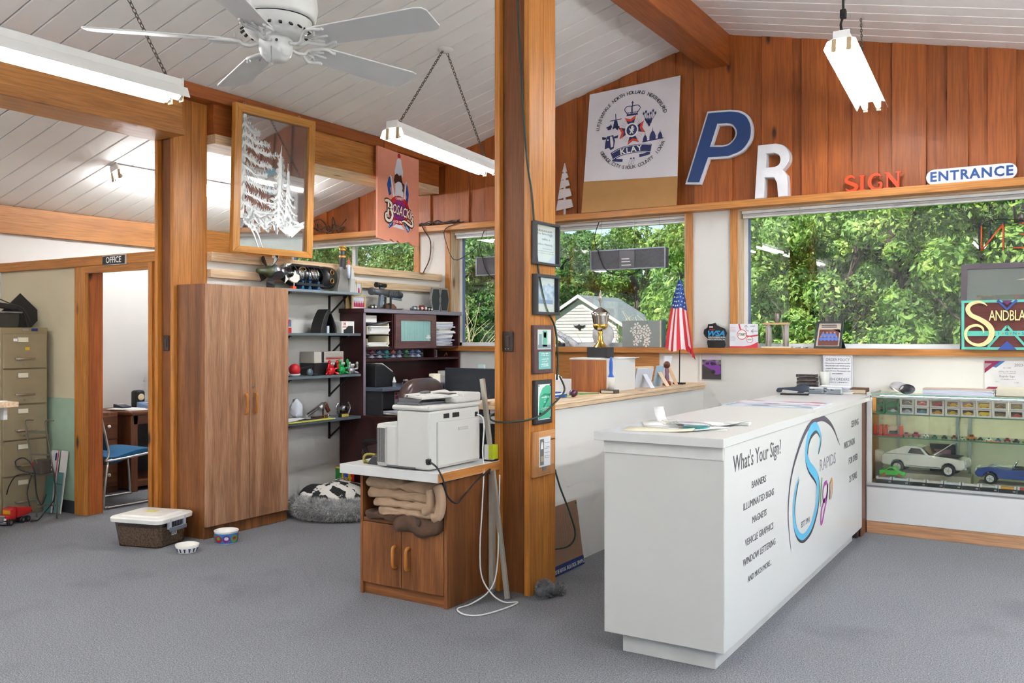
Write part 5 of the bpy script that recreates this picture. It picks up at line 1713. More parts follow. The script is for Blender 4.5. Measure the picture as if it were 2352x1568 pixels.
 # desk surface: printer, monitor, bottle, papers, phone
T=thing('label_printer','black label printer with a sloped white lid under the hutch','printer',(-5.22,6.06,.985))
g=G(); g.prism([(-.14,0),(.12,0),(.14,.06),(.12,.11),(-.02,.19),(-.14,.19)],-.13,.13,'yz'); obj('body',g,M_BLACK,T,bevel=.01,seg=3)
g=G(); g.add([(-.11,-.03,.2),(.11,-.03,.2),(.11,.115,.125),(-.11,.115,.125),(-.11,-.03,.212),(.11,-.03,.212),(.11,.115,.137),(-.11,.115,.137)],[(3,2,1,0),(4,5,6,7),(0,1,5,4),(1,2,6,5),(2,3,7,6),(3,0,4,7)]); obj('lid',g,M_WHITE,T,bevel=.006)
T=thing('desk_riser','grey monitor riser shelf on the hutch desk','shelf',(-5.15,6.33,.745))
g=W(T); g.box(-5.42,5.88,.955,-4.98,6.75,.985); obj('riser_top',g,paint('#5d6676',.4),T,bevel=.003)
for y in (5.89,6.70):
 g=W(T); g.box(-5.42,y,.745,-5.0,y+.02,.955); obj('riser_leg',g,M_DARK,T)
T=thing('small_monitor','dark small monitor with a bright sticker sheet on the desk','monitor',(-5.2,6.25,.745))
g=G(); g.box(-.02,-.2,.03,.02,.12,.20); obj('screen_back',g,paint('#20242c',.4),T,bevel=.005)
g=G(); g.box(.02,.03,.07,.024,.10,.18); st=obj('sticker_sheet',g,paint('#d8d2d8',.5),T)
g=G(); g.box(.024,.035,.115,.025,.095,.145); obj('pink_band',g,paint('#b03a7a',.5),st)
g=G(); g.box(.024,.035,.15,.025,.065,.175); obj('red_band',g,M_RED,st)
T=thing('glue_bottle','white glue bottle with a dark label on the desk riser','bottle',(-5.06,6.13,.985))
g=G(); g.lathe([(0,0),(.018,0),(.019,.045),(.012,.058),(.005,.085),(0,.088)],n=14); obj('bottle',g,M_WHITE,T)
g=G(); g.lathe([(.0193,.01),(.0197,.038)],n=14); obj('label',g,paint('#4a555c',.5),T)
T=thing('tool_jumble','green and blue odds and ends on the desk riser','desk items',(-5.15,6.38,.985))
for k in range(7):
 g=G(); x,y=R.uniform(-.1,.1),R.uniform(-.12,.1); g.box(x,y,0,x+R.uniform(.03,.08),y+R.uniform(.03,.09),R.uniform(.015,.055)); obj('odd_piece',g,paint(R.choice(['#2f6b4a','#35507a','#1e2230','#c9c7bd','#7a4a2a']),.5),T,bevel=.003)
messy_stack('loose blue and white papers behind the leather chair',(-5.15,6.62,.985),5,.09,.13,.006,8)
messy_stack('pile of white papers on the desk beside the small monitor',(-5.0,6.1,.745),6,.1,.14,.004,9)
T=thing('desk_phone','white box and black cordless phone cradle at the end of the desk','telephone',(-5.1,7.02,.985))
g=G(); g.box(-.08,-.13,0,.08,.08,.07); obj('white_box',g,paint('#d9d6d0',.5),T,bevel=.004)
g=G(); g.box(-.1,-.06,.07,.0,.14,.11); obj('upper_box',g,paint('#e0ddd6',.5),T,bevel=.004)
g=G(); g.box(.02,.0,0,.09,.09,.062); obj('cradle',g,M_BLACK,T,bevel=.006)
g=G(); g.bar((.04,.07,.03),(.03,.07,.12),.03,.02); obj('handset',g,M_BLACK,T,bevel=.006)
T=thing('low_shelf','grey shelf unit under the window end of the desk','shelf',(-5.12,7.02,.745))
g=G(); g.box(-.2,-.26,.215,.2,.24,.24); obj('top',g,paint('#4a4f5a',.4),T)
for y in (-.25,.22):
 g=G(); g.box(-.2,y,0,.2,y+.02,.215); obj('side',g,paint('#4a4f5a',.4),T)
 # leather desk chair
T=thing('leather_chair','brown leather swivel chair pulled up to the hutch desk','chair',(-4.72,5.76,0),math.radians(6))
lm=paint('#4a3a38',.28,var=.12,scale=5)
def pillow(g,c,r,e=2.6,n=20,m=14):
 for_v=[]
 for i in range(m+1):
  t=-PI/2+PI*i/m
  for k in range(n):
   a=2*PI*k/n
   f= lambda w_,p:math.copysign(abs(w_)**p,w_)
   x=f(math.cos(t),2/e)*f(math.cos(a),2/e)
   y=f(math.cos(t),2/e)*f(math.sin(a),2/e)
   z=f(math.sin(t),2/e)
   for_v.append((c[0]+r[0]*x,c[1]+r[1]*y,c[2]+r[2]*z))
 fs=[(i*n+k,i*n+(k+1)%n,(i+1)*n+(k+1)%n,(i+1)*n+k) for i in range(m) for k in range(n)]
 return g.add(for_v,fs,0, True)
g=G(); pillow(g,(.24,0,.82),(.085,.31,.27),3.2); obj('backrest',g,lm,T)
g=G(); g.tube([(.24+.076*1.02*math.cos(t),.12,.82+.272*1.0*math.sin(t)) for t in [2*PI*i/24 for i in range(24)]],.008,6, True); obj('seam_strap',g,paint('#33201e',.4),T)
g=G(); pillow(g,(0,0,.47),(.26,.26,.07),3.2); obj('seat',g,lm,T)
for s in (-1,1):
 g=G(); g.tube(smooth_path([(.1,s*.25,.5),(.08,s*.27,.58),(-.02,s*.27,.59),(-.14,s*.27,.57),(-.12,s*.25,.47)]),.018,8); obj('armrest',g,M_BLACK,T)
g=G(); g.cyl((0,0,.1),(0,0,.42),.03,n=12); obj('gas_post',g,M_BLACK,T)
for k in range(5):
 a=2*PI*k/5
 g=G(); g.bar((0,0,.10),(.28*math.cos(a),.28*math.sin(a),.075),.04,.03); lg=obj('base_arm',g,M_BLACK,T)
 g=G(); p=Vector((.28*math.cos(a),.28*math.sin(a),.03)); g.cyl(p-Vector((0,.02,0)),p+Vector((0,.02,0)),.03,n=10); obj('caster',g,M_BLACK,lg)
 # second desk block behind the printer: dark monitor back, paper pad, cream roll
T=thing('computer_desk','grey desk behind the half wall with a computer on it','desk',(-4.0,6.55,0))
g=W(T); g.box(-4.55,6.2,.70,-3.15,6.95,.73); obj('desk_top',g,paint('#b9bcc0',.4),T,bevel=.004)
for x in (-4.52,-3.2):
 g=W(T); g.box(x,6.25,0,x+.03,6.92,.70); obj('side_panel',g,M_DARK,T)
T=thing('wide_monitor','wide dark monitor seen from behind beside the post','monitor',(-4.5,6.55,.73))
g=G(); g.box(-.30,-.02,.08,.42,.02,.415); obj('back_shell',g,paint('#34383f',.4),T,bevel=.006)
g=G(); g.box(-.29,.02,.09,.41,.024,.405); obj('screen',g,M_BLACK,T)
g=G(); g.box(-.04,.0,0,.16,.03,.1); g.box(-.1,-.1,0,.22,.1,.012); obj('stand',g,M_BLACK,T)
g=G(); g.box(.06,-.012,.416,.12,.012,.45); obj('sticky_note',g,paint('#d8efef',.6),T)
T=thing('paper_roll','upright cream roll of vinyl beside the dark monitor','roll',(-4.74,6.30,0))
g=G(); g.lathe([(.05,0),(.05,1.10),(.045,1.10),(.045,0)],n=18); obj('roll',g,M_CREAM,T)
T=thing('swivel_stool_back','black chair with a beige mouse hung on it behind the post','chair',(-3.05,4.95,0))
g=G(); pillow(g,(0,0,.80),(.05,.22,.22),3.0); obj('backrest',g,M_BLACK,T)
g=G(); pillow(g,(-.22,0,.47),(.22,.22,.05),3.0); obj('seat',g,M_BLACK,T)
g=G(); g.cyl((-.2,0,.03),(-.2,0,.45),.03,n=10); g.box(-.42,-.03,.0,.02,.03,.04); g.box(-.23,-.22,.0,-.17,.22,.04); obj('base',g,M_BLACK,T)
# ================================================================ PRINTER CABINET AND POST
T=thing('printer_cabinet','brown two-door cabinet with an open shelf under the printer','cabinet',(-3.055,3.98,0))
def pb(name,x0,y0,z0,x1,y1,z1,m= None,par= None,bv=.002):
 g=W(T); g.box(x0,y0,z0,x1,y1,z1)
 return obj(name,g,m or OAK['z'],par or T,bevel=bv)
pb('side_panel',-3.355,3.77,0,-3.335,4.19,.685)
pb('side_panel',-2.777,3.77,0,-2.755,4.19,.685)
pb('back_panel',-3.335,4.17,0,-2.777,4.19,.685)
pb('shelf',-3.335,3.775,.405,-2.777,4.17,.425,OAK['x'])
pb('bottom',-3.335,3.80,.06,-2.777,4.17,.08,OAK['x'])
pb('toe_kick',-3.335,3.785,0,-2.777,3.80,.062,OAK['x'])
pb('top_panel',-3.335,3.78,.665,-2.777,4.17,.685,OAK['x'])
for x0,x1,hx in ((-3.333,-3.062,-3.10),(-3.058,-2.779,-3.01)):
 d=pb('door',x0,3.768,.066,x1,3.786,.403)
 g=W(T); g.tube(smooth_path([(hx,3.768,.175),(hx,3.748,.18),(hx,3.742,.20),(hx,3.742,.265),(hx,3.748,.285),(hx,3.768,.29)],4),.010,8); obj('handle',g,paint('#b5712a',.3),d)
T2=thing('white_worktop','white laminate board with a wooden edge under the printer','worktop',(-3.03,3.9,.685))
g=W(T2); g.box(-3.37,3.62,.686,-2.703,4.195,.736); obj('board',g,M_LAM,T2,bevel=.002)
g=W(T2); g.box(-2.703,3.62,.69,-2.697,4.195,.733); obj('edge_band',g,TRIM['y'],T2)
# comforter and brown blanket in the open shelf
def fold_roll(T,name,pts,w,th,m,seed,ydepth=.36):
 """thick folded cloth: a closed outline in x-z pushed back along y with puckers"""
 r=random.Random(seed)
 n=len(pts)
 rings=[]
 for j in range(9):
  v=j/8
  y=3.765+.01+v*ydepth-.045*math.cos(PI*v)*0
  bulge=-.035*(1-v)**3
  ring=[]
  for i,(x,z) in enumerate(pts):
   k=.006*math.sin(i*1.7+v*9+seed)+.004*math.sin(i*.6-v*5)
   ring.append((x+k,y+bulge+.01*math.sin(i*.9+seed),z+k))
  rings.append(ring)
 g=W(T)
 loft(g,rings,0, True, True, True)
 return obj(name,g,m,T,subsurf=1)
cmf=paint('#b7997d',.95,var=.08,scale=22,bump=.2)
T=thing('comforter','beige quilted comforter folded on the open cabinet shelf','blanket',(-3.06,3.95,.425))
def slab(x0,x1,z0,z1,seed,n=14):
 r=random.Random(seed)
 up=[(x0+(x1-x0)*i/n,z1+r.uniform(-.008,.008)) for i in range(n+1)]
 dn=[(x0+(x1-x0)*i/n,z0+r.uniform(-.006,.006)) for i in range(n,-1,-1)]
 mid=(z0+z1)/2
 return up+[(x1+.012,mid)]+dn+[(x0-.012,mid)]
fold_roll(T,'fold',slab(-3.31,-2.83,.595,.655,1),.3,.05,cmf,1)
fold_roll(T,'fold',slab(-3.29,-2.80,.545,.60,2),.3,.05,cmf,2)
fold_roll(T,'fold',slab(-3.25,-2.80,.498,.55,3),.3,.05,cmf,3)
fold_roll(T,'fold',slab(-3.22,-2.80,.458,.505,4),.3,.05,cmf,4)
g=W(T); g.tube(smooth_path([(-2.815,3.765,.64),(-2.79,3.758,.60),(-2.785,3.755,.54),(-2.80,3.755,.49),(-2.83,3.757,.475)],5),.028,10); obj('rolled_edge',g,cmf,T)
g=W(T); g.tube(smooth_path([(-2.86,3.756,.62),(-2.85,3.752,.57),(-2.86,3.752,.52),(-2.89,3.753,.50)],5),.024,10); obj('rolled_edge',g,cmf,T)
T=thing('brown_blanket','dark brown blanket stuffed below the beige comforter','blanket',(-3.0,3.95,.425))
bm2=paint('#5a4130',.95,var=.1,scale=30,bump=.2)
fold_roll(T,'fold',slab(-3.32,-3.05,.426,.462,6),.3,.05,bm2,6)
g=W(T)
rings=[]
for z,x0,x1,y0 in ((.475,-3.06,-2.80,3.77),(.46,-3.08,-2.79,3.745),(.43,-3.09,-2.785,3.735),(.40,-3.09,-2.79,3.738),(.375,-3.07,-2.83,3.748)):
 ring=[]
 for i in range(16):
  u=i/15
  ring.append((x0+(x1-x0)*u,y0+.012*math.sin(u*9+z*30),z+.01*math.sin(u*7)))
 for i in range(16):
  u=1-i/15
  ring.append((x0+(x1-x0)*u,max(3.755,y0+.025)+(.05 if z>.425 else 0),z))
 rings.append(ring)
loft(g,rings,0, True, True, True)
obj('overhang',g,bm2,T)
g=W(T); g.add([(-2.94,3.739,.462),(-2.91,3.739,.462),(-2.905,3.728,.43),(-2.935,3.728,.43),(-2.905,3.731,.395),(-2.93,3.731,.395)],[(0,1,2,3),(3,2,4,5)]); obj('stripe',g,paint('#38271d',.9),T)
# laser printer, rear towards the camera
PMT=paint('#c9c7c1',.45,var=.004)
PDK=paint('#55565a',.5)
T=thing('laser_printer','large off-white laser printer with a scanner lid','printer',(-2.95,3.87,.736))
def rb(name,x0,y0,z0,x1,y1,z1,m=PMT,bv=.008,par= None):
 g=W(T); g.box(x0,y0,z0,x1,y1,z1)
 return obj(name,g,m,par or T,bevel=bv,seg=2)
rb('main_body',-2.985,3.635,.742,-2.772,4.10,1.045,bv=.012)
rb('lower_body',-3.125,3.637,.742,-2.98,4.09,.968,bv=.014)
g=W(T); g.add([(-3.12,3.64,.965),(-2.985,3.64,.985),(-2.985,4.08,.985),(-3.12,4.08,.965),(-3.12,3.64,.95),(-2.985,3.64,.95),(-2.985,4.08,.95),(-3.12,4.08,.95)],[(0,1,2,3),(7,6,5,4),(0,4,5,1),(1,5,6,2),(2,6,7,3),(3,7,4,0)]); obj('output_slope',g,PMT,T,bevel=.004)
rb('base_slot',-3.05,3.632,.745,-2.86,3.64,.753,PDK,.001)
gp=rb('vent_panel',-3.115,3.630,.76,-3.055,3.639,.95,PMT,.002)
for k in range(9):
 g=W(T); g.box(-3.112+k*.0062,3.6285,.765,-3.1095+k*.0062,3.632,.945); obj('vent_slot',g,M_DARK,gp)
sp=rb('side_cover',-2.776,3.70,.755,-2.762,4.085,.985,PMT,.006)
rb('cover_grip',-2.764,3.88,.93,-2.759,3.97,.945,paint('#b9b7b2',.5),.002,sp)
for y0,y1 in ((3.76,3.81),(3.84,3.90)):
 rb('side_vent',-2.775,y0,1.0,-2.770,y1,1.025,M_BLACK,.001)
rb('network_port',-2.775,4.05,.99,-2.769,4.075,1.015,M_BLACK,.001)
rb('scanner_bed',-3.01,3.625,1.046,-2.765,4.11,1.072,bv=.01)
rb('feed_tray',-2.99,3.64,1.0725,-2.84,3.93,1.084,PDK,.003)
g=W(T); g.prism([(-2.99,1.084),(-2.86,1.084),(-2.84,1.1),(-2.99,1.105)],3.66,3.668,'xz'); obj('tray_lip',g,PDK,T)
g=W(T); g.add([(-2.995,3.72,1.105),(-2.86,3.69,1.098),(-2.775,3.9,1.105),(-2.995,4.08,1.115),(-2.995,3.72,1.122),(-2.86,3.69,1.112),(-2.775,3.9,1.118),(-2.995,4.08,1.13)],[(3,2,1,0),(4,5,6,7),(0,1,5,4),(1,2,6,5),(2,3,7,6),(3,0,4,7)]); obj('feeder_lid',g,PMT,T,bevel=.004)
rb('feeder_body',-2.95,3.93,1.073,-2.768,4.105,1.122,bv=.01)
rb('feeder_side',-2.84,3.86,1.073,-2.767,3.94,1.108,bv=.01)
rb('paper_guide',-2.985,3.715,1.108,-2.90,3.725,1.118,PDK,.002)
rb('guide_block',-2.96,3.80,1.118,-2.93,3.86,1.135,PDK,.004)
rb('input_slot',-2.92,3.86,1.119,-2.81,3.93,1.124,M_BLACK,.001)
rb('power_socket',-2.79,3.629,.78,-2.772,3.636,.80,M_BLACK,.002)
T3=thing('power_cable','black printer power cable drooping beside the worktop','cable',(-2.72,3.75,.736))
g=W(T3); g.tube(smooth_path([(-2.765,3.632,.79),(-2.74,3.615,.787),(-2.70,3.61,.765),(-2.672,3.62,.71),(-2.665,3.65,.62),(-2.66,3.72,.575),(-2.67,3.8,.60),(-2.685,3.95,.66),(-2.69,4.08,.70)],5),.005,7); obj('cord',g,M_BLACK,T3)
g=W(T3); g.box(-2.775,3.612,.775,-2.755,3.636,.805); obj('plug',g,M_BLACK,T3,bevel=.004)
T3=thing('network_cable','white network cable looping from the printer to the floor','cable',(-2.65,3.95,0))
g=W(T3); g.tube(smooth_path([(-2.766,4.06,1.0),(-2.74,4.075,.985),(-2.725,4.07,.93),(-2.72,4.05,.80),(-2.70,4.03,.70),(-2.69,4.0,.5),(-2.69,3.98,.3),(-2.68,3.98,.14),(-2.62,3.99,.05),(-2.56,4.02,.008),(-2.50,4.06,.006),(-2.505,3.92,.006),(-2.55,3.77,.006),(-2.63,3.74,.006),(-2.71,3.80,.006),(-2.69,3.9,.01),(-2.645,4.0,.06),(-2.635,4.06,.16),(-2.66,4.12,.4),(-2.68,4.16,.66)],6),.0042,6); obj('cord',g,M_WHITE,T3)
# tape dispenser at the board's corner
T3=thing('tape_dispenser','gold and black tape dispenser on the white worktop','dispenser',(-3.22,3.71,.736))
g=G(); g.tube(smooth_path([(-.05,0,.004),(-.055,0,.03),(-.03,0,.05),(.03,0,.05)],4),.008,6); g.tube([(-.05,0,.008),(.04,0,.008)],.008,6); obj('gold_arm',g,paint('#a89a4a',.3,metal=.6),T3)
g=G(); g.prism([(-.02,0),(.09,0),(.09,.05),(.02,.045)],-.02,.02,'xz'); obj('black_body',g,M_DARK,T3,bevel=.006)
# things behind on the board: white cup with yellow box
T3=thing('lime_box','lime and white carton on the worktop behind the printer','box',(-2.735,4.155,.736))
g=G(); g.box(-.03,-.03,.0,.03,.03,.008); obj('tray',g,M_BLACK,T3)
g=G(); g.box(-.028,-.025,.008,.0,.025,.09); obj('white_side',g,M_WHITE,T3)
g=G(); g.box(.0,-.025,.012,.03,.025,.09); obj('lime_side',g,paint('#b5bf1e',.5),T3)
# leaning aluminium bar, upright white strip
g=G(); g.bar((-2.588,4.095,.004),(-2.80,4.165,1.19),.026,.018,up=(0,1,0)); o=solo('aluminium_bar',g,paint('#b9b5a8',.35,metal=.4),'square aluminium bar leaning between printer and post','bar',bevel=.001)
T3=thing('wood_strip','white painted strip standing between cabinet and post','strip',(-2.735,4.17,0))
g=W(T3); g.box(-2.748,4.15,0,-2.722,4.185,.66); obj('strip',g,paint('#c9c2b4',.5),T3,bevel=.002)
g=W(T3); g.box(-2.749,4.149,.0,-2.721,4.186,.02); obj('foot',g,M_GREY,T3)
# grey plush toy
T=thing('plush_toy','grey fluffy pet toy on the carpet beside the post','pet toy',(-2.41,4.27,0),math.radians(60))
r=random.Random(9)
g=G(); g.ball((-.045,0,.045),(.055,.045,.042),12,8); g.ball((.055,.01,.03),(.035,.03,.028),10,7); g.ball((.01,0,.03),(.03,.02,.02),8,6); obj('body',g,paint('#6a6b6e',.95),T)
vs,fs=[],[]
for i in range(1800):
 c,rr_=((Vector((-.045,0,.045)),.05),(Vector((.055,.01,.03)),.032))[r.random()<.3]
 d=Vector((r.gauss(0,1),r.gauss(0,1),r.gauss(0,1))).normalized()
 p=c+d*rr_*.9
 q=p+(d+Vector((r.gauss(0,.3),r.gauss(0,.3),r.gauss(0,.3)))).normalized()*.018
 t=d.cross(Vector((r.gauss(0,1),r.gauss(0,1),1))).normalized()*.0015
 q.z=max(q.z,.001)
 k=len(vs); vs+=[tuple(p-t),tuple(p+t),tuple(q)]; fs.append((k,k+1,k+2))
me=bpy.data.meshes.new('fur'); me.from_pydata(vs,[],fs); me.materials.append(two_tone('#3f4043','#b3b3b3',20,.3,.7,.9))
o=obj('fur',me,me.materials[0],T); o['kind']='stuff'
# ---------------------------------------------------------------- plaques on the post, face +x
FX_=-2.51
def plaque(name,label,y0,y1,z0,z1,d):
 return thing(name,label,'plaque',(FX_,(y0+y1)/2,z0),PI/2,'plaques on the post'),(y1-y0)/2,z1-z0
def frame4(T,w,h,b,d,m,name='frame'):
 g=G(); g.ring_prism([(-w,0),(w,0),(w,h),(-w,h)],[(-w+b,b),(w-b,b),(w-b,h-b),(-w+b,h-b)],-d,0,'xz'); return obj(name,g,m,T,bevel=.0015)
def flat(T,x0,z0,x1,z1,y,m,name,par= None,th=.001):
 g=G(); g.box(x0,y-th,z0,x1,y,z1); return obj(name,g,m,par or T)
INKM=paint('#8d9692',.7)
T,w,h=plaque('framed_certificate','black framed certificate, topmost of the frames on the post',4.215,4.485,1.828,2.066,.03)
frame4(T,w,h,.013,.035,M_DARK)
flat(T,-w+.012,.012,w-.012,h-.012,-.008,paint('#d6dcd4',.4),'paper')
for k_,(x_,z_,h_) in enumerate(((-.085,.188,.02),(-.085,.172,.014),(.055,.165,.02),(-.03,.142,.016),(-.09,.078,.007),(-.085,.066,.006),(-.02,.092,.008))):
 scribble(T,x_,min(-x_+.01*k_,.1) if x_<0 else .1,z_,h_,-.0092,INKM,k_)
txt(T,'Certificate of Membership',(0,-.0092,.118),.0165,INKM)
g=G(); g.prism([(w-.013,.013),(w-.013,.075),(.02,.013)],-.0096,-.0086,'xz'); obj('folded_corner',g,paint('#c9cfdc',.4),T)
flat(T,-w+.012,.012,w-.012,h-.012,-.02,pane('#ffffff',.01,0,.12),'glass')
T,w,h=plaque('framed_landscape','dark framed pale blue landscape photo, second frame on the post',4.222,4.478,1.55,1.775,.03)
frame4(T,w,h,.016,.035,M_DARK)
flat(T,-w+.015,.015,w-.015,h-.015,-.008,paint('#c7ccc6',.4),'photo_sky')
ph=flat(T,-w+.017,.07,w-.017,.165,-.0095,two_tone('#6f8fb0','#b4c4d4',30,.4,.6,.5),'photo_trees')
g=G(); pts=[(-.11+.022*k,.165+R.uniform(-.008,.022)) for k in range(11)]; g.prism([(-.11,.15)]+pts+[(.11,.15)],-.0097,-.0095,'xz'); obj('treetops',g,paint('#86a2bd',.5),ph)
flat(T,-.08,.062,.09,.085,-.0098,paint('#5c7aa6',.5),'photo_cars',ph)
flat(T,-w+.015,.015,w-.015,h-.015,-.02,pane('#ffffff',.01,0,.12),'glass')
T,w,h=plaque('award_plaque','brown wooden plaque with a photo above a teal plate',4.215,4.43,1.222,1.492,.02)
g=G(); g.box(-w,-.022,0,w,0,h); obj('board',g,wood('#4a2a28','#634040','z',.35, False,12,vary=.02),T,bevel=.004)
ph=flat(T,-.075,.135,.075,.245,-.022,paint('#c9d2cc',.4),'photo')
for x,z,a,b,c in ((-.02,.15,.05,.09,'#6fae9a'),(-.06,.16,.03,.06,'#8aa0a8'),(.04,.17,.03,.06,'#d8dcd8'),(-.07,.14,.14,.02,'#7f8f98'),(-.01,.2,.03,.03,'#b9a890')):
 flat(T,x,z,x+a,z+b,-.0231,paint(c,.4),'photo_patch',ph)
flat(T,-.063,.024,.072,.122,-.022,paint('#6fb0ac',.3),'teal_plate')
for k_,z_ in enumerate((.108,.098,.078,.066,.05,.04)):
 scribble(T,-.035+.008*(k_==3),.045-.012*(k_==3),z_,.0085,-.0233,M_PAPER,20+k_)
T,w,h=plaque('green_award','black plaque with a green and white award plate',4.225,4.415,.94,1.186,.02)
g=G(); g.box(-w,-.022,0,w,0,h); obj('board',g,paint('#24262c',.35),T,bevel=.004)
flat(T,-.067,.025,.072,.222,-.022,paint('#e8ece8',.3),'white_plate')
g=G(); g.prism([(-.06,.03),(.068,.03),(.068,.215),(.02,.215),(-.02,.2),(-.05,.16),(-.06,.1)],-.0238,-.0228,'xz'); obj('green_field',g,paint('#46b892',.3),T)
g=G(); g.ribbon([(-.062,.06),(-.02,.085),(.03,.13),(.068,.17)],[.004,.012,.016,.008],-.0242,'xz'); g.ribbon([(-.05,.15),(0,.165),(.068,.16)],[.004,.012,.004],-.0242,'xz'); obj('dark_swoosh',g,paint('#1f8a66',.3),T)
scribble(T,-.04,.055,.146,.012,-.0243,M_PAPER,39)
for k_,(a_,b_,z_) in enumerate(((-.002,.012,.134),(-.006,.016,.12),(-.04,.055,.088),(-.036,.05,.081),(-.03,.045,.074))):
 scribble(T,a_,b_,z_,.007,-.0243,M_PAPER,40+k_)
for x,z in ((-.06,.032),(.065,.032),(-.06,.215),(.065,.215)):
 g=G(); g.cyl((x,-.023,z),(x,-.0255,z),.004,n=8); obj('pin',g,M_BLACK,T)
flat(T,-.058,.052,-.036,.066,-.0235,M_BLACK,'mark_box')
T,w,h=plaque('photo_board','pale wooden board with a photo card, lowest on the post',4.215,4.447,.652,.902,.02)
bd= None
for x0,z0,x1,z1,a in ((-w,0,-w+.045,h,'z'),(w-.05,0,w,h-.05,'z'),(-w+.045,h-.06,w,h,'x'),(-w+.045,0,w-.05,.06,'x'),(-w+.045,.06,w-.05,h-.06,'x')):
 g=G(); g.box(x0,-.022,z0,x1,0,z1); obj('stave',g,wood('#b57a48','#d09a66',a,.45, False,9,vary=.08),T,bevel=.0015)
flat(T,-.065,.05,.06,.215,-.022,paint('#dfe3e8',.5),'card')
flat(T,-.058,.06,-.016,.205,-.0231,paint('#6a6a66',.5),'photo_strip')
g=G(); g.prism([(-.05,.15),(-.025,.15),(-.03,.185),(-.037,.195),(-.045,.18)],-.0245,-.0241,'xz'); obj('light_shape',g,M_PAPER,T)
flat(T,-.052,.08,-.022,.11,-.0242,paint('#a89a80',.5),'lower_patch')
for k_,z_ in enumerate((.18,.155,.147,.125,.105,.096)):
 scribble(T,-.005,.05,z_,.007,-.0232,paint('#6a6e78',.6),60+k_)
g=G(); g.box(-.03,-.026,.028,.01,-.021,.05); obj('clip',g,M_STEEL,T)
# green cable round the post
T=thing('green_cable','dark green cable running down and looping around the post','cable',(-2.51,4.3,0))
gm=paint('#26382e',.5)
g=W(T); g.tube(smooth_path([(-2.60,4.192,3.69),(-2.585,4.192,3.3),(-2.55,4.19,2.75),(-2.52,4.188,2.4),(-2.50,4.21,2.2),(-2.495,4.23,2.0),(-2.49,4.26,1.8),(-2.495,4.35,1.6),(-2.49,4.45,1.48),(-2.495,4.49,1.3),(-2.495,4.48,1.18)],5),.006,7); obj('hanging_run',g,gm,T)
g=W(T); g.tube(smooth_path([(-2.50,4.52,1.2),(-2.44,4.47,1.12),(-2.455,4.37,1.05),(-2.47,4.28,1.0),(-2.50,4.18,.975),(-2.62,4.17,.955),(-2.72,4.17,.955),(-2.765,4.19,.975),(-2.78,4.3,1.0)],6),.0055,7); obj('loop',g,gm,T)
g=W(T); g.tube(smooth_path([(-2.52,4.50,.66),(-2.50,4.53,.55),(-2.46,4.56,.42),(-2.44,4.60,.28),(-2.47,4.58,.21),(-2.52,4.50,.2)],5),.0055,7); obj('lower_run',g,gm,T)
# chalk boards leaning on the half wall
T=thing('memo_board','brown handwritten sign board leaning on the half wall','sign',(-2.59,4.80,0),PI/2)
M_=Matrix.Translation((0,-.0,0))@Matrix.Rotation(math.radians(-8),4,'X')
def mb(x0,y0,z0,x1,y1,z1,m,nm,par= None):
 g=G(); g.box(x0,y0,z0,x1,y1,z1,M=M_); return obj(nm,g,m,par or T)
mb(-.24,-.010,.002,.185,0,.40,paint('#8a6a52',.6),'board')
mb(-.24,-.0125,.002,.185,-.0102,.058,M_NAVY,'navy_strip')
for x,z in ((-.1,.385),(.17,.385)):
 g=G(); g.cyl(M_@Vector((x,-.013,z)),M_@Vector((x,-.010,z)),.006,n=8); obj('screw',g,M_DARK,T)
r=random.Random(2)
g=G()
for c_ in range(9):
 x=-.09+c_*.028
 z=.36-r.uniform(0,.05)
 while z>.11+r.uniform(0,.05):
  a=r.uniform(.005,.016)
  p=[(x+r.uniform(-.004,.004),z),(x+r.uniform(-.008,.008),z-a*.5),(x+r.uniform(-.004,.004),z-a)]
  k=len(g.v)
  g.ribbon(p,.0016,-.0106,'xz')
  z-=a+.004
g.v=[tuple(M_@Vector(v)) for v in g.v]
o=obj('handwriting',g,paint('#3b2c28',.7),T)
o['kind']='stuff'
THANK=T
PENDING_TEXT.append((T,'THANK YOU FOR YOUR BUSINESS',Vector((-.04,-.013,.03)),.036,M_PAPER,'-y','lettering',PI,{'sx':.8}))
# ================================================================ COUNTER
T=thing('service_counter','long white laminate service counter with shop lettering','counter',(-1.51,5.2,0))
CX_,CY_=-1.51,5.2
CT=T
def cb(name,x0,y0,z0,x1,y1,z1,m=M_LAM,bv=.002,par= None):
 g=W(CT); g.box(x0,y0,z0,x1,y1,z1)
 return obj(name,g,m,par or CT,bevel=bv)
cb('toe_kick',-1.72,3.705,0,-1.285,6.55,.09,paint('#cfcdc8',.5))
cb('end_panel',-1.79,3.656,.09,-1.232,3.675,.962,paint('#c9c7c2',.4,var=.004))
cb('side_panel',-1.25,3.658,.09,-1.23,6.60,.962)
cb('staff_panel',-1.79,3.675,.09,-1.77,6.60,.962)
cb('far_panel',-1.79,6.58,.09,-1.25,6.60,.962)
cb('end_strip',-1.79,3.651,.905,-1.234,3.657,.962,paint('#d9d7d2',.4),.001)
cb('worktop',-1.825,3.62,.962,-1.222,6.868,1.0,bv=.0015)
cb('worktop_return',-1.825,6.869,.962,-1.258,7.29,1.0,bv=.0015)
cb('back_support',-1.80,6.64,0,-1.27,6.86,.962,paint('#33201c',.6))
cb('wood_post',-1.262,6.70,0,-1.254,6.875,.98,WALNUT['z'])
LT=M_TEXT
def side(s,y,z,size,m=LT,**kw):
 txt(CT,s,(-1.2292-CX_,y-CY_,z),size,m,face='+x',**kw)
side("What's Your Sign?",4.15,.872,.105,sx=.97)
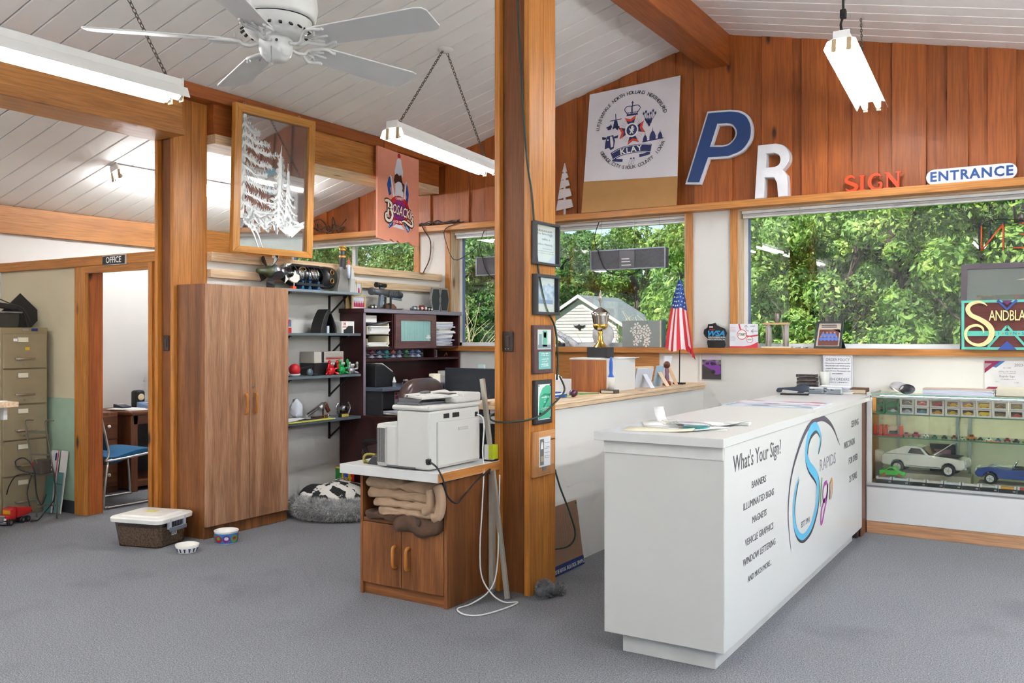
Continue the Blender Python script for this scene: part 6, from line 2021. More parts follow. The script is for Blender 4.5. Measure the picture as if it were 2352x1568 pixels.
for s,y,z,sz,sx in (('BANNERS',4.150,.748,.046,1.15),('ILLUMINATED SIGNS',4.155,.666,.046,1.15),('MAGNETS',4.157,.586,.044,1.15),('VEHICLE GRAPHICS',4.163,.501,.045,1.15),('WINDOW LETTERING',4.166,.417,.045,1.15),('AND MUCH MORE...',4.168,.329,.038,1.1)):
 side(s,y,z,sz,sx=sx,shear=.05)
side('RAPIDS',5.56,.672,.098,paint('#8a8a8e',.6),sx=1.35)
side('EST 1991',5.02,.405,.044,sx=1.15)
for s,y,z in (('SERVING',6.36,.84),('WISCONSIN',6.18,.72),('FOR OVER',6.30,.604),('25 YEARS',6.30,.482)):
 side(s,y,z,.062,sx=1.0)
def deco(name,pts,ws,m,dx=-1.2288,k=5):
 p=smooth_path([(a,b) for a,b in pts],k)
 n=len(pts)
 if isinstance(ws,(list,tuple)):
  w_=[q[0] for q in smooth_path([(a,) for a in ws],k)]
 else:
  w_=ws
 g=W(CT); g.ribbon(p,w_,dx,'yz'); return obj(name,g,m,CT)
Sp=[(5.304,0.762),(5.354,0.809),(5.354,0.861),(5.267,0.913),(5.147,0.905),(5.075,0.865),(5.038,0.812),(5.038,0.763),(5.104,0.706),(5.222,0.651),(5.292,0.601),(5.304,0.54),(5.283,0.47),(5.222,0.407),(5.133,0.357),(5.018,0.336),(4.935,0.341),(4.855,0.374),(4.794,0.426),(4.768,0.491),(4.776,0.557),(4.815,0.619),(4.873,0.676)]
Sw=[.01,.02,.03,.045,.055,.05,.05,.05,.055,.06,.055,.05,.05,.045,.04,.035,.035,.04,.04,.036,.03,.022,.006]
deco('logo_shadow',[(a+.012,b-.014) for a,b in Sp],[w_*1.25 for w_ in Sw],paint('#3a3438',.5),-1.2293)
deco('logo_letter',Sp,Sw,paint('#58b6dc',.4),-1.2288)
deco('logo_arc',[(4.712,0.32),(4.675,0.434),(4.662,0.535),(4.7,0.662),(4.789,0.765),(4.949,0.871),(5.118,0.933),(5.36,0.953),(5.555,0.919),(5.71,0.859),(5.835,0.776),(5.891,0.738)],[.004,.012,.018,.022,.026,.03,.034,.036,.03,.02,.01,.003],paint('#4a4252',.5),-1.2290)
deco('logo_letter_i',[(5.405,.60),(5.385,.54),(5.37,.47),(5.36,.435)],[.02,.03,.028,.012],paint('#4c9a4a',.4))
gp_=[(5.53,.555),(5.46,.55),(5.425,.50),(5.45,.455),(5.52,.47),(5.555,.54),(5.53,.47),(5.47,.40),(5.41,.34),(5.375,.345),(5.40,.42),(5.47,.46)]
deco('logo_letter_g',gp_,.026,paint('#a23c98',.4))
deco('logo_letter_n',[(5.60,.545),(5.61,.49),(5.605,.44),(5.62,.53),(5.66,.555),(5.67,.50),(5.655,.44)],[.012,.024,.02,.014,.026,.026,.01],paint('#c98a3a',.4))
# papers and odds on the counter
def sheet(label,x,y,z,w,d,rz,m=M_PAPER,curl=0.0,name='paper_sheet',group='papers on the counter',th=.001):
 g=G()
 n=6
 vs=[]
 for i in range(n+1):
  u=-w+2*w*i/n
  zz=curl*max(0,(i/n-.6)/.4)**2
  vs+=[(u,-d,zz),(u,d,zz)]
 vs2=[(a,b,c+th) for a,b,c in vs]
 m_=len(vs)
 fs=[(2*i,2*i+2,2*i+3,2*i+1) for i in range(n)]
 g.add(vs+vs2,fs+[tuple(q+m_ for q in reversed(f)) for f in fs]+[(2*i,m_+2*i,m_+2*i+2,2*i+2) for i in range(n)]+[(2*i+1,2*i+3,m_+2*i+3,m_+2*i+1) for i in range(n)]+[(0,1,m_+1,m_),(2*n,m_+2*n,m_+2*n+1,2*n+1)],0, True)
 return solo(name,g,m,label,'paper',group,loc=(x,y,z),rz=rz)
sheet('cream envelope flap lying nearest the counter corner',-1.60,3.84,1.001,.16,.10,.25,M_CREAM,.008)
sheet('white sheet lying askew on the counter corner',-1.53,3.98,1.0025,.17,.11,-.35,M_PAPER,.006)
sheet('long white sheet behind the cable bag on the counter',-1.62,4.12,1.004,.17,.09,.5,M_PAPER,.0)
sheet('thin white slip beside the cable bag on the counter',-1.40,3.95,1.0012,.08,.03,.3,paint('#e8eae0',.6),.0)
sheet('curled paper strip standing up at the back of the papers',-1.73,4.22,1.001,.05,.03,2.6,M_PAPER,.07)
sheet('white sheet with a curled corner in the middle of the counter',-1.44,4.22,1.001,.12,.08,-.15,M_PAPER,.02)
T=thing('cable_bag','clear bag of wire with a teal card on the counter','bag',(-1.56,3.95,1.0075))
g=G()
for k in range(5):
 g.tube([(-.03+.03*math.cos(t)*(1+.1*k),.04*math.sin(t),.006+.018*(1+math.cos(t+k))*.6) for t in [2*PI*i/16 for i in range(16)]],.0012,4, True)
obj('wire_coil',g,paint('#d8d2c4',.4),T)
g=G(); g.ball((.02,0,.008),(.02,.01,.006),8,6); obj('clip',g,paint('#8a7a5c',.5),T)
g=G(); g.box(.05,-.045,.0,.15,.035,.006); obj('teal_card',g,paint('#2f9a94',.5),T)
g=G(); pillow(g,(.06,0,.012),(.11,.06,.012),2.4,16,8); obj('clear_bag',g,pane('#f6fbff',.12,.1),T)
T=thing('card_case','small grey plastic card case on the counter edge','case',(-1.36,4.24,1.001),.12)
g=G(); g.box(-.06,-.03,0,.06,.03,.012); obj('case',g,paint('#c9c9c4',.4),T,bevel=.002)
g=G(); g.box(-.058,-.028,.012,.058,.028,.014); obj('lid',g,paint('#e2e3df',.3),T)
T=thing('printed_sign','flat printed panel with red stripes lying on the counter','sign',(-1.545,5.66,1.0))
g=G(); g.box(-.29,-.27,0,.27,.25,.006); obj('panel',g,paint('#c6ccd4',.4),T)
for k,(y0,y1,c) in enumerate(((.13,.22,'#b0505c'),(.02,.10,'#dfe3e8'),(-.05,.0,'#9a4a58'),(-.16,-.1,'#8f9fb4'),(-.25,-.2,'#5f7890'))):
 g=G(); g.box(-.27,y0,.006,.25,y1,.0068); obj('stripe',g,two_tone(c,'#d5d7dc',7,.45,.6,.5),T)
T=thing('stapler','black stapler with a chrome side on the counter','stapler',(-1.70,6.62,1.0),math.radians(8))
g=G(); g.prism([(-.10,.0),(.10,.0),(.10,.012),(-.10,.012)],-.022,.022,'xz'); obj('base',g,M_BLACK,T,bevel=.004)
g=G(); g.prism([(-.13,.03),(-.12,.018),(.06,.018),(.105,.04),(.10,.07),(.07,.085),(.0,.06),(-.12,.05)],-.02,.02,'xz'); obj('body',g,paint('#2a3240',.35),T,bevel=.006)
g=G(); g.prism([(-.09,.02),(.02,.02),(.03,.03),(-.08,.04)],-.0225,-.0195,'xz'); obj('chrome_side',g,M_CHROME,T)
for i in range(5):
 T=thing('hard_drive','%s drive in the stack of black hard drives on the counter'%('lowest','second','middle','fourth','topmost')[i],'hard drive',(-1.72+R.uniform(-.004,.004),7.08,1.0+.028*i),R.uniform(-.05,.05),'stacked hard drives')
 g=G(); g.box(-.072,-.05,0,.072,.05,.024); obj('case',g,paint('#3a3230',.4),T,bevel=.002)
 g=G(); g.box(-.07,-.051,.006,.07,-.0495,.009); obj('seam',g,M_STEEL,T)
 for x in (-.05,0,.05):
  g=G(); g.cyl((x,-.0515,.015),(x,-.05,.015),.002,n=6); obj('screw',g,M_STEEL,T)
 if i==4:
  g=G(); g.box(-.07,-.048,.024,.07,.048,.025); obj('label',g,paint('#b7b9bc',.5),T)
T=thing('plastic_cup','pale plastic cup behind the hard drives','cup',(-1.60,7.12,1.0))
g=G(); g.lathe([(0,.003),(.03,.003),(.042,.155),(.04,.155),(.028,.006),(0,.006)],n=20); obj('cup',g,paint('#d5d7d0',.4),T)
for i,(x,lab) in enumerate(((-1.60,'clear card holder nearer the hard drives'),(-1.47,'clear card holder below the order policy sign'))):
 T=thing('card_holder',lab,'card holder',(x,6.86,1.0),0,'business card holders')
 g=G(); g.box(-.055,-.03,0,.055,.03,.004); g.box(-.055,-.03,0,.055,-.027,.04); g.box(-.055,.02,0,.055,.023,.055); obj('holder',g,pane('#eef2f6',.1),T)
 g=G(); g.box(-.05,-.026,.005,.05,.018,.05); obj('cards',g,paint('#dfe2e2',.6),T)
 scribble(T,-.045,-.0,.03,.010,-.0305,M_INK,70+i)
 for k in range(3):
  scribble(T,.01,.045,.018+.01*k,.004,-.0305,M_GREY,75+i*3+k)
T=messy_stack('pile of blue and white flyers below the order policy sign',(-1.49,7.02,1.0),9,.11,.06,.006,12)
T=thing('napkin_box','shallow brown box at the end of the flyers','box',(-1.33,7.05,1.0))
g=G(); g.box(-.06,-.05,0,.06,.05,.045); obj('box',g,paint('#6a4a34',.6),T,bevel=.002)
g=G(); g.box(-.055,-.051,.004,.05,-.05,.03); obj('inside',g,paint('#c2b49a',.6),T)
T=thing('order_policy_sign','white ORDER POLICY sign leaning on the window wall','sign',(-1.537,7.285,1.0))
g=G(); g.box(-.112,-.006,0,.112,0,.285); obj('panel',g,paint('#e6e6ea',.4),T,bevel=.002)
bp_=[(-.104,.0),(-.104,.262),(-.092,.275),(.092,.275),(.104,.262),(.104,.0)]
g=G(); g.ribbon(bp_,.0025,-.0066,'xz'); obj('border',g,paint('#6d7084',.5),T)
txt(T,'ORDER POLICY',(0,-.0064,.245),.031,paint('#5f6478',.6),sx=.84)
txt(T,'Unless previous arrangements have been\nmade, all orders under $100.00 must be\nprepaid. All orders over $100.00 will\nrequire 50% down. The remainder is due\nupon completion.',(0,-.0064,.178),.0125,paint('#33364a',.6),line=1.62,sx=.92,bold=.0002)
txt(T,'RUSH ORDERS',(0,-.0064,.092),.031,paint('#5f6478',.6),sx=.88)
scribble(T,-.08,.08,.066,.008,-.0064,paint('#33364a',.6),81)
# ================================================================ DISPLAY CASE
T=thing('display_case','glass display case with white base beside the counter','display case',(-.34,7.09,0))
DC=T
x0,x1,y0,y1=-1.25,.58,6.88,7.30
def db(name,a,m,bv=.002,par= None):
 g=W(DC); g.box(*a)
 return obj(name,g,m,par or DC,bevel=bv)
db('plinth',(x0,y0+.0,0,x1,y1,.088),wood('#c08a62','#d8a880','x',.5, False,8,vary=.03),.002)
db('base_box',(x0,y0-.003,.089,x1,y1,.335),paint('#dedddb',.5,var=.005),.002)
db('front_rail',(x0,y0-.004,.336,x1,y0+.02,.366),paint('#c9c9c8',.35,metal=.3),.002)
db('rail_groove',(x0,y0-.0055,.340,x1,y0-.003,.349),paint('#8a8b8c',.4,metal=.5),.001)
db('corner_post',(x0,y0-.004,.366,x0+.035,y0+.03,1.0),paint('#dad9d6',.4),.002)
db('side_panel',(x0,y0+.03,.366,x0+.015,y1,1.0),TRIM['z'],.002)
db('back_panel',(x0+.015,y1-.015,.336,x1,y1,1.0),paint('#e2d8bc',.6),.001)
db('deck',(x0+.015,y0+.02,.336,x1,y1-.015,.366),paint('#c7bfa8',.5),.001)
db('top_rail',(x0,y0-.004,.985,x1,y0+.02,1.0),paint('#b9c2c0',.25,metal=.7),.002)
db('top_frame',(x0,y0-.004,1.0,x0+.03,y1,1.022),paint('#cfd2d2',.3,metal=.5),.002)
db('glass_front',(x0+.035,y0+.004,.366,x1,y0+.009,.985),pane('#fafdfb',.04),0)
db('glass_top',(x0+.03,y0,1.006,x1,y1,1.014),pane('#f0f8f5',.06),0)
db('glass_edge',(x0+.03,y0-.003,1.004,x1,y0+.002,1.016),paint('#7fa89c',.2),.001)
for z,yb in ((.865,y0+.10),(.70,y0+.08)):
 db('glass_shelf',(x0+.02,yb,z-.008,x1,y1-.02,z),pane('#eaf6f0',.05),0)
 db('shelf_edge',(x0+.02,yb-.002,z-.008,x1,yb,z),paint('#4f7a5c',.25),0)
for x in (-1.10,-.70,-.62):
 db('shelf_standard',(x,y1-.035,.37,x+.018,y1-.02,.985),paint('#a8b4b4',.3,metal=.8),0)
 # case light: a small tube under the top rail
gq=W(DC); gq.cyl((x0+.06,y0+.21,.988),(x1,y0+.21,.988),.009,n=8); obj('case_lamp',gq,emit('#fff2dc',24.0),DC)
# boxed model cars on the top glass shelf
bc=[('#2c6b45','#3f6d58','green'),('#2c6b45','#d8dfe4','white'),('#8a8278','#b4b4ac','silver'),('#d46a72','#6f9fb8','pale blue'),('#b8323a','#e2a020','amber'),('#d8a01e','#ecc61c','yellow pickup'),('#d8a01e','#e8bc1c','yellow convertible'),('#e8c030','#f0c818','yellow van'),('#8a7238','#8a7440','olive'),('#8a7238','#c03a2a','red'),('#40507a','#4060a8','blue')]
xx=x0+.045
for i,(ca,cb_,nm) in enumerate(bc):
 w=.096 if i else .06
 for k in range(2):
  T=thing('boxed_car','%s model car in a window box, %s row of the top shelf'%(nm,('lower','upper')[k]),'model car',(xx+w/2,y0+.15,.865+.056*k),0,'boxed model cars')
  pm=paint('#e8dcd6' if i>1 else '#2f7a4c',.5)
  hh=.054
  g=G(); g.ring_prism([(-w/2+.001,0),(w/2-.001,0),(w/2-.001,hh),(-w/2+.001,hh)],[(-w/2+.014,.012),(w/2-.014,.012),(w/2-.014,hh-.008),(-w/2+.014,hh-.008)],-.03,-.026,'xz'); obj('box_front',g,pm,T)
  g=G(); g.box(-w/2+.002,-.026,0,w/2-.002,.03,.003); g.box(-w/2+.002,.027,0,w/2-.002,.03,hh); obj('box_shell',g,paint('#8f7a6c',.6),T)
  col_=paint(cb_ if k==0 else ca,.3)
  s_=w*.72
  g=G(); pts=[(-.5,.06),(-.5,.2),(-.42,.25),(-.25,.27),(-.12,.42),(.12,.43),(.28,.28),(.45,.24),(.5,.17),(.5,.06)]
  if 'van' in nm:
   pts=[(-.5,.06),(-.5,.28),(-.42,.46),(.5,.46),(.5,.06)]
  g.prism([(u*s_,.004+v*s_) for u,v in pts],-.012,.018,'xz'); b_=obj('car_body',g,col_,T,bevel=.002)
  for u in (-.3,.3):
   g=G(); g.cyl((u*s_,-.014,.009),(u*s_,-.011,.009),.0065,n=8); obj('wheel',g,M_BLACK,b_)
 xx+=w+.003
 # loose cars and cases on the second glass shelf
SZ=.70
for i,(x,lab) in enumerate(((-1.195,'orange and clear hot car case at the corner post'),(-1.09,'orange and clear car case on the second glass shelf'))):
 T=thing('car_case',lab,'model car',(x,y0+.16,SZ),0,'orange car cases')
 w=.03 if i==0 else .065
 om=paint('#e8573a',.4)
 for a,b in ((-w,-w+.02),(w-.02,w)):
  g=G(); g.prism([(a,0),(b,0),(b*.92,.075),(a*.92,.075)],-.03,.03,'xz'); obj('orange_end',g,om,T)
 g=G(); g.box(-w,-.032,0,w,.032,.012); obj('base',g,M_RED,T)
 g=G(); g.box(-w+.02,-.03,.012,w-.02,.03,.07); obj('clear_cover',g,pane('#fff2ec',.1),T)
 if i:
  g=G(); g.box(-.03,-.015,.013,.03,.015,.035); obj('car_body',g,M_DARK,T,bevel=.004)
sm=[('#a05a3c','rust',.05),('#c03a4c','red and white',.055),('#e8e8e6','white',.035),('#1f7a4c','green',.035),('#2f4a34','dark green',.035),('#8a4a44','maroon',.04),('#c2c8a0','pale olive',.035),('#b8742c','bronze',.06),('#3a4a3c','black',.03),('#e0e4dc','ivory',.04),('#4a78a0','steel blue',.035),('#8a2c34','crimson',.04),('#3a2c24','brown',.04),('#8a8c2c','mustard',.04),('#2c5aa0','royal blue',.04)]
x=-1.0
for i,(c,nm,s_) in enumerate(sm):
 T=thing('toy_car','tiny %s toy car on the second glass shelf'%nm,'model car',(x,y0+.13+.02*(i%3),SZ),0,'toy cars on the second shelf')
 k_=s_*1.1
 pts=[(-.5,.06),(-.5,.3),(-.3,.34),(-.2,.62),(.2,.62),(.32,.36),(.5,.3),(.5,.06)]
 g=G(); g.prism([(u*k_,v*k_) for u,v in pts],-.22*k_,.22*k_,'xz'); obj('car_body',g,paint(c,.3),T,bevel=.003)
 for u in (-.3,.3):
  g=G(); g.cyl((u*k_,-.24*k_,.1*k_),(u*k_,.24*k_,.1*k_),.1*k_,n=8); obj('wheel_pair',g,M_BLACK,T)
 g=G(); g.box(-.16*k_,-.225*k_,.38*k_,.16*k_,.225*k_,.56*k_); obj('windows',g,M_BLACK,T)
 x+=.062 if i<5 else .055
for xx_,w_ in ((-.60,.06),(-.50,.05)):
 pass
T=thing('card_strip','orange card strip under the toy cars on the glass shelf','card',(-.44,y0+.098,SZ))
g=G(); g.box(-.04,-.012,0,.04,.012,.003); g.box(-.04,-.012,0,.04,-.0105,.008); obj('card',g,paint('#e8902c',.5),T)
# big die-cast cars on the deck
ZD=.366
def coupe(name,label,loc,s,rz,m,kind):
 """large model car, nose towards +x; built from a side outline with wheel arches, cabin, wheels"""
 T=thing(name,label,'model car',loc,rz,'large model cars')
 wd=.2*s
 low=[(-.5,.14),(-.49,.10),(-.40,.085)]
 def arch(cx):
  return [(cx-.085,.085)]+[(cx-.085*math.cos(a),.085+.085*math.sin(a)) for a in [PI*i/6 for i in range(1,6)]]+[(cx+.085,.085)]
 low+=arch(-.30)+arch(.31)+[(.46,.09),(.5,.12)]
 if kind=='fastback':
  up=[(.5,.17),(.49,.215),(.30,.235),(.12,.245),(.08,.25),(-.45,.235),(-.5,.21)]
  cab=[(.08,.245),(-.02,.335),(-.10,.35),(-.22,.345),(-.46,.24)]
 else:
  up=[(.5,.15),(.47,.20),(.33,.235),(.20,.225),(.05,.215),(-.2,.22),(-.35,.24),(-.47,.2),(-.5,.17)]
  cab= None
 g=G(); g.prism([(u*s,v*s) for u,v in low+up],-wd,wd,'xz'); b_=obj('body',g,m,T,bevel=.012,seg=3)
 if cab:
  g=G(); n=len(cab)
  vs=[(u*s,-wd*(.98 if v<.26 else .72),v*s) for u,v in cab]+[(u*s,wd*(.98 if v<.26 else .72),v*s) for u,v in cab]
  g.add(vs,[tuple(range(n)),tuple(range(2*n-1,n-1,-1))]+[(i,n+i,n+(i+1)%n,(i+1)%n) for i in range(n)]); obj('cabin',g,m,T,bevel=.005)
  g=G(); g.prism([(.035*s,.255*s),(-.03*s,.322*s),(-.14*s,.325*s),(-.17*s,.262*s)],-wd*.93,-wd*.90,'xz'); g.v=[(x,y*(1.04 if z<.28*s else .84),z) for x,y,z in g.v]; obj('side_window',g,paint('#4a4038',.15),T)
  g=G(); g.add([(.085*s,-wd*.9,.255*s),(.085*s,wd*.9,.255*s),(-.015*s,wd*.68,.334*s),(-.015*s,-wd*.68,.334*s)],[(0,1,2,3)]); g.v=[(x+.006,y,z+.003) for x,y,z in g.v]; obj('windscreen',g,paint('#6a4a30',.12),T)
  g=G(); g.add([(.14*s,-wd*.85,.25*s),(.14*s,wd*.85,.25*s),(.34*s,wd*.8,.40*s),(.34*s,-wd*.8,.40*s),(.14*s,-wd*.85,.262*s),(.14*s,wd*.85,.262*s),(.34*s,wd*.8,.412*s),(.34*s,-wd*.8,.412*s)],[(3,2,1,0),(4,5,6,7),(0,1,5,4),(1,2,6,5),(2,3,7,6),(3,0,4,7)]); obj('open_hood',g,m,T)
  g=G(); g.box(.16*s,-wd*.8,.235*s,.42*s,wd*.8,.242*s); obj('engine_bay',g,M_BLACK,T)
  g=G(); g.box(-.20*s,-wd*1.005,.10*s,.22*s,-wd*.995,.108*s); obj('side_stripe',g,paint('#3a5a54',.4),T)
  g=G(); g.box(.49*s,-wd*.9,.10*s,.515*s,wd*.9,.13*s); obj('bumper',g,M_CHROME,T)
 else:
  g=G(); g.box(-.12*s,-wd*.7,.19*s,.03*s,wd*.7,.235*s); obj('cockpit',g,M_BLACK,T)
  g=G(); g.add([(.05*s,-wd*.75,.22*s),(.05*s,wd*.75,.22*s),(.0,wd*.65,.31*s),(.0,-wd*.65,.31*s)],[(0,1,2,3)]); obj('windscreen',g,paint('#7a5a40',.15),T)
  g=G(); g.tube([(.05*s,-wd*.75,.22*s),(0,-wd*.65,.31*s),(0,wd*.65,.31*s),(.05*s,wd*.75,.22*s)],.004,5); obj('screen_frame',g,M_CHROME,T)
  for yy in (-.035,.035):
   g=G(); g.ribbon([(.5*s,yy),(.2*s,yy),(.06*s,yy)],.03,0,'xy'); g.v=[(x,y,(.21 if x>.4*s else .24)*s+.002) for x,y,z in g.v]; obj('racing_stripe',g,M_WHITE,T)
  g=G(); g.tube(smooth_path([(.22*s,-wd*1.0,.13*s),(.2*s,-wd*1.08,.10*s),(.05*s,-wd*1.1,.095*s),(-.25*s,-wd*1.1,.095*s)]),.012,8); obj('side_pipe',g,M_CHROME,T)
  g=G(); g.box(.48*s,-wd*.5,.12*s,.505*s,wd*.5,.18*s); obj('grille',g,M_BLACK,T)
 for cx in (-.30,.31):
  for sy in (-1,1):
   g=G(); g.cyl((cx*s,sy*wd*.80,.075*s),(cx*s,sy*wd*1.02,.075*s),.076*s,n=20); wh=obj('wheel',g,M_BLACK,T)
   g=G(); g.cyl((cx*s,sy*wd*1.0,.075*s),(cx*s,sy*wd*1.035,.075*s),.048*s,n=18); obj('rim',g,M_CHROME if kind=='fastback' else M_WHITE,wh)
   for q in range(5):
    a=2*PI*q/5
    g=G(); g.bar((cx*s,sy*wd*1.04,.075*s),(cx*s+.04*s*math.cos(a),sy*wd*1.04,.075*s+.04*s*math.sin(a)),.008*s,.004); obj('spoke',g,M_GOLD if kind=='fastback' else M_STEEL,wh)
 for sy in (-1,1):
  g=G(); g.ball((.49*s,sy*wd*.72,.175*s),(.008,.016,.016),10,7); obj('headlamp',g,M_WHITE,T)
 return T
coupe('model_car','large white fastback model car with an open hood',(-.88,7.07,ZD+.075),.56,math.radians(-6),paint('#ece4d6',.2,coat=.5),'fastback')
coupe('model_car','large blue roadster model car with white stripes',(-.30,7.08,ZD+.04),.50,math.radians(176),paint('#1c3f86',.18,coat=.6),'roadster')
g=G(); g.box(-.30,-.10,0,.30,.10,.075); solo('riser_block',g,paint('#b5ab92',.6),'pale riser block under the white fastback model','riser',loc=(-.88,7.085,ZD),bevel=.002)
g=G(); g.box(-.26,-.10,0,.26,.10,.04); solo('riser_block',g,paint('#b5ab92',.6),'pale riser block under the blue roadster model','riser',loc=(-.28,7.09,ZD),bevel=.002)
T=thing('green_car','bright green model car in front of the white fastback','model car',(-1.085,6.945,ZD+.05))
pts=[(-.5,.06),(-.5,.24),(-.42,.25),(-.3,.26),(-.12,.38),(.05,.38),(.2,.26),(.45,.2),(.5,.14),(.5,.06)]
g=G(); s_=.17; g.prism([(u*s_,v*s_) for u,v in pts],-.03,.03,'xz'); obj('body',g,paint('#3fc82c',.25),T,bevel=.005)
g=G(); g.prism([(-.2*s_,.27*s_),(-.1*s_,.36*s_),(.03*s_,.36*s_),(.12*s_,.27*s_)],-.031,.031,'xz'); obj('windows',g,paint('#2c4a30',.2),T)
for u in (-.3,.3):
 for sy in (-1,1):
  g=G(); g.cyl((u*s_,sy*.026,.013),(u*s_,sy*.032,.013),.013,n=12); obj('wheel',g,paint('#a8602c',.4),T)
  # row of black card packs along the front of the deck
x=x0+.06
for i in range(14):
 w=.108
 c=['#e8d8d0','#dfe8e4','#e8ddd4','#ece0d8','#dfe4e8','#e8ddd2','#d8d8cc','#e6a21e','#d84a3a','#e8ddd4'][i%10]
 T=thing('card_pack','black and pale clear car pack, number %s from the corner post'%('one','two','three','four','five','six','seven','eight','nine','ten','eleven','twelve','thirteen','fourteen')[i],'model car',(x+w/2,y0+.045,ZD),0,'row of car packs')
 g=G(); g.box(-w/2+.001,-.02,0,w/2-.001,.02,.026); obj('black_base',g,M_BLACK,T,bevel=.001)
 g=G(); g.box(-w/2+.004,-.018,.026,w/2-.004,.018,.040); obj('car_inside',g,paint(c,.4),T,bevel=.003)
 g=G(); g.box(w/2-.022,-.0205,.008,w/2-.006,-.0198,.018); obj('seal',g,paint('#9aa2a8',.4),T)
 for sx in (-1,1):
  g=G(); g.box(sx*(w/2-.008)-.006,-.019,.026,sx*(w/2-.008)+.006,.019,.048); obj('clear_end',g,paint('#f2eeea',.2),T)
 x+=w+.004
T=thing('art_box','dark model box with a purple picture behind the cars','box',(-.80,7.24,ZD))
g=G(); g.box(-.07,-.02,0,.10,.02,.27); obj('carton',g,M_BLACK,T)
g=G(); g.box(-.04,-.0212,.14,.07,-.02,.235); obj('picture',g,two_tone('#5a3a6a','#a86a7a',14,.4,.6,.4),T)
T=thing('white_car_tail','tail of a white model car at the corner post','model car',(-1.24,7.17,ZD+.10))
g=G(); g.prism([(-.0,.02),(.06,.02),(.07,.07),(.05,.10),(.0,.11)],-.04,.04,'xz'); obj('body',g,paint('#ece4d6',.2),T,bevel=.006)
g=G(); g.box(.0,-.04,-.10,.05,.04,.02); obj('block',g,paint('#a9a18c',.6),T)
# things lying on the case
T=thing('rolled_print','rolled white print lying on the display case','roll',(-1.04,7.08,1.015),math.radians(18))
g=G(); g.lathe([(.036,-.2),(.036,.2),(.033,.2),(.033,-.2)],(0,0,.037),26,axis='y',sx=1.5); obj('outer_wrap',g,paint('#dfdfe6',.5),T)
g=G(); g.lathe([(.030,-.19),(.030,.2)],(0,0,.036),22,axis='y',sx=1.5); obj('inner_wrap',g,paint('#cfcfd6',.5),T)
for i in range(7):
 g=G(); g.box(-.22,-.09,0,.22,.09,.006)
 solo('catalog',g,paint('#d6d9e6' if i<6 else '#c9b2a2',.5),'%s catalog of the white stack on the display case'%('lowest','second','third','fourth','fifth','sixth','topmost')[i],'catalog','stacked catalogs',loc=(-.66+R.uniform(-.006,.006),7.02,1.0145+.0065*i),rz=R.uniform(-.02,.02))
T=thing('shallow_box','open cream cardboard box on the display case','box',(-.24,7.1,1.015))
g=G(); g.box(-.19,-.12,0,.2,.12,.004); g.box(-.19,-.12,0,.2,-.116,.05); g.box(-.19,.116,0,.2,.12,.06); g.box(-.19,-.12,0,-.186,.12,.05); obj('carton',g,paint('#d9d0bc',.6),T)
g=G(); g.box(-.17,-.1,.004,.18,.1,.012); obj('liner',g,M_PAPER,T)
# ================================================================ THINGS ON THE WINDOW WALL
ZT=ZH+.058
# crest poster on a tan board
T=thing('crest_poster','white KLAY crest poster mounted on a tan board','poster',(-3.285,7.25,ZT))
def tl(z): return math.radians(4)
g=G(); g.add([(-.465,-.06,0),(.448,-.06,0),(.45,.025,1.13),(-.42,.022,1.09),(-.465,-.052,0),(.448,-.052,0),(.45,.033,1.13),(-.42,.03,1.09)],[(0,1,2,3),(7,6,5,4),(0,4,5,1),(1,5,6,2),(2,6,7,3),(3,7,4,0)]); obj('tan_board',g,paint('#b5864e',.6,var=.04),T)
KB=T
MK=Matrix.Translation((0,-.0635,0))@Matrix(((1,0,0,0),(0,1,.0752,0),(0,0,1,0),(0,0,0,1)))
def kadd(name,m,fn,lift=.0):
 g=G(); fn(g); g.v=[tuple(MK@Vector((x,y-lift,z))) for x,y,z in g.v]
 return obj(name,g,m,KB)
kadd('sheet',paint('#e2dee4',.5,var=.01), lambda g:g.prism([(-.448,.285),(.449,.25),(.45,1.125),(-.42,1.085)],-.0,.002,'xz'))
kc=(.01,.705)
NV=paint('#2a3064',.5)
OR=paint('#d8482c',.5)
def disc(g,cx,cz,r,n=24,y=-.001,sx=1.0):
 g.prism([(cx+r*sx*math.cos(2*PI*i/n),cz+r*math.sin(2*PI*i/n)) for i in range(n)],y-.0004,y,'xz')
def cross(g,s,y):
 for q in range(4):
  a0=PI/2*q+math.radians(8)
  pts=[]
  for (t,u) in ((.03,-.018),(.03,.018),(.125,.055),(.10,0),(.125,-.055)):
   t,u=t*s,u*s
   pts.append((kc[0]+t*math.cos(a0)-u*math.sin(a0),kc[1]+t*math.sin(a0)+u*math.cos(a0)))
  g.prism([pts[0],pts[4],pts[3],pts[2],pts[1]],y-.0004,y,'xz')
kadd('cross_orange',OR, lambda g:cross(g,1.0,-.0008))
kadd('cross_navy',NV, lambda g:cross(g,.76,-.0014))
kadd('disc_white',M_PAPER, lambda g:disc(g,kc[0],kc[1],.064,y=-.002))
kadd('disc_navy',NV, lambda g:disc(g,kc[0],kc[1],.05,y=-.0026))
def lion(g):
 g.prism([(kc[0]+a,kc[1]+b) for a,b in ((-.012,-.036),(-.02,-.03),(-.008,-.012),(-.018,-.002),(-.024,.014),(-.018,.02),(-.012,.008),(-.004,.012),(-.006,.03),(.006,.038),(.018,.03),(.012,.02),(.026,.018),(.026,.01),(.012,.006),(.024,-.004),(.02,-.012),(.008,-.006),(.012,-.02),(.022,-.034),(.01,-.034),(.002,-.02))],-.0036,-.0032,'xz')
kadd('lion_mark',M_PAPER,lion)
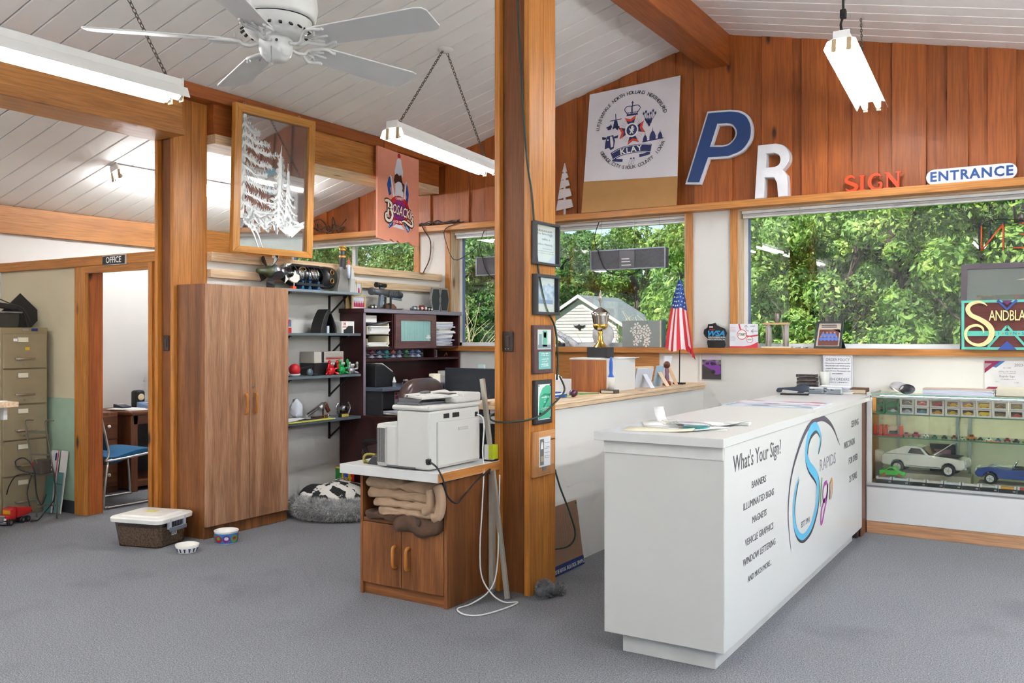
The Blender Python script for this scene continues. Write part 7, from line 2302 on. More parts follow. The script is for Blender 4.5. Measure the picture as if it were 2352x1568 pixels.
def wreath(g):
 for q in range(4):
  for k in range(4):
   a=math.radians(8+45+90*q-18+12*k)
   for r0 in (.075,.09,.105):
    g.ribbon([(kc[0]+r0*math.cos(a),kc[1]+r0*math.sin(a)),(kc[0]+(r0+.008)*math.cos(a+.08),kc[1]+(r0+.008)*math.sin(a+.08))],.003,-.0012,'xz')
o=kadd('wreath',paint('#8a8aa0',.5),wreath)
def crown(g):
 cx,cz=kc[0]-.0,kc[1]+.165
 g.prism([(cx-.055,cz-.035),(cx+.055,cz-.035),(cx+.052,cz-.018),(cx-.052,cz-.018)],-.0016,-.0012,'xz')
 for sx in (-1,0,1):
  g.ribbon(smooth_path([(cx+sx*.045,cz-.018),(cx+sx*.075,cz+.025),(cx+sx*.05,cz+.052),(cx,cz+.05)]),.007,-.0014,'xz')
 g.ribbon([(cx-.01,cz-.018),(cx-.01,cz+.05)],.007,-.0014,'xz')
 g.ribbon([(cx,cz+.05),(cx,cz+.095)],.009,-.0014,'xz'); g.ribbon([(cx-.012,cz+.08),(cx+.012,cz+.08)],.007,-.0014,'xz')
 for k in range(7):
  disc(g,cx-.05+.0167*k,cz-.008,.006,8,-.0012)
kadd('crown',NV,crown)
def mill(g):
 cx,cz=kc[0]-.185,kc[1]+.075
 g.prism([(cx+.0,cz-.04),(cx+.055,cz-.04),(cx+.04,cz+.03),(cx+.012,cz+.03)],-.0016,-.0012,'xz')
 for a in (0,90,180,270):
  a=math.radians(a+4)
  g.ribbon([(cx+.027,cz+.035),(cx+.027+.055*math.cos(a),cz+.035+.055*math.sin(a))],.007,-.0018,'xz')
 r=random.Random(1)
 for k in range(16):
  disc(g,cx-.06+r.uniform(0,.14),cz-.05+r.uniform(0,.03),r.uniform(.006,.012),7,-.0012)
 g.prism([(cx-.035,cz-.03),(cx-.005,cz-.03),(cx-.02,cz+.005)],-.0016,-.0012,'xz')
kadd('windmill',NV,mill)
def tulips(g):
 cx,cz=kc[0]+.165,kc[1]+.09
 for k in range(6):
  x=cx-.055+.022*k; z=cz+.045+.015*math.sin(k*2)
  g.prism([(x-.009,z+.012),(x-.008,z-.01),(x,z-.018),(x+.008,z-.01),(x+.009,z+.012),(x+.003,z+.003),(x,z+.016),(x-.003,z+.003)],-.0016,-.0012,'xz')
  g.ribbon([(x,z-.015),(cx+(x-cx)*.4,cz-.03),(cx,cz-.08)],.004,-.0014,'xz')
  g.ribbon([(cx+(x-cx)*.3,cz-.05),(x*.6+cx*.4-.01,cz-.005)],.008,-.0014,'xz')
kadd('tulips',NV,tulips)
def cow(g):
 cx,cz=kc[0]-.21,kc[1]-.085
 g.prism([(cx-.03,cz+.055),(cx+.03,cz+.06),(cx+.05,cz+.01),(cx+.04,cz-.06),(cx+.01,cz-.075),(cx-.01,cz-.05),(cx-.05,cz-.06),(cx-.045,cz-.0)],-.0014,-.001,'xz')
 for s in (-1,1):
  g.prism([(cx+s*.035,cz+.045),(cx+s*.08,cz+.055),(cx+s*.075,cz+.028),(cx+s*.04,cz+.03)],-.0014,-.001,'xz')
kadd('cow_head',NV,cow)
def cow2(g):
 cx,cz=kc[0]-.21,kc[1]-.085
 g.prism([(cx+.0,cz+.05),(cx+.02,cz+.05),(cx+.035,cz-.0),(cx+.035,cz-.045),(cx+.012,cz-.05),(cx+.005,cz)],-.0022,-.0018,'xz')
 disc(g,cx-.02,cz+.02,.008,8,-.0018)
kadd('cow_blaze',paint('#e2dee4',.5),cow2)
def domes(g):
 cx,cz=kc[0]+.20,kc[1]-.09
 g.prism([(cx-.095,cz-.035),(cx+.10,cz-.02),(cx+.10,cz-.012),(cx-.095,cz-.025)],-.0014,-.001,'xz')
 for dx,s in ((-.07,.75),(.0,1.15),(.07,.8)):
  x,z=cx+dx,cz-.02+dx*.06
  g.prism([(x-.025*s,z),(x+.025*s,z),(x+.025*s,z+.03*s),(x+.015*s,z+.055*s),(x+.003,z+.07*s),(x,z+.1*s),(x-.003,z+.07*s),(x-.015*s,z+.055*s),(x-.025*s,z+.03*s)],-.0014,-.001,'xz')
kadd('domes',NV,domes)
def banner(g):
 cz=kc[1]-.185
 up=smooth_path([(-.185,cz-.035),(-.10,cz-.0),(0,cz+.012),(.10,cz+.012),(.19,cz-.0)])
 g.ribbon([(kc[0]+a,b) for a,b in up],.075,-.0014,'xz')
 for s,z in ((-1,cz-.075),(1,cz-.05)):
  g.ribbon([(kc[0]+s*.18,z+.01),(kc[0]+s*.12,z),(kc[0]+s*.08,z-.005)],.026,-.001,'xz')
kadd('banner',NV,banner)
def banner2(g):
 cz=kc[1]-.185
 for d in (-.03,.03):
  g.ribbon([(kc[0]+a,b+d) for a,b in smooth_path([(-.185,cz-.035),(-.10,cz),(0,cz+.012),(.10,cz+.012),(.19,cz)])],.004,-.0022,'xz')
kadd('banner_line',M_PAPER,banner2)
def clogs(g):
 cz=kc[1]-.275
 for dx in (-.012,.015):
  g.ribbon(smooth_path([(kc[0]+dx-.012,cz-.03),(kc[0]+dx+.012,cz+.02),(kc[0]+dx+.02,cz+.02),(kc[0]+dx+.01,cz-.03),(kc[0]+dx-.012,cz-.03)]),.002,-.001,'xz')
  disc(g,kc[0]+dx+.012,cz+.02,.007,8,-.001)
kadd('clogs',NV,clogs)
def kpos(x,z,lift=.004): return tuple(MK@Vector((x,-lift,z)))
def ktext(s,a0,a1,r,size,bottom= False):
 arc_text(KB,s,kpos(kc[0],kc[1],.004),r,a0,a1,size,M_INK,bottom=bottom,yz=.0752)
ktext('LUTJE WINKLE',173,132,.335,.044)
ktext('NORTH HOLLAND',123,72,.335,.046)
ktext('NEATHERLAND',62,22,.335,.046)
ktext('ORANGE CITY',212,251,.335,.046, True)
ktext('SIOUX COUNTY',258,307,.335,.046, True)
ktext('IOWA',317,334,.335,.046, True)
PENDING_TEXT.append((KB,'KLAY',Vector(kpos(kc[0]+.0,kc[1]-.18,.006)),.068,M_PAPER,'-y','lettering',math.radians(5),{'bold':.0015,'spacing':1.2,'sx':1.15}))
# white cut-out pine tree
T=thing('tree_cutout','white cut-out pine tree on the window ledge beside the post','cutout',(-3.957,7.26,ZT))
tm=paint('#ddd5d6',.5)
g=G()
for z0,z1,w0,w1 in ((.06,.145,.09,.075),(.165,.245,.072,.056),(.262,.325,.053,.04),(.34,.39,.037,.026)):
 g.prism([(-w0,z0-.012),(w0,z0+.012),(w1*.93,z1),(-w1*.93,z1)],-.012,0,'xz')
g.prism([(-.023,.405),(.023,.405),(0,.485)],-.012,0,'xz'); g.box(-.01,-.0118,0,.01,-.0002,.41)
obj('panel',g,tm,T)
# sign letters P and R
T=thing('letter_p','big slanted blue letter P with a white rim','sign letter',(-2.46,7.25,ZT+.16))
P_o=[(-2.585,3.325)]+smooth_path([(-2.39,3.315),(-2.304,3.295),(-2.235,3.245),(-2.198,3.15),(-2.21,3.04),(-2.285,2.95),(-2.407,2.912)],3)+[(-2.566,2.92),(-2.644,2.715),(-2.782,2.728)]
P_h=[(-2.487,3.194)]+smooth_path([(-2.42,3.19),(-2.375,3.175),(-2.345,3.13),(-2.352,3.08),(-2.398,3.035),(-2.455,3.026)],3)+[(-2.541,3.036)]
def inset(poly,d):
 n=len(poly); out=[]
 area=sum(poly[i][0]*poly[(i+1)%n][1]-poly[(i+1)%n][0]*poly[i][1] for i in range(n))
 sg=1 if area>0 else -1
 for i in range(n):
  a,b,c=poly[i-1],poly[i],poly[(i+1)%n]
  d1=Vector((b[0]-a[0],b[1]-a[1])).normalized(); d2=Vector((c[0]-b[0],c[1]-b[1])).normalized()
  n1=Vector((-d1.y,d1.x)); n2=Vector((-d2.y,d2.x))
  m=(n1+n2)
  m=m/max(.3,m.length_squared/2)/1.0
  out.append((b[0]+sg*d*m.x,b[1]+sg*d*m.y))
 return out
def letter_with_hole(name,outer,hole,d0,d1,m,T,bevel=0.0):
 """outline with a hole, filled by triangulating both loops"""
 bm=bmesh.new()
 loops=[]
 edges=[]
 for lp in (outer,hole):
  vs=[bm.verts.new((u-T.location[0],d0-T.location[1],v-T.location[2])) for u,v in lp]
  for i in range(len(vs)):
   edges.append(bm.edges.new((vs[i],vs[(i+1)%len(vs)])))
 r_=bmesh.ops.triangle_fill(bm,use_beauty= True,use_dissolve= False,edges=edges)
 fs=[f for f in r_['geom'] if isinstance(f,bmesh.types.BMFace)]
 ex=bmesh.ops.extrude_face_region(bm,geom=fs)
 bmesh.ops.translate(bm,vec=(0,d1-d0,0),verts=[v for v in ex['geom'] if isinstance(v,bmesh.types.BMVert)])
 bmesh.ops.recalc_face_normals(bm,faces=bm.faces)
 me=bpy.data.meshes.new(name); bm.to_mesh(me); bm.free()
 return obj(name,me,m,T,bevel=bevel)
letter_with_hole('white_rim',P_o,P_h,7.29,7.245,paint('#dfe2ea',.4),T,.003)
letter_with_hole('blue_face',inset(P_o,.018),[(x,z) for x,z in inset(P_h,-.016)],7.245,7.235,paint('#1f3f78',.45),T)
T=thing('letter_r','deep white channel letter R standing on the window ledge','sign letter',(-2.03,7.25,ZT))
R_o=[(-2.144,2.982)]+smooth_path([(-2.0,2.982),(-1.93,2.955),(-1.893,2.89),(-1.9,2.82),(-1.946,2.762)],3)+[(-1.912,2.72),(-1.906,2.66),(-1.903,ZT),(-1.981,ZT),(-1.99,2.66),(-2.012,2.707),(-2.088,2.714),(-2.093,ZT),(-2.17,ZT)]
R_h=[(-2.075,2.906)]+smooth_path([(-2.01,2.905),(-1.975,2.885),(-1.963,2.85),(-1.975,2.81),(-2.01,2.794)],3)+[(-2.079,2.794)]
letter_with_hole('letter_body',R_o,R_h,7.30,7.205,paint('#cfcfd2',.45),T,.003)
letter_with_hole('letter_face',inset(R_o,.004),inset(R_h,-.004),7.205,7.2,paint('#e6e6ea',.35),T)
# orange SIGN lettering
T=thing('sign_word','orange serif SIGN letters standing on the window ledge','sign letters',(-1.262,7.255,ZT))
om=paint('#e2481c',.4)
def slab_letter(T,strokes,ox,name):
 for_g=G()
 for st in strokes:
  for_g.prism([(ox+u,v) for u,v in st],-.02,0,'xz')
 return obj(name,for_g,om,T)
def ribbon_poly(pts,ws):
 a,b=[],[]
 m=len(pts)
 for i in range(m):
  q0,q1=pts[max(i-1,0)],pts[min(i+1,m-1)]
  du,dv=q1[0]-q0[0],q1[1]-q0[1]
  l=math.hypot(du,dv) or 1
  a.append((pts[i][0]-dv/l*ws[i]/2,pts[i][1]+du/l*ws[i]/2)); b.append((pts[i][0]+dv/l*ws[i]/2,pts[i][1]-du/l*ws[i]/2))
 return a+b[::-1]
def stroke3d(T,pts,ws,name,m,d0=-.02,d1=0.0,k=4,ox=0,oz=0):
 p=smooth_path([(a+ox,b+oz) for a,b in pts],k)
 w_=[max(.002,q[0]) for q in smooth_path([(a,) for a in ws],k)]
 g=G()
 a,b=[],[]
 poly=ribbon_poly(p,w_)
 n=len(p)
 left,right=poly[:n],poly[n:][::-1]
 vs=[(u,d0,v) for u,v in left]+[(u,d0,v) for u,v in right]+[(u,d1,v) for u,v in left]+[(u,d1,v) for u,v in right]
 fs=[]
 for i in range(n-1):
  fs+=[(i,i+1,n+i+1,n+i),(2*n+i,3*n+i,3*n+i+1,2*n+i+1),(i,2*n+i,2*n+i+1,i+1),(n+i,n+i+1,3*n+i+1,3*n+i)]
 fs+=[(0,n,3*n,2*n),(n-1,3*n-1,4*n-1,2*n-1)]
 g.add(vs,fs)
 return obj(name,g,m,T)
stroke3d(T,[(-.135,.10),(-.16,.118),(-.195,.108),(-.195,.078),(-.155,.058),(-.125,.038),(-.14,.012),(-.175,.006),(-.205,.025)],[.006,.018,.024,.026,.028,.026,.024,.018,.006],'letter_s',om)
slab_letter(T,[[(-.02,0),(.02,0),(.02,.012),(.012,.012),(.012,.11),(.02,.11),(.02,.12),(-.02,.12),(-.02,.11),(-.012,.11),(-.012,.012),(-.02,.012)]],-.085,'letter_i')
stroke3d(T,[(.055,.098),(.03,.116),(-.005,.112),(-.028,.08),(-.028,.042),(-.005,.01),(.03,.006),(.05,.02),(.05,.05),(.03,.052)],[.006,.018,.022,.026,.026,.022,.018,.02,.018,.01],'letter_g',om)
slab_letter(T,[[(-.06,0),(-.02,0),(-.02,.01),(-.032,.01),(-.032,.085),(.03,0),(.045,0),(.045,.115),(.06,.115),(.06,.125),(.02,.125),(.02,.115),(.033,.115),(.033,.045),(-.028,.125),(-.06,.125),(-.06,.115),(-.045,.112),(-.045,.01),(-.06,.01)]],.135,'letter_n')
g=G(); g.box(-.21,-.001,0,.2,.004,.006); obj('base_strip',g,om,T)
# ENTRANCE plate
T=thing('entrance_sign','white rounded ENTRANCE sign on the window ledge','sign',(-.603,7.25,ZT))
pts=[]
for i in range(13):
 a=-PI/2+PI*i/12; pts.append((.24+.055*math.cos(a),.057+.057*math.sin(a)))
for i in range(13):
 a=PI/2+PI*i/12; pts.append((-.24+.055*math.cos(a),.057+.057*math.sin(a)))
g=G(); g.prism(pts,-.008,0,'xz'); obj('plate',g,paint('#e4e8ee',.4),T)
txt(T,'ENTRANCE',(0,-.0088,.057),.098,paint('#1f4a8a',.45),bold=.003,sx=.98,spacing=1.14)
# neon frame hanging in the wide window
T=thing('neon_sign','unlit OPEN neon tube sign hanging in the wide window','neon sign',(-.30,7.40,2.05))
nb=paint('#2c2a4a',.4)
g=G(); g.box(-.30,.012,.02,.40,.02,.026); g.box(-.30,.012,.20,.40,.02,.206); obj('frame_bar',g,M_BLACK,T)
for x in (-.26,-.19,-.10,.06,.13):
 g=G(); g.cyl((x,.012,.01),(x,.012,.215),.005,n=6); obj('frame_rod',g,nb,T)
on=paint('#d8582c',.3)
g=G(); g.tube([(-.245,0,.195),(-.245,0,.005)],.006,6); g.tube([(-.245,0,.01),(-.11,0,.19)],.006,6); g.tube([(-.105,0,.2),(-.105,0,.01)],.006,6); obj('neon_letter',g,on,T)
g=G(); g.tube([(-.0,0,.195),(.11,0,.195)],.006,6); g.tube([(.0,0,.115),(.10,0,.115)],.006,6); g.tube([(-.04,0,.02),(.09,0,.02)],.006,6); obj('neon_letter',g,on,T)
g=G(); g.tube(smooth_path([(.2,0,.19),(.2,0,.03),(.3,0,.1),(.28,0,.19),(.2,0,.19)]),.006,6); obj('neon_letter',g,on,T)
g=G(); g.box(.05,-.02,.0,.2,.02,.09); obj('transformer',g,M_DARK,T,bevel=.004)
g=G(); g.tube(smooth_path([(-.25,.0,.17),(-.22,.01,.22),(-.1,.01,.235),(.05,.01,.2),(.1,.0,.1)]),.004,6); obj('cable',g,M_BLACK,T)
for x in (-.2,.3):
 g=G(); g.cyl((x,.016,.2),(x,.016,ZH-2.06),.0012,n=4); obj('hang_wire',g,M_STEEL,T)
 # glow boxes (neon power cases) hanging in the window B
for x0_,lab in ((-3.295,'black and grey case hanging in the window above the garage'),(-4.545,'dark grey case hanging in the window beside the post')):
 T=thing('hanging_speaker',lab,'speaker',(x0_,7.225,2.022),0,'hanging cases')
 g=G(); g.box(-.357,-.04,0,.357,.04,.175); obj('case',g,paint('#4b4a4e',.6,scale=60,var=.2),T,bevel=.004)
 g=G(); g.ring_prism([(-.36,-.003),(.36,-.003),(.36,.178),(-.36,.178)],[(-.35,.006),(.35,.006),(.35,.169),(-.35,.169)],-.045,-.035,'xz'); obj('edge_trim',g,paint('#8f96a4',.3,metal=.6),T)
 g=G(); g.box(-.075,-.048,.006,.075,-.038,.168); pl=obj('centre_plate',g,paint('#5c5c60',.3,metal=.4),T,bevel=.01)
 for z in (.03,.06,.085):
  g=G(); g.box(-.05,-.051,z,.05-z*.3,-.047,z+.008); obj('badge_line',g,M_WHITE,pl)
 g=G(); g.tube(smooth_path([(-.3,-.03,.178),(-.33,-.02,.3),(-.31,.03,ZH-2.05)]),.004,5); obj('cable',g,M_BLACK,T)
 g=G(); g.tube(smooth_path([(-.28,-.05,.178),(-.25,-.052,.08),(-.2,-.05,-.0),(-.1,-.03,-.05),(.05,-.01,-.04),(.12,0,.01)]),.004,5); obj('cable',g,M_BLACK,T)
 for x in (-.28,.28):
  g=G(); g.cyl((x,.02,.17),(x,.02,ZH-2.02),.0015,n=4); obj('hang_wire',g,M_STEEL,T)
  # dangling wires on the ledge
for lab,pts in (('tangle of dark wire on the ledge below the next room boards', None),('dark wire heap on the ledge beside the ice cream sign', None)):
 T=thing('wire_tangle',lab,'wire',(-6.95 if 'boards' in lab else -5.42,7.25,ZT),0,'wire heaps')
 r=random.Random(5 if 'boards' in lab else 6)
 for k in range(4):
  p=[(-.25,0,.01)]
  for i in range(7):
   p.append((-.25+.085*i+r.uniform(-.04,.04),r.uniform(-.04,.03),abs(r.gauss(.06,.05))*(1 if 'boards' in lab else .35)+.008))
  g=G(); g.tube(smooth_path(p,4),.006,5); obj('wire',g,paint('#4a3a30',.6),T)
T=thing('hanging_wire','dark wire hanging down the wall between two windows','wire',(-5.55,7.30,1.95))
g=W(T); g.tube(smooth_path([(-5.58,7.19,2.56),(-5.54,7.19,2.5),(-5.54,7.29,2.4),(-5.56,7.30,2.22),(-5.64,7.30,2.08),(-5.65,7.30,1.97)]),.006,6); obj('wire',g,paint('#4a3228',.6),T)
T=thing('hanging_wire','thin black wire looping across the window frame beside the post','wire',(-5.2,7.30,2.2))
g=W(T); g.tube(smooth_path([(-5.05,7.19,2.56),(-5.28,7.19,2.5),(-5.32,7.27,2.36),(-5.25,7.3,2.2),(-5.1,7.33,2.25),(-4.98,7.33,2.33)]),.004,6); obj('wire',g,M_DARK,T)
# ---------------------------------------------------------------- sill things
ZSI=1.334
T=thing('saber_model','white and gold rocket model leaning at the sill corner','model',(-4.05,7.36,ZSI))
g=G(); g.cyl((-.18,0,.22),(.10,0,.04),.012,.035,n=10); g.cyl((.06,0,.07),(.16,0,.01),.036,.03,n=10); obj('white_body',g,paint('#d8d8dc',.4),T)
g=G(); g.bar((.02,-.036,.09),(.10,-.04,.045),.05,.012); obj('emblem_plate',g,paint('#c4c8d0',.4),T)
g=G(); g.cyl((-.12,-.04,.08),(.0,-.04,.025),.025,n=10); obj('gold_part',g,paint('#b99a5c',.3,metal=.6),T)
for k in range(4):
 g=G(); g.box(-.2+k*.07,-.06,0,-.16+k*.07,-.02,.03); obj('base_block',g,(M_DARK,M_NAVY,M_CREAM,M_DARK)[k],T)
T=thing('moon_disc','round pale moon lamp standing on the sill','ornament',(-3.62,7.37,ZSI))
g=G(); g.ball((0,0,.11),(.11,.03,.11),24,14); obj('moon',g,two_tone('#b7b8ba','#d6d6d6',9,.4,.6,.7),T)
g=G(); g.box(-.05,-.03,0,.05,.03,.012); obj('foot',g,M_WHITE,T)
T=thing('flower_plaque','grey album cover with white orchids on the sill','picture',(-3.21,7.33,ZSI),math.radians(-3))
g=G(); g.box(-.20,-.012,0,.17,.012,.235); obj('cover',g,paint('#8a9290',.3),T,bevel=.002)
g=G(); g.box(.171,-.012,0,.185,.02,.236); obj('spine',g,paint('#d8c8b0',.5),T)
g=G(); g.box(.187,-.01,0,.21,.03,.238); obj('back_cover',g,paint('#3d5a5c',.4),T)
r=random.Random(12)
for k,(x,z) in enumerate(((-.05,.19),(-.09,.15),(-.06,.11),(.0,.12),(-.02,.16),(.04,.17),(.06,.13),(.05,.09),(-.03,.07),(-.06,.04),(.05,.05),(.04,.03))):
 g=G()
 for q in range(5):
  a=2*PI*q/5+k
  g.prism([(x,z),(x+.028*math.cos(a-.4),z+.028*math.sin(a-.4)),(x+.034*math.cos(a),z+.034*math.sin(a)),(x+.028*math.cos(a+.4),z+.028*math.sin(a+.4))],-.0135-.0002*k,-.0125,'xz')
 fl=obj('orchid',g,paint('#e6e4dc',.5),T)
 g=G(); g.ball((x,-.014-.0002*k,z),(.005,.001,.005),8,5); obj('orchid_eye',g,paint('#8a5a80',.5),fl)
for i,x in enumerate((-.045,.05)):
 g=G(); g.box(x,-.0126,.17,x+.0015,-.0121,.235); obj('stem_line',g,M_DARK,T)
 # flag on the ledge
T=thing('desk_flag','small stars and stripes flag on a black stand','flag',(-2.73,6.98,1.034))
g=G(); g.cyl((0,0,.012),(.012,0,.92),.0045,n=8); obj('pole',g,M_BLACK,T)
g=G(); g.box(-.045,-.03,0,.045,.03,.014); obj('stand',g,M_BLACK,T,bevel=.004)
# hanging cloth: rows run down from the hoist at the pole top
FW,FH=26,34
def flag_pt(u,v):
 """u across the folds (0..1), v down (0..1)"""
 half=.012+.125*v**.8
 x=-.035*v+(u-.5)*2*half+.03*v*v
 yw=.022*math.sin(u*9+1.2*v)*(.3+v)
 z=.86-.56*v-.10*max(0,u-.55)*v*1.2-.03*abs(math.sin(u*5))*v
 return (x+.015,-.022+yw,z)
def flag_piece(name,u0,u1,v0,v1,m,par,off=0.0,nu=6,nv=14):
 vs=[]
 for j in range(nv+1):
  for i in range(nu+1):
   p=flag_pt(u0+(u1-u0)*i/nu,v0+(v1-v0)*j/nv)
   vs.append((p[0],p[1]-off,p[2]))
 g=G(); g.add(vs,[(j*(nu+1)+i,j*(nu+1)+i+1,(j+1)*(nu+1)+i+1,(j+1)*(nu+1)+i) for j in range(nv) for i in range(nu)],0, True)
 return obj(name,g,m,par)
fr_,fw_,fb_=paint('#d5303c',.8),paint('#efe9ec',.8),paint('#2d4f98',.8)
NS=9
for k in range(NS):
 flag_piece('stripe',k/NS,(k+1)/NS,.40,1.0,fr_ if k%2==0 else fw_,T,0,2,18)
ct=flag_piece('canton',0,1,0,.40,fb_,T,0,18,10)
for a in range(6):
 for b in range(5):
  u=(b+(.5 if a%2 else .9))/5.6
  v=.07+a*.058
  p=flag_pt(u,v)
  s_=.0085*(.5+v*1.6)
  g=G(); g.prism([(p[0]+(s_ if q%2==0 else s_*.42)*math.sin(PI*q/5),p[2]+(s_ if q%2==0 else s_*.42)*math.cos(PI*q/5)) for q in range(10)],p[1]-.005,p[1]-.003,'xz'); obj('star',g,M_WHITE,ct)
g=G(); g.add([(.075,-.02,.33),(.13,-.02,.27),(.145,-.01,.20),(.10,-.01,.25)],[(0,1,2,3)]); obj('folded_tip',g,paint('#c01f30',.8),T)
# state-shaped sign
T=thing('state_sign','black state-shaped association sign on the sill','sign',(-2.53,7.275,ZSI))
out=[(-.055,0),(.085,0),(.095,.03),(.085,.06),(.1,.10),(.105,.125),(.09,.16),(.05,.175),(.02,.19),(.005,.21),(-.02,.20),(-.055,.197),(-.06,.17),(-.09,.15),(-.095,.12),(-.085,.10),(-.058,.075),(-.062,.04)]
g=G(); g.prism(out,-.012,0,'xz'); obj('panel',g,M_BLACK,T)
txt(T,'WSA',(.01,-.0128,.118),.062,paint('#1f9ada',.4),bold=.0022,shear=.3,sx=1.15)
txt(T,'MEMBER',(-.02,-.0128,.153),.013,M_RED,bold=.0003)
txt(T,'WISCONSIN SIGN\nASSOCIATION, Inc.',(.02,-.0128,.078),.0185,M_WHITE,bold=.0004,line=.95)
g=G(); g.box(-.045,-.0126,.168,-.012,-.0119,.180); obj('tag',g,M_WHITE,T)
# START game board print
T=thing('start_print','white print with red START circle on the sill','sign',(-2.28,7.275,ZSI))
g=G(); g.box(-.12,-.006,0,.118,0,.198); obj('panel',g,paint('#e2e4ea',.4),T)
def circ(cx,cz,r,n=22): return [(cx+r*math.cos(2*PI*i/n),cz+r*math.sin(2*PI*i/n)) for i in range(n)]
rm_=paint('#d43a4c',.4)
g=G(); g.prism([(-.12,0),(.118,0),(.118,.05),(.06,.022),(0,.014),(-.12,.014)],-.007,-.0062,'xz'); obj('red_swoosh',g,rm_,T)
g=G(); g.ribbon(smooth_path([(-.04,.198),(-.03,.16),(-.01,.13)]),.012,-.0066,'xz'); obj('red_path',g,rm_,T)
g=G(); g.ribbon(smooth_path([(.02,.10),(.05,.095),(.118,.105)]),.012,-.0066,'xz'); obj('red_path',g,rm_,T)
g=G(); g.prism(circ(-.015,.11,.042),-.0074,-.0070,'xz'); obj('big_circle',g,rm_,T)
g=G(); g.prism(circ(-.015,.11,.037),-.0080,-.0076,'xz'); obj('big_circle_inner',g,M_PAPER,T)
g=G(); g.prism(circ(.05,.068,.028),-.0074,-.0070,'xz'); obj('small_circle',g,rm_,T)
g=G(); g.prism(circ(.05,.068,.0245),-.0080,-.0076,'xz'); obj('small_circle_inner',g,M_PAPER,T)
txt(T,'START',(-.015,-.0086,.11),.03,M_INK,bold=.0003,sx=.72)
txt(T,'REPEAT',(.05,-.0086,.068),.015,M_INK,sx=.75)
txt(T,'START',(.075,-.0066,.178),.014,M_INK)
g=G(); g.ribbon(smooth_path([(.018,.185),(.018,.155),(.025,.143),(.04,.142)]),.003,-.0066,'xz'); g.ribbon([(.004,.172),(.018,.190),(.032,.172)],.003,-.0066,'xz'); g.ribbon([(.118,.138),(.065,.138)],.003,-.0066,'xz'); g.ribbon([(.082,.155),(.062,.138),(.082,.122)],.003,-.0066,'xz'); obj('arrows',g,M_INK,T)
for k,z in enumerate((.165,.145,.132,.09,.082,.073,.064,.055)):
 scribble(T,-.115,-.075+.005*(k%3),z,.005,-.0066,rm_ if k<2 else M_GREY,90+k)
 # purple car poster below
T=thing('car_poster','small poster of a purple car taped below the sill','poster',(-2.575,7.31,1.06))
g=G(); g.box(-.085,-.002,0,.09,0,.25); obj('sheet',g,paint('#b9b2b4',.5),T)
g=G(); g.box(-.10,-.0015,-.005,-.085,0,.255); obj('tape',g,paint('#e2ded4',.5),T)
flat(T,-.078,.005,.088,.13,-.002,paint('#3a3436',.5),'photo_ground')
flat(T,-.078,.13,.088,.17,-.002,two_tone('#4a4a4c','#8a8688',20,.4,.6,.6),'photo_trees')
flat(T,-.078,.17,.088,.245,-.002,paint('#cfc4cc',.5),'photo_sky')
g=G(); g.prism([(-.055,.14),(-.04,.158),(.0,.165),(.04,.158),(.06,.13),(.085,.115),(.085,.055),(.055,.045),(.03,.05),(.01,.085),(-.04,.11),(-.058,.12)],-.0044,-.0032,'xz'); obj('purple_car',g,paint('#7c3f9c',.4),T)
g=G(); g.prism([(-.0,.152),(.032,.148),(.05,.128),(.01,.122),(-.005,.135)],-.0052,-.0045,'xz'); g.prism([(-.045,.145),(-.015,.15),(-.015,.13),(-.045,.128)],-.0052,-.0045,'xz'); obj('car_glass',g,M_DARK,T)
g=G(); g.prism(circ(.022,.068,.017,14),-.0052,-.0045,'xz'); obj('car_wheel',g,M_BLACK,T)
# pillars model, photo frame, sandblasted sign
T=thing('pillar_model','small wooden gate of two fluted pillars on the sill','model',(-2.02,7.32,ZSI))
g=G(); g.box(-.12,-.04,0,.12,.04,.012); obj('base',g,M_CREAM,T,bevel=.002)
for x in (-.07,.07):
 g=G(); g.lathe([(.02+.002*(k%2),z) for k,z in enumerate((.012,.19))],(x,0,0),12);
 for q in range(8):
  a=2*PI*q/8; g.cyl((x+.02*math.cos(a),.02*math.sin(a),.012),(x+.02*math.cos(a),.02*math.sin(a),.19),.005,n=6)
 obj('pillar',g,paint('#b0a6a0',.4,metal=.3),T)
g=G(); g.box(-.11,-.03,.19,.10,.03,.207); obj('lintel',g,paint('#c9a878',.5),T,bevel=.002)
g=G(); g.cyl((.0,0,.207),(.0,0,.285),.018,n=12); obj('top_column',g,paint('#9a8f88',.3,metal=.4),T)
T=thing('crumb_litter','small silver scraps on the sill beside the pillar model','scraps',(-1.82,7.34,ZSI))
for k in range(6):
 g=G(); g.box(-.004,-.012,0,.012,.008,.006+.003*(k%3),M=Matrix.Translation((-.05+.022*k,R.uniform(-.02,.02),0))@Matrix.Rotation(k,4,'Z')); obj('scrap',g,M_STEEL,T)
T=thing('team_photo','black framed team photo in blue shirts on the sill','photo',(-1.615,7.30,ZSI),math.radians(-6))
def tiltM(a): return Matrix.Rotation(math.radians(a),4,'X')
def tilted(T,fn,m,name,a=-9,bevel=0):
 g=G(); fn(g); M2=tiltM(a); g.v=[tuple(M2@Vector(v)) for v in g.v]; return obj(name,g,m,T,bevel=bevel)
tilted(T, lambda g:g.ring_prism([(-.11,0),(.105,0),(.115,.215),(-.09,.215)],[(-.095,.016),(.09,.016),(.1,.2),(-.076,.2)],-.015,.0,'xz'),paint('#2e3638',.4),'frame')
tilted(T, lambda g:g.prism([(-.096,.014),(.092,.014),(.102,.202),(-.078,.202)],-.006,-.003,'xz'),paint('#d5c7b6',.5),'mat')
tilted(T, lambda g:g.prism([(-.08,.022),(.078,.022),(.084,.15),(-.07,.15)],-.0075,-.0065,'xz'),paint('#6a3a34',.5),'photo')
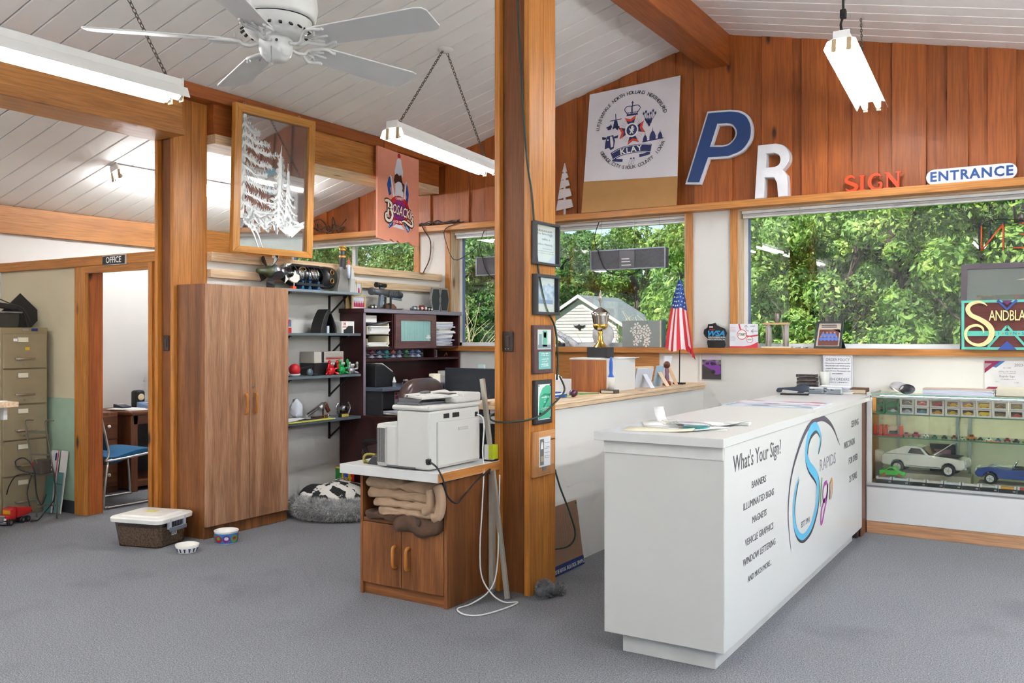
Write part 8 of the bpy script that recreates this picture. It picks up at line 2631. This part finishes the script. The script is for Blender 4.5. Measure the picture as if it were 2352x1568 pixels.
for k in range(9):
 x=-.055+.03*(k%5)+(.015 if k>4 else 0); z=.075+(.03 if k>4 else 0)
 tilted(T, lambda g:g.prism(circ(x,z,.016,10),-.0092-.0003*(k<5),-.0082,'xz'),paint('#5a7ac8',.5),'blue_shirt')
 tilted(T, lambda g:g.prism(circ(x,z+.02,.007,8),-.0096,-.0088,'xz'),paint('#b98a78',.5),'face_dot')
o=tilted(T, lambda g:[g.box(-.055+.008*i,-.0075,.165+.014*j,-.049+.008*i,-.0065,.174+.014*j) for i in range(15) for j in range(2)],M_INK,'heading_print')
o['kind']='stuff'
g=G(); g.bar((.06,.01,.15),(.085,.09,.0),.06,.004); obj('easel_leg',g,M_BLACK,T)
T=thing('sandblast_sign','carved maroon and turquoise sandblasted wood sign on the sill','sign',(-.25,7.255,ZSI))
tq=paint('#62c2ae',.45); mr_=wood('#4a1a14','#6a2a20','x',.5, False,16,vary=.02); cr=paint('#ecdda0',.5); bl=paint('#2f4a94',.45)
g=G(); g.box(-.40,-.03,.01,.16,0,.345); obj('maroon_board',g,mr_,T,bevel=.003)
g=G(); g.ring_prism([(-.41,.0),(.17,.0),(.17,.355),(-.41,.355)],[(-.392,.018),(.152,.018),(.152,.337),(-.392,.337)],-.036,-.004,'xz'); obj('border',g,tq,T)
g=G(); g.box(-.40,-.038,.098,.16,-.03,.135); obj('cross_band',g,tq,T)
sc_=-.12
for sx in (-1,1):
 g=G(); g.ribbon([(sc_+sx*.12,.018),(sc_+sx*.055,.10),(sc_,.17)],.016,-.0385,'xz'); obj('chevron',g,tq,T)
g=G(); g.prism([(sc_-.06,.0),(sc_+.06,.0),(sc_,.062)],-.039,-.0305,'xz'); obj('blue_triangle',g,bl,T)
g=G(); g.ribbon([(sc_-.06,.352),(sc_,.285),(sc_+.06,.352)],.018,-.038,'xz'); obj('blue_chevron',g,bl,T)
g=G(); g.prism([(sc_-.035,.352),(sc_+.035,.352),(sc_,.315)],-.0385,-.0305,'xz'); obj('plum_triangle',g,paint('#5a2458',.45),T)
stroke3d(T,[(-.27+(a+.25)*.82-.025,b) for a,b in ((-.19,.315),(-.22,.335),(-.265,.342),(-.32,.325),(-.34,.29),(-.315,.25),(-.25,.22),(-.19,.185),(-.155,.14),(-.16,.09),(-.195,.05),(-.25,.032),(-.31,.045),(-.35,.08),(-.355,.13),(-.32,.165),(-.265,.175),(-.225,.155),(-.215,.12))],[.004,.012,.02,.026,.03,.03,.032,.034,.036,.034,.03,.024,.018,.018,.02,.02,.018,.014,.004],'letter_s',cr,-.046,-.03)
PENDING_TEXT.append((T,'ANDBLASTED',Vector((-.055,-.041,.24)),.105,cr,'-y','lettering',0.0,{'sx':.58,'extrude':.005,'bold':.0006,'spacing':.92}))
for k,ch in enumerate('IGNS'):
 txt(T,ch,(-.172+.05*k,-.0395,.116),.03,paint('#2f7a9a',.45),bold=.0006)
for k in range(5):
 x=-.197+.05*k
 g=G(); g.prism([(x-.007,.116),(x,.108),(x+.007,.116),(x,.124)],-.0392,-.0384,'xz'); obj('diamond',g,paint('#d88a5c',.45),T)
 # framed picture behind it
T=thing('framed_print','dark framed glazed print behind the sandblasted sign','picture',(-.22,7.33,ZSI))
g=G(); g.ring_prism([(-.46,0),(.5,0),(.5,.625),(-.45,.625)],[(-.42,.04),(.46,.04),(.46,.585),(-.41,.585)],-.02,.012,'xz'); obj('frame',g,paint('#5a5058',.35),T,bevel=.003)
g=G(); g.box(-.43,-.004,.03,.47,.008,.59); obj('mat',g,paint('#7d8c84',.5),T)
for k,(x,c) in enumerate(((-.3,'#9a9a3c'),(-.18,'#3f7a4c'),(-.06,'#a0583c'),(.06,'#3c4a7a'),(.18,'#8a5a3c'),(.3,'#4a7a8a'))):
 g=G(); g.box(x-.05,-.006,.34,x+.07,-.004,.395); obj('colour_band',g,two_tone(c,'#5a5a4c',20,.4,.6,.5),T)
g=G(); g.prism([(-.1,.5),(.05,.53),(.2,.54),(.05,.50)],-.006,-.004,'xz'); obj('pale_shape',g,M_CREAM,T)
g=G(); g.box(-.43,-.012,.03,.47,-.010,.59); obj('glass',g,pane('#ffffff',.14),T)
# chamber certificate on the wall
T=thing('chamber_certificate','white 2023 certificate with red and blue corners on the wall','certificate',(-.33,7.315,1.045))
g=G(); g.box(-.19,-.003,0,.21,0,.21); obj('sheet',g,paint('#dfdddc',.5),T)
mc=paint('#8a1c48',.45); bc2=paint('#3f6fa8',.45)
g=G(); g.prism([(-.188,.208),(-.085,.208),(-.188,.118)],-.0042,-.0032,'xz'); obj('red_corner',g,mc,T)
g=G(); g.prism([(-.085,.208),(-.055,.208),(-.115,.158),(-.135,.165)],-.0042,-.0032,'xz'); obj('blue_slash',g,bc2,T)
g=G(); g.prism([(-.186,.19),(-.186,.15),(-.14,.19)],-.005,-.0044,'xz'); obj('grey_slash',g,paint('#a89098',.45),T)
g=G(); g.prism([(-.18,.004),(-.068,.004),(-.055,.02),(-.165,.02)],-.0042,-.0032,'xz'); obj('red_bar',g,mc,T)
g=G(); g.prism([(.205,.004),(.05,.004),(.2,.07)],-.0042,-.0032,'xz'); obj('red_corner',g,mc,T)
g=G(); g.prism([(.05,.004),(.01,.004),(.03,.022),(.09,.022)],-.0044,-.0032,'xz'); obj('blue_bar',g,bc2,T)
txt(T,'2023-2024',(.06,-.0036,.178),.028,paint('#77747c',.6))
txt(T,'Rapids Sign',(-.045,-.0036,.097),.022,paint('#77747c',.6))
for k,(a,b,z) in enumerate(((-.07,-.02,.155),(-.1,.01,.13),(-.1,.01,.118),(-.1,.01,.073),(-.12,-.1,.055),(.0,.03,.05))):
 scribble(T,a,b,z,.007,-.0036,paint('#9a979e',.6),120+k)
 # ---------------------------------------------------------------- ledge things behind the half wall
ZL_=1.0345
T=thing('wood_box','wood-grained white-sided box on the ledge under the trophy','box',(-2.895,5.9,ZL_))
g=W(T); g.box(-3.04,5.66,ZL_,-2.755,6.15,1.262); obj('white_case',g,M_LAM,T,bevel=.002)
g=W(T); g.box(-3.042,5.652,ZL_,-2.753,5.66,1.262); obj('wood_front',g,wood('#8a4f2a','#b8733f','z',.45, False,10,vary=.03,contrast=.15),T)
g=W(T); g.box(-3.045,5.65,1.262,-2.75,6.16,1.270); obj('lid',g,M_LAM,T,bevel=.002)
for i,(x,y,a) in enumerate(((-2.95,5.78,.1),(-2.84,6.03,-.2))):
 g=G(); g.box(-.10,-.13,0,.10,.13,.004); solo('paper_sheet',g,M_PAPER,('loose paper under the trophy base','loose paper at the far end of the wood-grained box')[i],'paper',loc=(x,y,1.2705),rz=a)
T=thing('trophy_cup','tall silver and gold trophy cup on a black base','trophy',(-2.91,5.88,1.275))
g=G(); g.box(-.08,-.06,0,.08,.06,.075); obj('base',g,M_BLACK,T,bevel=.003)
g=G(); g.lathe([(.055,.075),(.05,.08),(.03,.105),(.018,.13),(.02,.15),(.013,.165),(.02,.18),(.014,.195)],n=24); obj('gold_stem',g,M_GOLD,T)
g=G(); g.lathe([(.012,.19),(.04,.205),(.045,.22),(.055,.26),(.062,.30),(.068,.325),(.06,.33),(.045,.345),(.02,.36),(.006,.368)],n=24); obj('silver_cup',g,paint('#c9c4b8',.15,metal=1.0),T)
g=G(); g.lathe([(.046,.212),(.053,.225),(.055,.24),(.052,.243)],n=24); obj('gold_band',g,M_GOLD,T)
g=G(); g.lathe([(.003,.365),(.004,.39),(.014,.42),(.013,.445),(.006,.475),(.002,.49),(0,.495)],n=14); obj('finial',g,paint('#b9b2a6',.3,metal=.8),T)
T=thing('lint_roller','lint roller with a blue handle standing on the ledge','lint roller',(-2.70,5.62,ZL_+.026))
g=G(); g.cyl((0,0,0),(0,0,.085),.025,n=18); obj('roll',g,paint('#d8d5cc',.6),T)
g=G(); g.lathe([(.025,.085),(.02,.09),(.011,.11),(.013,.15),(.012,.19),(.006,.225),(0,.227)],n=14); obj('handle',g,M_BLUE,T)
T=thing('stamp_block','small wooden self-inking stamp under the lint roller','stamp',(-2.70,5.60,ZL_))
g=G(); g.box(-.055,-.04,0,.055,.04,.025); obj('block',g,paint('#4a3f36',.5),T,bevel=.002)
g=G(); g.box(-.045,-.0415,.005,.045,-.04,.02); obj('label',g,paint('#c9c2b0',.5),T)
T=thing('paper_bag','white printed paper bag standing behind the post','bag',(-2.90,4.85,ZL_))
g=G(); g.add([(-.10,-.05,0),(.09,-.05,0),(.09,.06,0),(-.10,.06,0),(-.09,-.0,.22),(.05,-.0,.22),(.05,.02,.22),(-.09,.02,.22)],[(3,2,1,0),(4,5,6,7),(0,1,5,4),(1,2,6,5),(2,3,7,6),(3,0,4,7)]); obj('bag',g,M_PAPER,T)
g=G(); g.ribbon([(.01,.14),(.025,.11),(.035,.08)],[.002,.01,.003],-.042,'xz'); g.ribbon([(.045,.06),(.05,.03),(.06,.01)],[.002,.008,.002],-.05,'xz'); obj('print_mark',g,M_DARK,T)
T=thing('grey_carton','grey tissue carton beside the wood-grained box','box',(-3.0,5.35,ZL_))
g=G(); g.box(-.06,-.12,0,.07,.12,.10); obj('carton',g,paint('#c6c7c9',.5),T,bevel=.003)
g=G(); g.ball((0,0,.105),(.05,.07,.03),10,6); obj('tissue',g,M_PAPER,T)
T=thing('blue_dish','blue folder of cards on the ledge beside the tulip','folder',(-2.86,5.03,ZL_))
g=G(); g.box(-.09,-.07,0,.09,.08,.02); obj('folder',g,M_BLUE,T,bevel=.002)
g=G(); g.box(-.08,-.075,.02,.085,.075,.026); obj('cards',g,M_PAPER,T)
g=G(); g.box(-.03,-.06,.026,.06,.05,.034); obj('blue_card',g,paint('#244a8c',.5),T)
T=thing('glass_tulip','dark red wooden tulip with a green stem lying on the ledge','ornament',(-2.72,5.10,ZL_),math.radians(80))
g=G(); g.lathe([(0,-.03),(.018,-.02),(.026,.0),(.02,.025),(.006,.034),(0,.036)],(0,0,.027),14,axis='x'); obj('bloom',g,paint('#4a1c34',.2),T)
g=G(); g.tube(smooth_path([(.03,0,.027),(.12,.01,.018),(.28,.0,.012)]),.004,6); obj('stem',g,paint('#4c8a4c',.5),T)
g=G(); g.prism([(-.12,-.03),(-.03,-.012),(-.02,.0),(-.06,.0)],.012,.016,'xy'); g.prism([(.04,.0),(.10,.02),(.22,.012),(.10,.004)],.012,.016,'xy'); obj('leaf',g,paint('#5aa05a',.5),T)
T=thing('dark_pen','dark flat pen lying on the ledge edge','pen',(-2.77,4.86,ZL_),.8)
g=G(); g.box(-.07,-.012,0,.07,.012,.008); obj('barrel',g,M_DARK,T,bevel=.003)
g=G(); g.box(.03,-.004,.008,.068,.004,.011); obj('clip',g,M_STEEL,T)
def easel_card(name,label,loc,w,h,lean_,m,rz,strut):
 T=thing(name,label,'frame',loc,rz,'little frames on the ledge')
 Mx=Matrix.Rotation(math.radians(lean_),4,'X')
 g=G(); g.box(-w,-.012,0,w,0,h,M=Mx); obj('panel',g,m,T,bevel=.004)
 g=G(); top=Mx@Vector((0,-.012,h*.7)); g.bar(top,(0,top.y-.09,.003),.04,.004); obj('strut',g,strut,T)
 return T
a_=easel_card('framed_photo','white backed picture frame leaning beside the wood-grained box',(-2.80,6.36,ZL_),.085,.16,16,paint('#c6cbd6',.5),math.radians(65),paint('#d6dae2',.5))
g=G(); g.ring_prism([(-.095,-.005),(.095,-.005),(.095,.168),(-.095,.168)],[(-.082,.006),(.082,.006),(.082,.155),(-.082,.155)],0.0,.014,'xz'); g.v=[tuple(Matrix.Rotation(math.radians(16),4,'X')@Vector(v)) for v in g.v]; obj('wood_rim',g,paint('#d8b98c',.5),a_)
easel_card('easel_picture','pale blue little easel picture on the ledge',(-2.78,6.60,ZL_),.04,.17,14,paint('#9cb8cc',.5),math.radians(70),paint('#e2c8a8',.5))
easel_card('easel_picture','tall white easel picture with a yellow patch near the flag',(-2.82,6.86,ZL_),.05,.24,10,paint('#dfe4e8',.5),math.radians(75),paint('#d8b48c',.5))
T=thing('bobble_figure','small plain brown figurine on a wooden base near the flag','figurine',(-2.75,6.76,ZL_))
g=G(); g.cyl((0,0,0),(0,0,.018),.035,n=16); obj('base',g,paint('#6a3424',.4),T)
g=G(); g.lathe([(.018,.018),(.02,.05),(.014,.09),(.018,.12),(.012,.14),(0,.142)],n=12); obj('body',g,paint('#7a5a6a',.4),T)
g=G(); g.ball((0,0,.165),(.028,.026,.03),12,8); obj('head',g,paint('#5a3020',.3),T)
T=thing('red_cup','tiny red ornament on the ledge','ornament',(-2.72,6.70,ZL_))
g=G(); g.lathe([(0,0),(.01,0),(.014,.012),(.012,.028),(0,.03)],n=12); obj('cup',g,M_RED,T)
g=G(); g.ball((0,.03,.02),(.018,.018,.018),10,7); obj('ball',g,paint('#7a3a1c',.3),T)
T=thing('cable_jumble','dark bottle and cable jumble behind the wood-grained box','bottle',(-2.95,6.28,ZL_))
g=G(); g.lathe([(0,0),(.022,0),(.022,.13),(.01,.15),(.012,.18),(0,.182)],n=12); obj('bottle',g,M_BLACK,T)
g=G(); g.lathe([(.0225,.03),(.0225,.09)],n=12); obj('label',g,paint('#8a3440',.5),T)
# ---------------------------------------------------------------- mirror with etched trees, face +x
T=thing('etched_mirror','wood framed mirror etched with white pine trees','mirror',(-5.268,4.886,2.06),PI/2)
T.rotation_euler=(math.radians(2.0),0,math.radians(85))
w,h=.38,1.105
fm=wood('#b5762c','#d09446','z',.4, True,9,vary=.05); fmx=wood('#b5762c','#d09446','x',.4, True,9,vary=.05)
for a in (-1,1):
 g=G(); g.prism([(a*w,0),(a*w,h),(a*(w-.062),h-.062),(a*(w-.062),.05)],-.045,0,'xz'); obj('stile',g,fm,T,bevel=.003)
g=G(); g.prism([(-w,h),(w,h),(w-.062,h-.062),(-w+.062,h-.062)],-.045,0,'xz'); obj('rail',g,fmx,T,bevel=.003)
g=G(); g.prism([(-w,0),(w,0),(w-.062,.05),(-w+.062,.05)],-.045,0,'xz'); obj('rail',g,fmx,T,bevel=.003)
g=G(); g.box(-w+.055,-.016,.045,w-.055,-.006,h-.055); obj('mirror_glass',g,paint('#b9b4b1',.03,metal=.86,var=.0),T)
et=paint('#e6e9e8',.7,var=.03)
r=random.Random(21)
def etch(fn):
 g=G(); fn(g); o=obj('etched_tree',g,et,T); o['kind']='stuff'; return o
EY=-.0172
def clampx(v): return max(-.318,min(.318,v))
def bough(g,x0,z0,x1,z1,th):
 """a drooping branch with needle tufts"""
 n=16
 for i in range(n):
  t=i/n
  x,z=x0+(x1-x0)*t,z0+(z1-z0)*t-.03*math.sin(PI*t)
  for q in range(7):
   a=math.radians(r.uniform(-60,110))
   l=th*r.uniform(.5,1.0)*(1-.45*t)
   g.add([(clampx(x),EY,z),(clampx(x+.014),EY,z+.004),(clampx(x+l*math.cos(a)),EY,z+l*math.sin(a))],[(0,1,2)])
 g.ribbon([(x0,z0),((x0+x1)/2,(z0+z1)/2-.03),(x1,z1)],[.018,.012,.004],EY-.0002,'xz')
def t1(g):
 g.ribbon([(-.29,.26),(-.285,.6),(-.275,1.04)],[.05,.04,.025],EY,'xz')
 for z,l in ((.98,.14),(.9,.24),(.83,.33),(.74,.26),(.66,.22),(.56,.36),(.46,.42),(.38,.30)):
  bough(g,-.285,z,-.285+l,z-.06,.075)
  bough(g,-.285,z-.01,-.32,z-.03,.03)
def t2(g):
 g.ribbon([(.05,.22),(.055,.5),(.06,.78),(.07,.86)],[.026,.02,.014,.003],EY-.0004,'xz')
 for k in range(9):
  z=.76-k*.055; l=.03+k*.011
  bough(g,.058,z,.058-l*1.1,z-.05,.045)
  bough(g,.058,z,.058+l,z-.06,.045)
 g.ribbon([(.12,.30),(.13,.5),(.135,.73)],[.018,.014,.004],EY-.0004,'xz')
 for k in range(6):
  z=.66-k*.06
  bough(g,.132,z,.132+.02+k*.02,z-.09,.03)
def t3(g):
 for k in range(26):
  x,z=r.uniform(-.31,.2),r.uniform(.22,.34)
  bough(g,x,z,clampx(x+r.uniform(-.1,.14)),z-r.uniform(0,.05),.06)
 for k in range(5):
  g.ribbon([(.1+.02*k,.20-.01*k),(.2+.02*k,.24),(.31,.29-.012*k)],[.02,.016,.006],EY-.0006,'xz')
 for x in (-.19,-.15):
  g.ribbon([(x-.03,.22),(x+.02,.14),(x+.06,.05)],[.016,.012,.008],EY-.0006,'xz')
etch(t1); etch(t2); etch(t3)
g=G(); g.prism([(-.12,.60),(-.06,.66),(.0,.68),(.03,.64),(-.05,.60)],EY+.0008,EY+.001,'xz'); g.prism([(-.1,.52),(-.02,.53),(.0,.47),(-.04,.46)],EY+.0008,EY+.001,'xz'); obj('blue_patch',g,paint('#5f7a86',.5),T)
for x in (-.28,.24):
 g=G(); g.tube([(x+.012*math.cos(t),-.01,h+.008+.012*math.sin(t)) for t in [2*PI*i/10 for i in range(10)]],.002,5, True); obj('screw_eye',g,M_STEEL,T)
 # ---------------------------------------------------------------- ice cream sign, face +x
T=thing('ice_cream_sign','salmon BOSACKIS candy and ice cream sign hung from the beam','sign',(-5.305,6.47,2.30),PI/2)
w,h=.30,.85
edge=[(-w,.02),(-.15,.0),(-.12,.025),(-.06,.0),(-.02,.02),(.03,-.005),(.10,.012),(.16,.018),(.20,-.005),(w,-.01),(w,h-.03),(-w,h)]
g=G(); g.prism(edge,-.02,0,'xz'); obj('panel',g,paint('#e89a80',.6,var=.03),T)
Y1=-.0212
wh,bl_,br,rd_,pu=paint('#dfe3ee',.5),paint('#1f4a9c',.5),paint('#4a281c',.5),paint('#c01f2c',.5),paint('#8a2a80',.5)
def lay(name,polys,m,y):
 g=G()
 for p in polys:
  g.prism(p,y-.0005,y,'xz')
 return obj(name,g,m,T)
for p_ in ([[(-.155,.46),(-.17,.52),(-.145,.59),(-.115,.60),(-.10,.52),(-.13,.49),(-.11,.44),(-.14,.42)],[(.10,.58),(.13,.54),(.145,.47),(.13,.37),(.10,.40),(.115,.44),(.09,.48)]]):
 lay('blue_arm',[p_],bl_,Y1)
for p_ in ([[(-.09,.24),(-.06,.23),(-.09,.15),(-.14,.12),(-.165,.2),(-.16,.225),(-.13,.22),(-.125,.19)],[(.10,.22),(.12,.19),(.15,.21),(.17,.19),(.16,.13),(.13,.105),(.06,.19),(.055,.225)]]):
 lay('blue_leg',[p_],bl_,Y1)
lay('sundae_glass',[[(-.13,.615),(-.105,.60),(-.055,.40),(.07,.40),(.095,.57),(.115,.585),(.09,.39),(-.08,.39)],[(-.055,.39),(-.055,.55),(.06,.55),(.06,.39)],[(-.03,.21),(.02,.21),(.015,.18),(.085,.125),(-.09,.14),(-.02,.18)]],wh,Y1-.0008)
lay('fudge',[[(-.075,.57),(-.06,.62),(-.03,.645),(.01,.62),(.03,.63),(.055,.56),(.08,.55),(.07,.47),(.045,.49),(.04,.56),(-.02,.56),(-.06,.54)]],br,Y1-.0014)
lay('cream_top',[[(-.06,.62),(-.065,.66),(-.045,.72),(-.03,.77),(0,.79),(.03,.77),(.04,.72),(.06,.67),(.055,.61),(.03,.635),(0,.62),(-.03,.64)]],wh,Y1-.002)
lay('scoop',[circ(0,.515,.052,18)],wh,Y1-.0022)
lay('cherry',[circ(.0,.805,.022,14)],rd_,Y1-.0024)
lay('red_disc',[[(.0+.15*math.cos(a),.30+.135*math.sin(a)) for a in [2*PI*i/32 for i in range(32)]]],rd_,Y1-.003)
lay('plum_disc',[[(.0+.105*math.cos(a),.30+.092*math.sin(a)) for a in [2*PI*i/32 for i in range(32)]]],pu,Y1-.0038)
g=G()
for k in range(8):
 x=-.085+.024*k
 g.box(x,Y1-.0046,.235,x+.004,Y1-.004,.365)
obj('plum_stripe',g,paint('#5a1a58',.5),T)
cr2=paint('#f0e2d4',.5)
def big(name,m,grow,y):
 stroke3d(T,[(-.205,.365),(-.17,.372),(-.12,.352),(-.115,.315),(-.155,.30),(-.115,.285),(-.10,.235),(-.135,.19),(-.185,.20),(-.195,.245),(-.165,.26)],[.02+grow,.026+grow,.024+grow,.024+grow,.02+grow,.024+grow,.026+grow,.026+grow,.024+grow,.02+grow,.012+grow],name,m,y-.0006,y)
 stroke3d(T,[(-.155,.36),(-.16,.28),(-.165,.22)],[.022+grow,.022+grow,.02+grow],name,m,y-.0006,y)
 stroke3d(T,[(.04,.20),(.08,.205),(.13,.185),(.185,.17),(.20,.20),(.18,.225)],[.012+grow,.018+grow,.02+grow,.022+grow,.02+grow,.01+grow],name,m,y-.0006,y)
big('letter_outline',br,.022,Y1-.005)
PENDING_TEXT.append((T,'OSACKI',Vector((.035,Y1-.006,.288)),.125,br,'-y','letter_outline',math.radians(-8),{'sx':.62,'bold':.007}))
PENDING_TEXT.append((T,'S',Vector((.185,Y1-.006,.245)),.10,br,'-y','letter_outline',math.radians(-8),{'sx':.8,'bold':.007}))
big('letter_stroke',cr2,0.0,Y1-.0068)
PENDING_TEXT.append((T,"OSACKI",Vector((.035,Y1-.0075,.288)),.125,cr2,'-y','lettering',math.radians(-8),{'sx':.62,'bold':.0012}))
PENDING_TEXT.append((T,'S',Vector((.185,Y1-.0075,.245)),.10,cr2,'-y','lettering',math.radians(-8),{'sx':.8,'bold':.0012}))
txt(T,'CANDY',(.005,Y1-.0048,.408),.034,M_PAPER,bold=.0008)
txt(T,'& ICE CREAM',(.0,Y1-.0048,.19),.029,M_PAPER,bold=.0006)
PENDING_TEXT.append((T,'Yum',Vector((-.125,Y1-.0012,.165)),.045,M_PAPER,'-y','lettering',math.radians(50),{'shear':.2}))
PENDING_TEXT.append((T,'Yum',Vector((.115,Y1-.0012,.16)),.045,M_PAPER,'-y','lettering',math.radians(-52),{'shear':.2}))
g=G(); g.tube([(-.02,-.01,h-.02),(-.02,-.005,h+.02)],.002,5); obj('hook',g,M_STEEL,T)
flush_text()
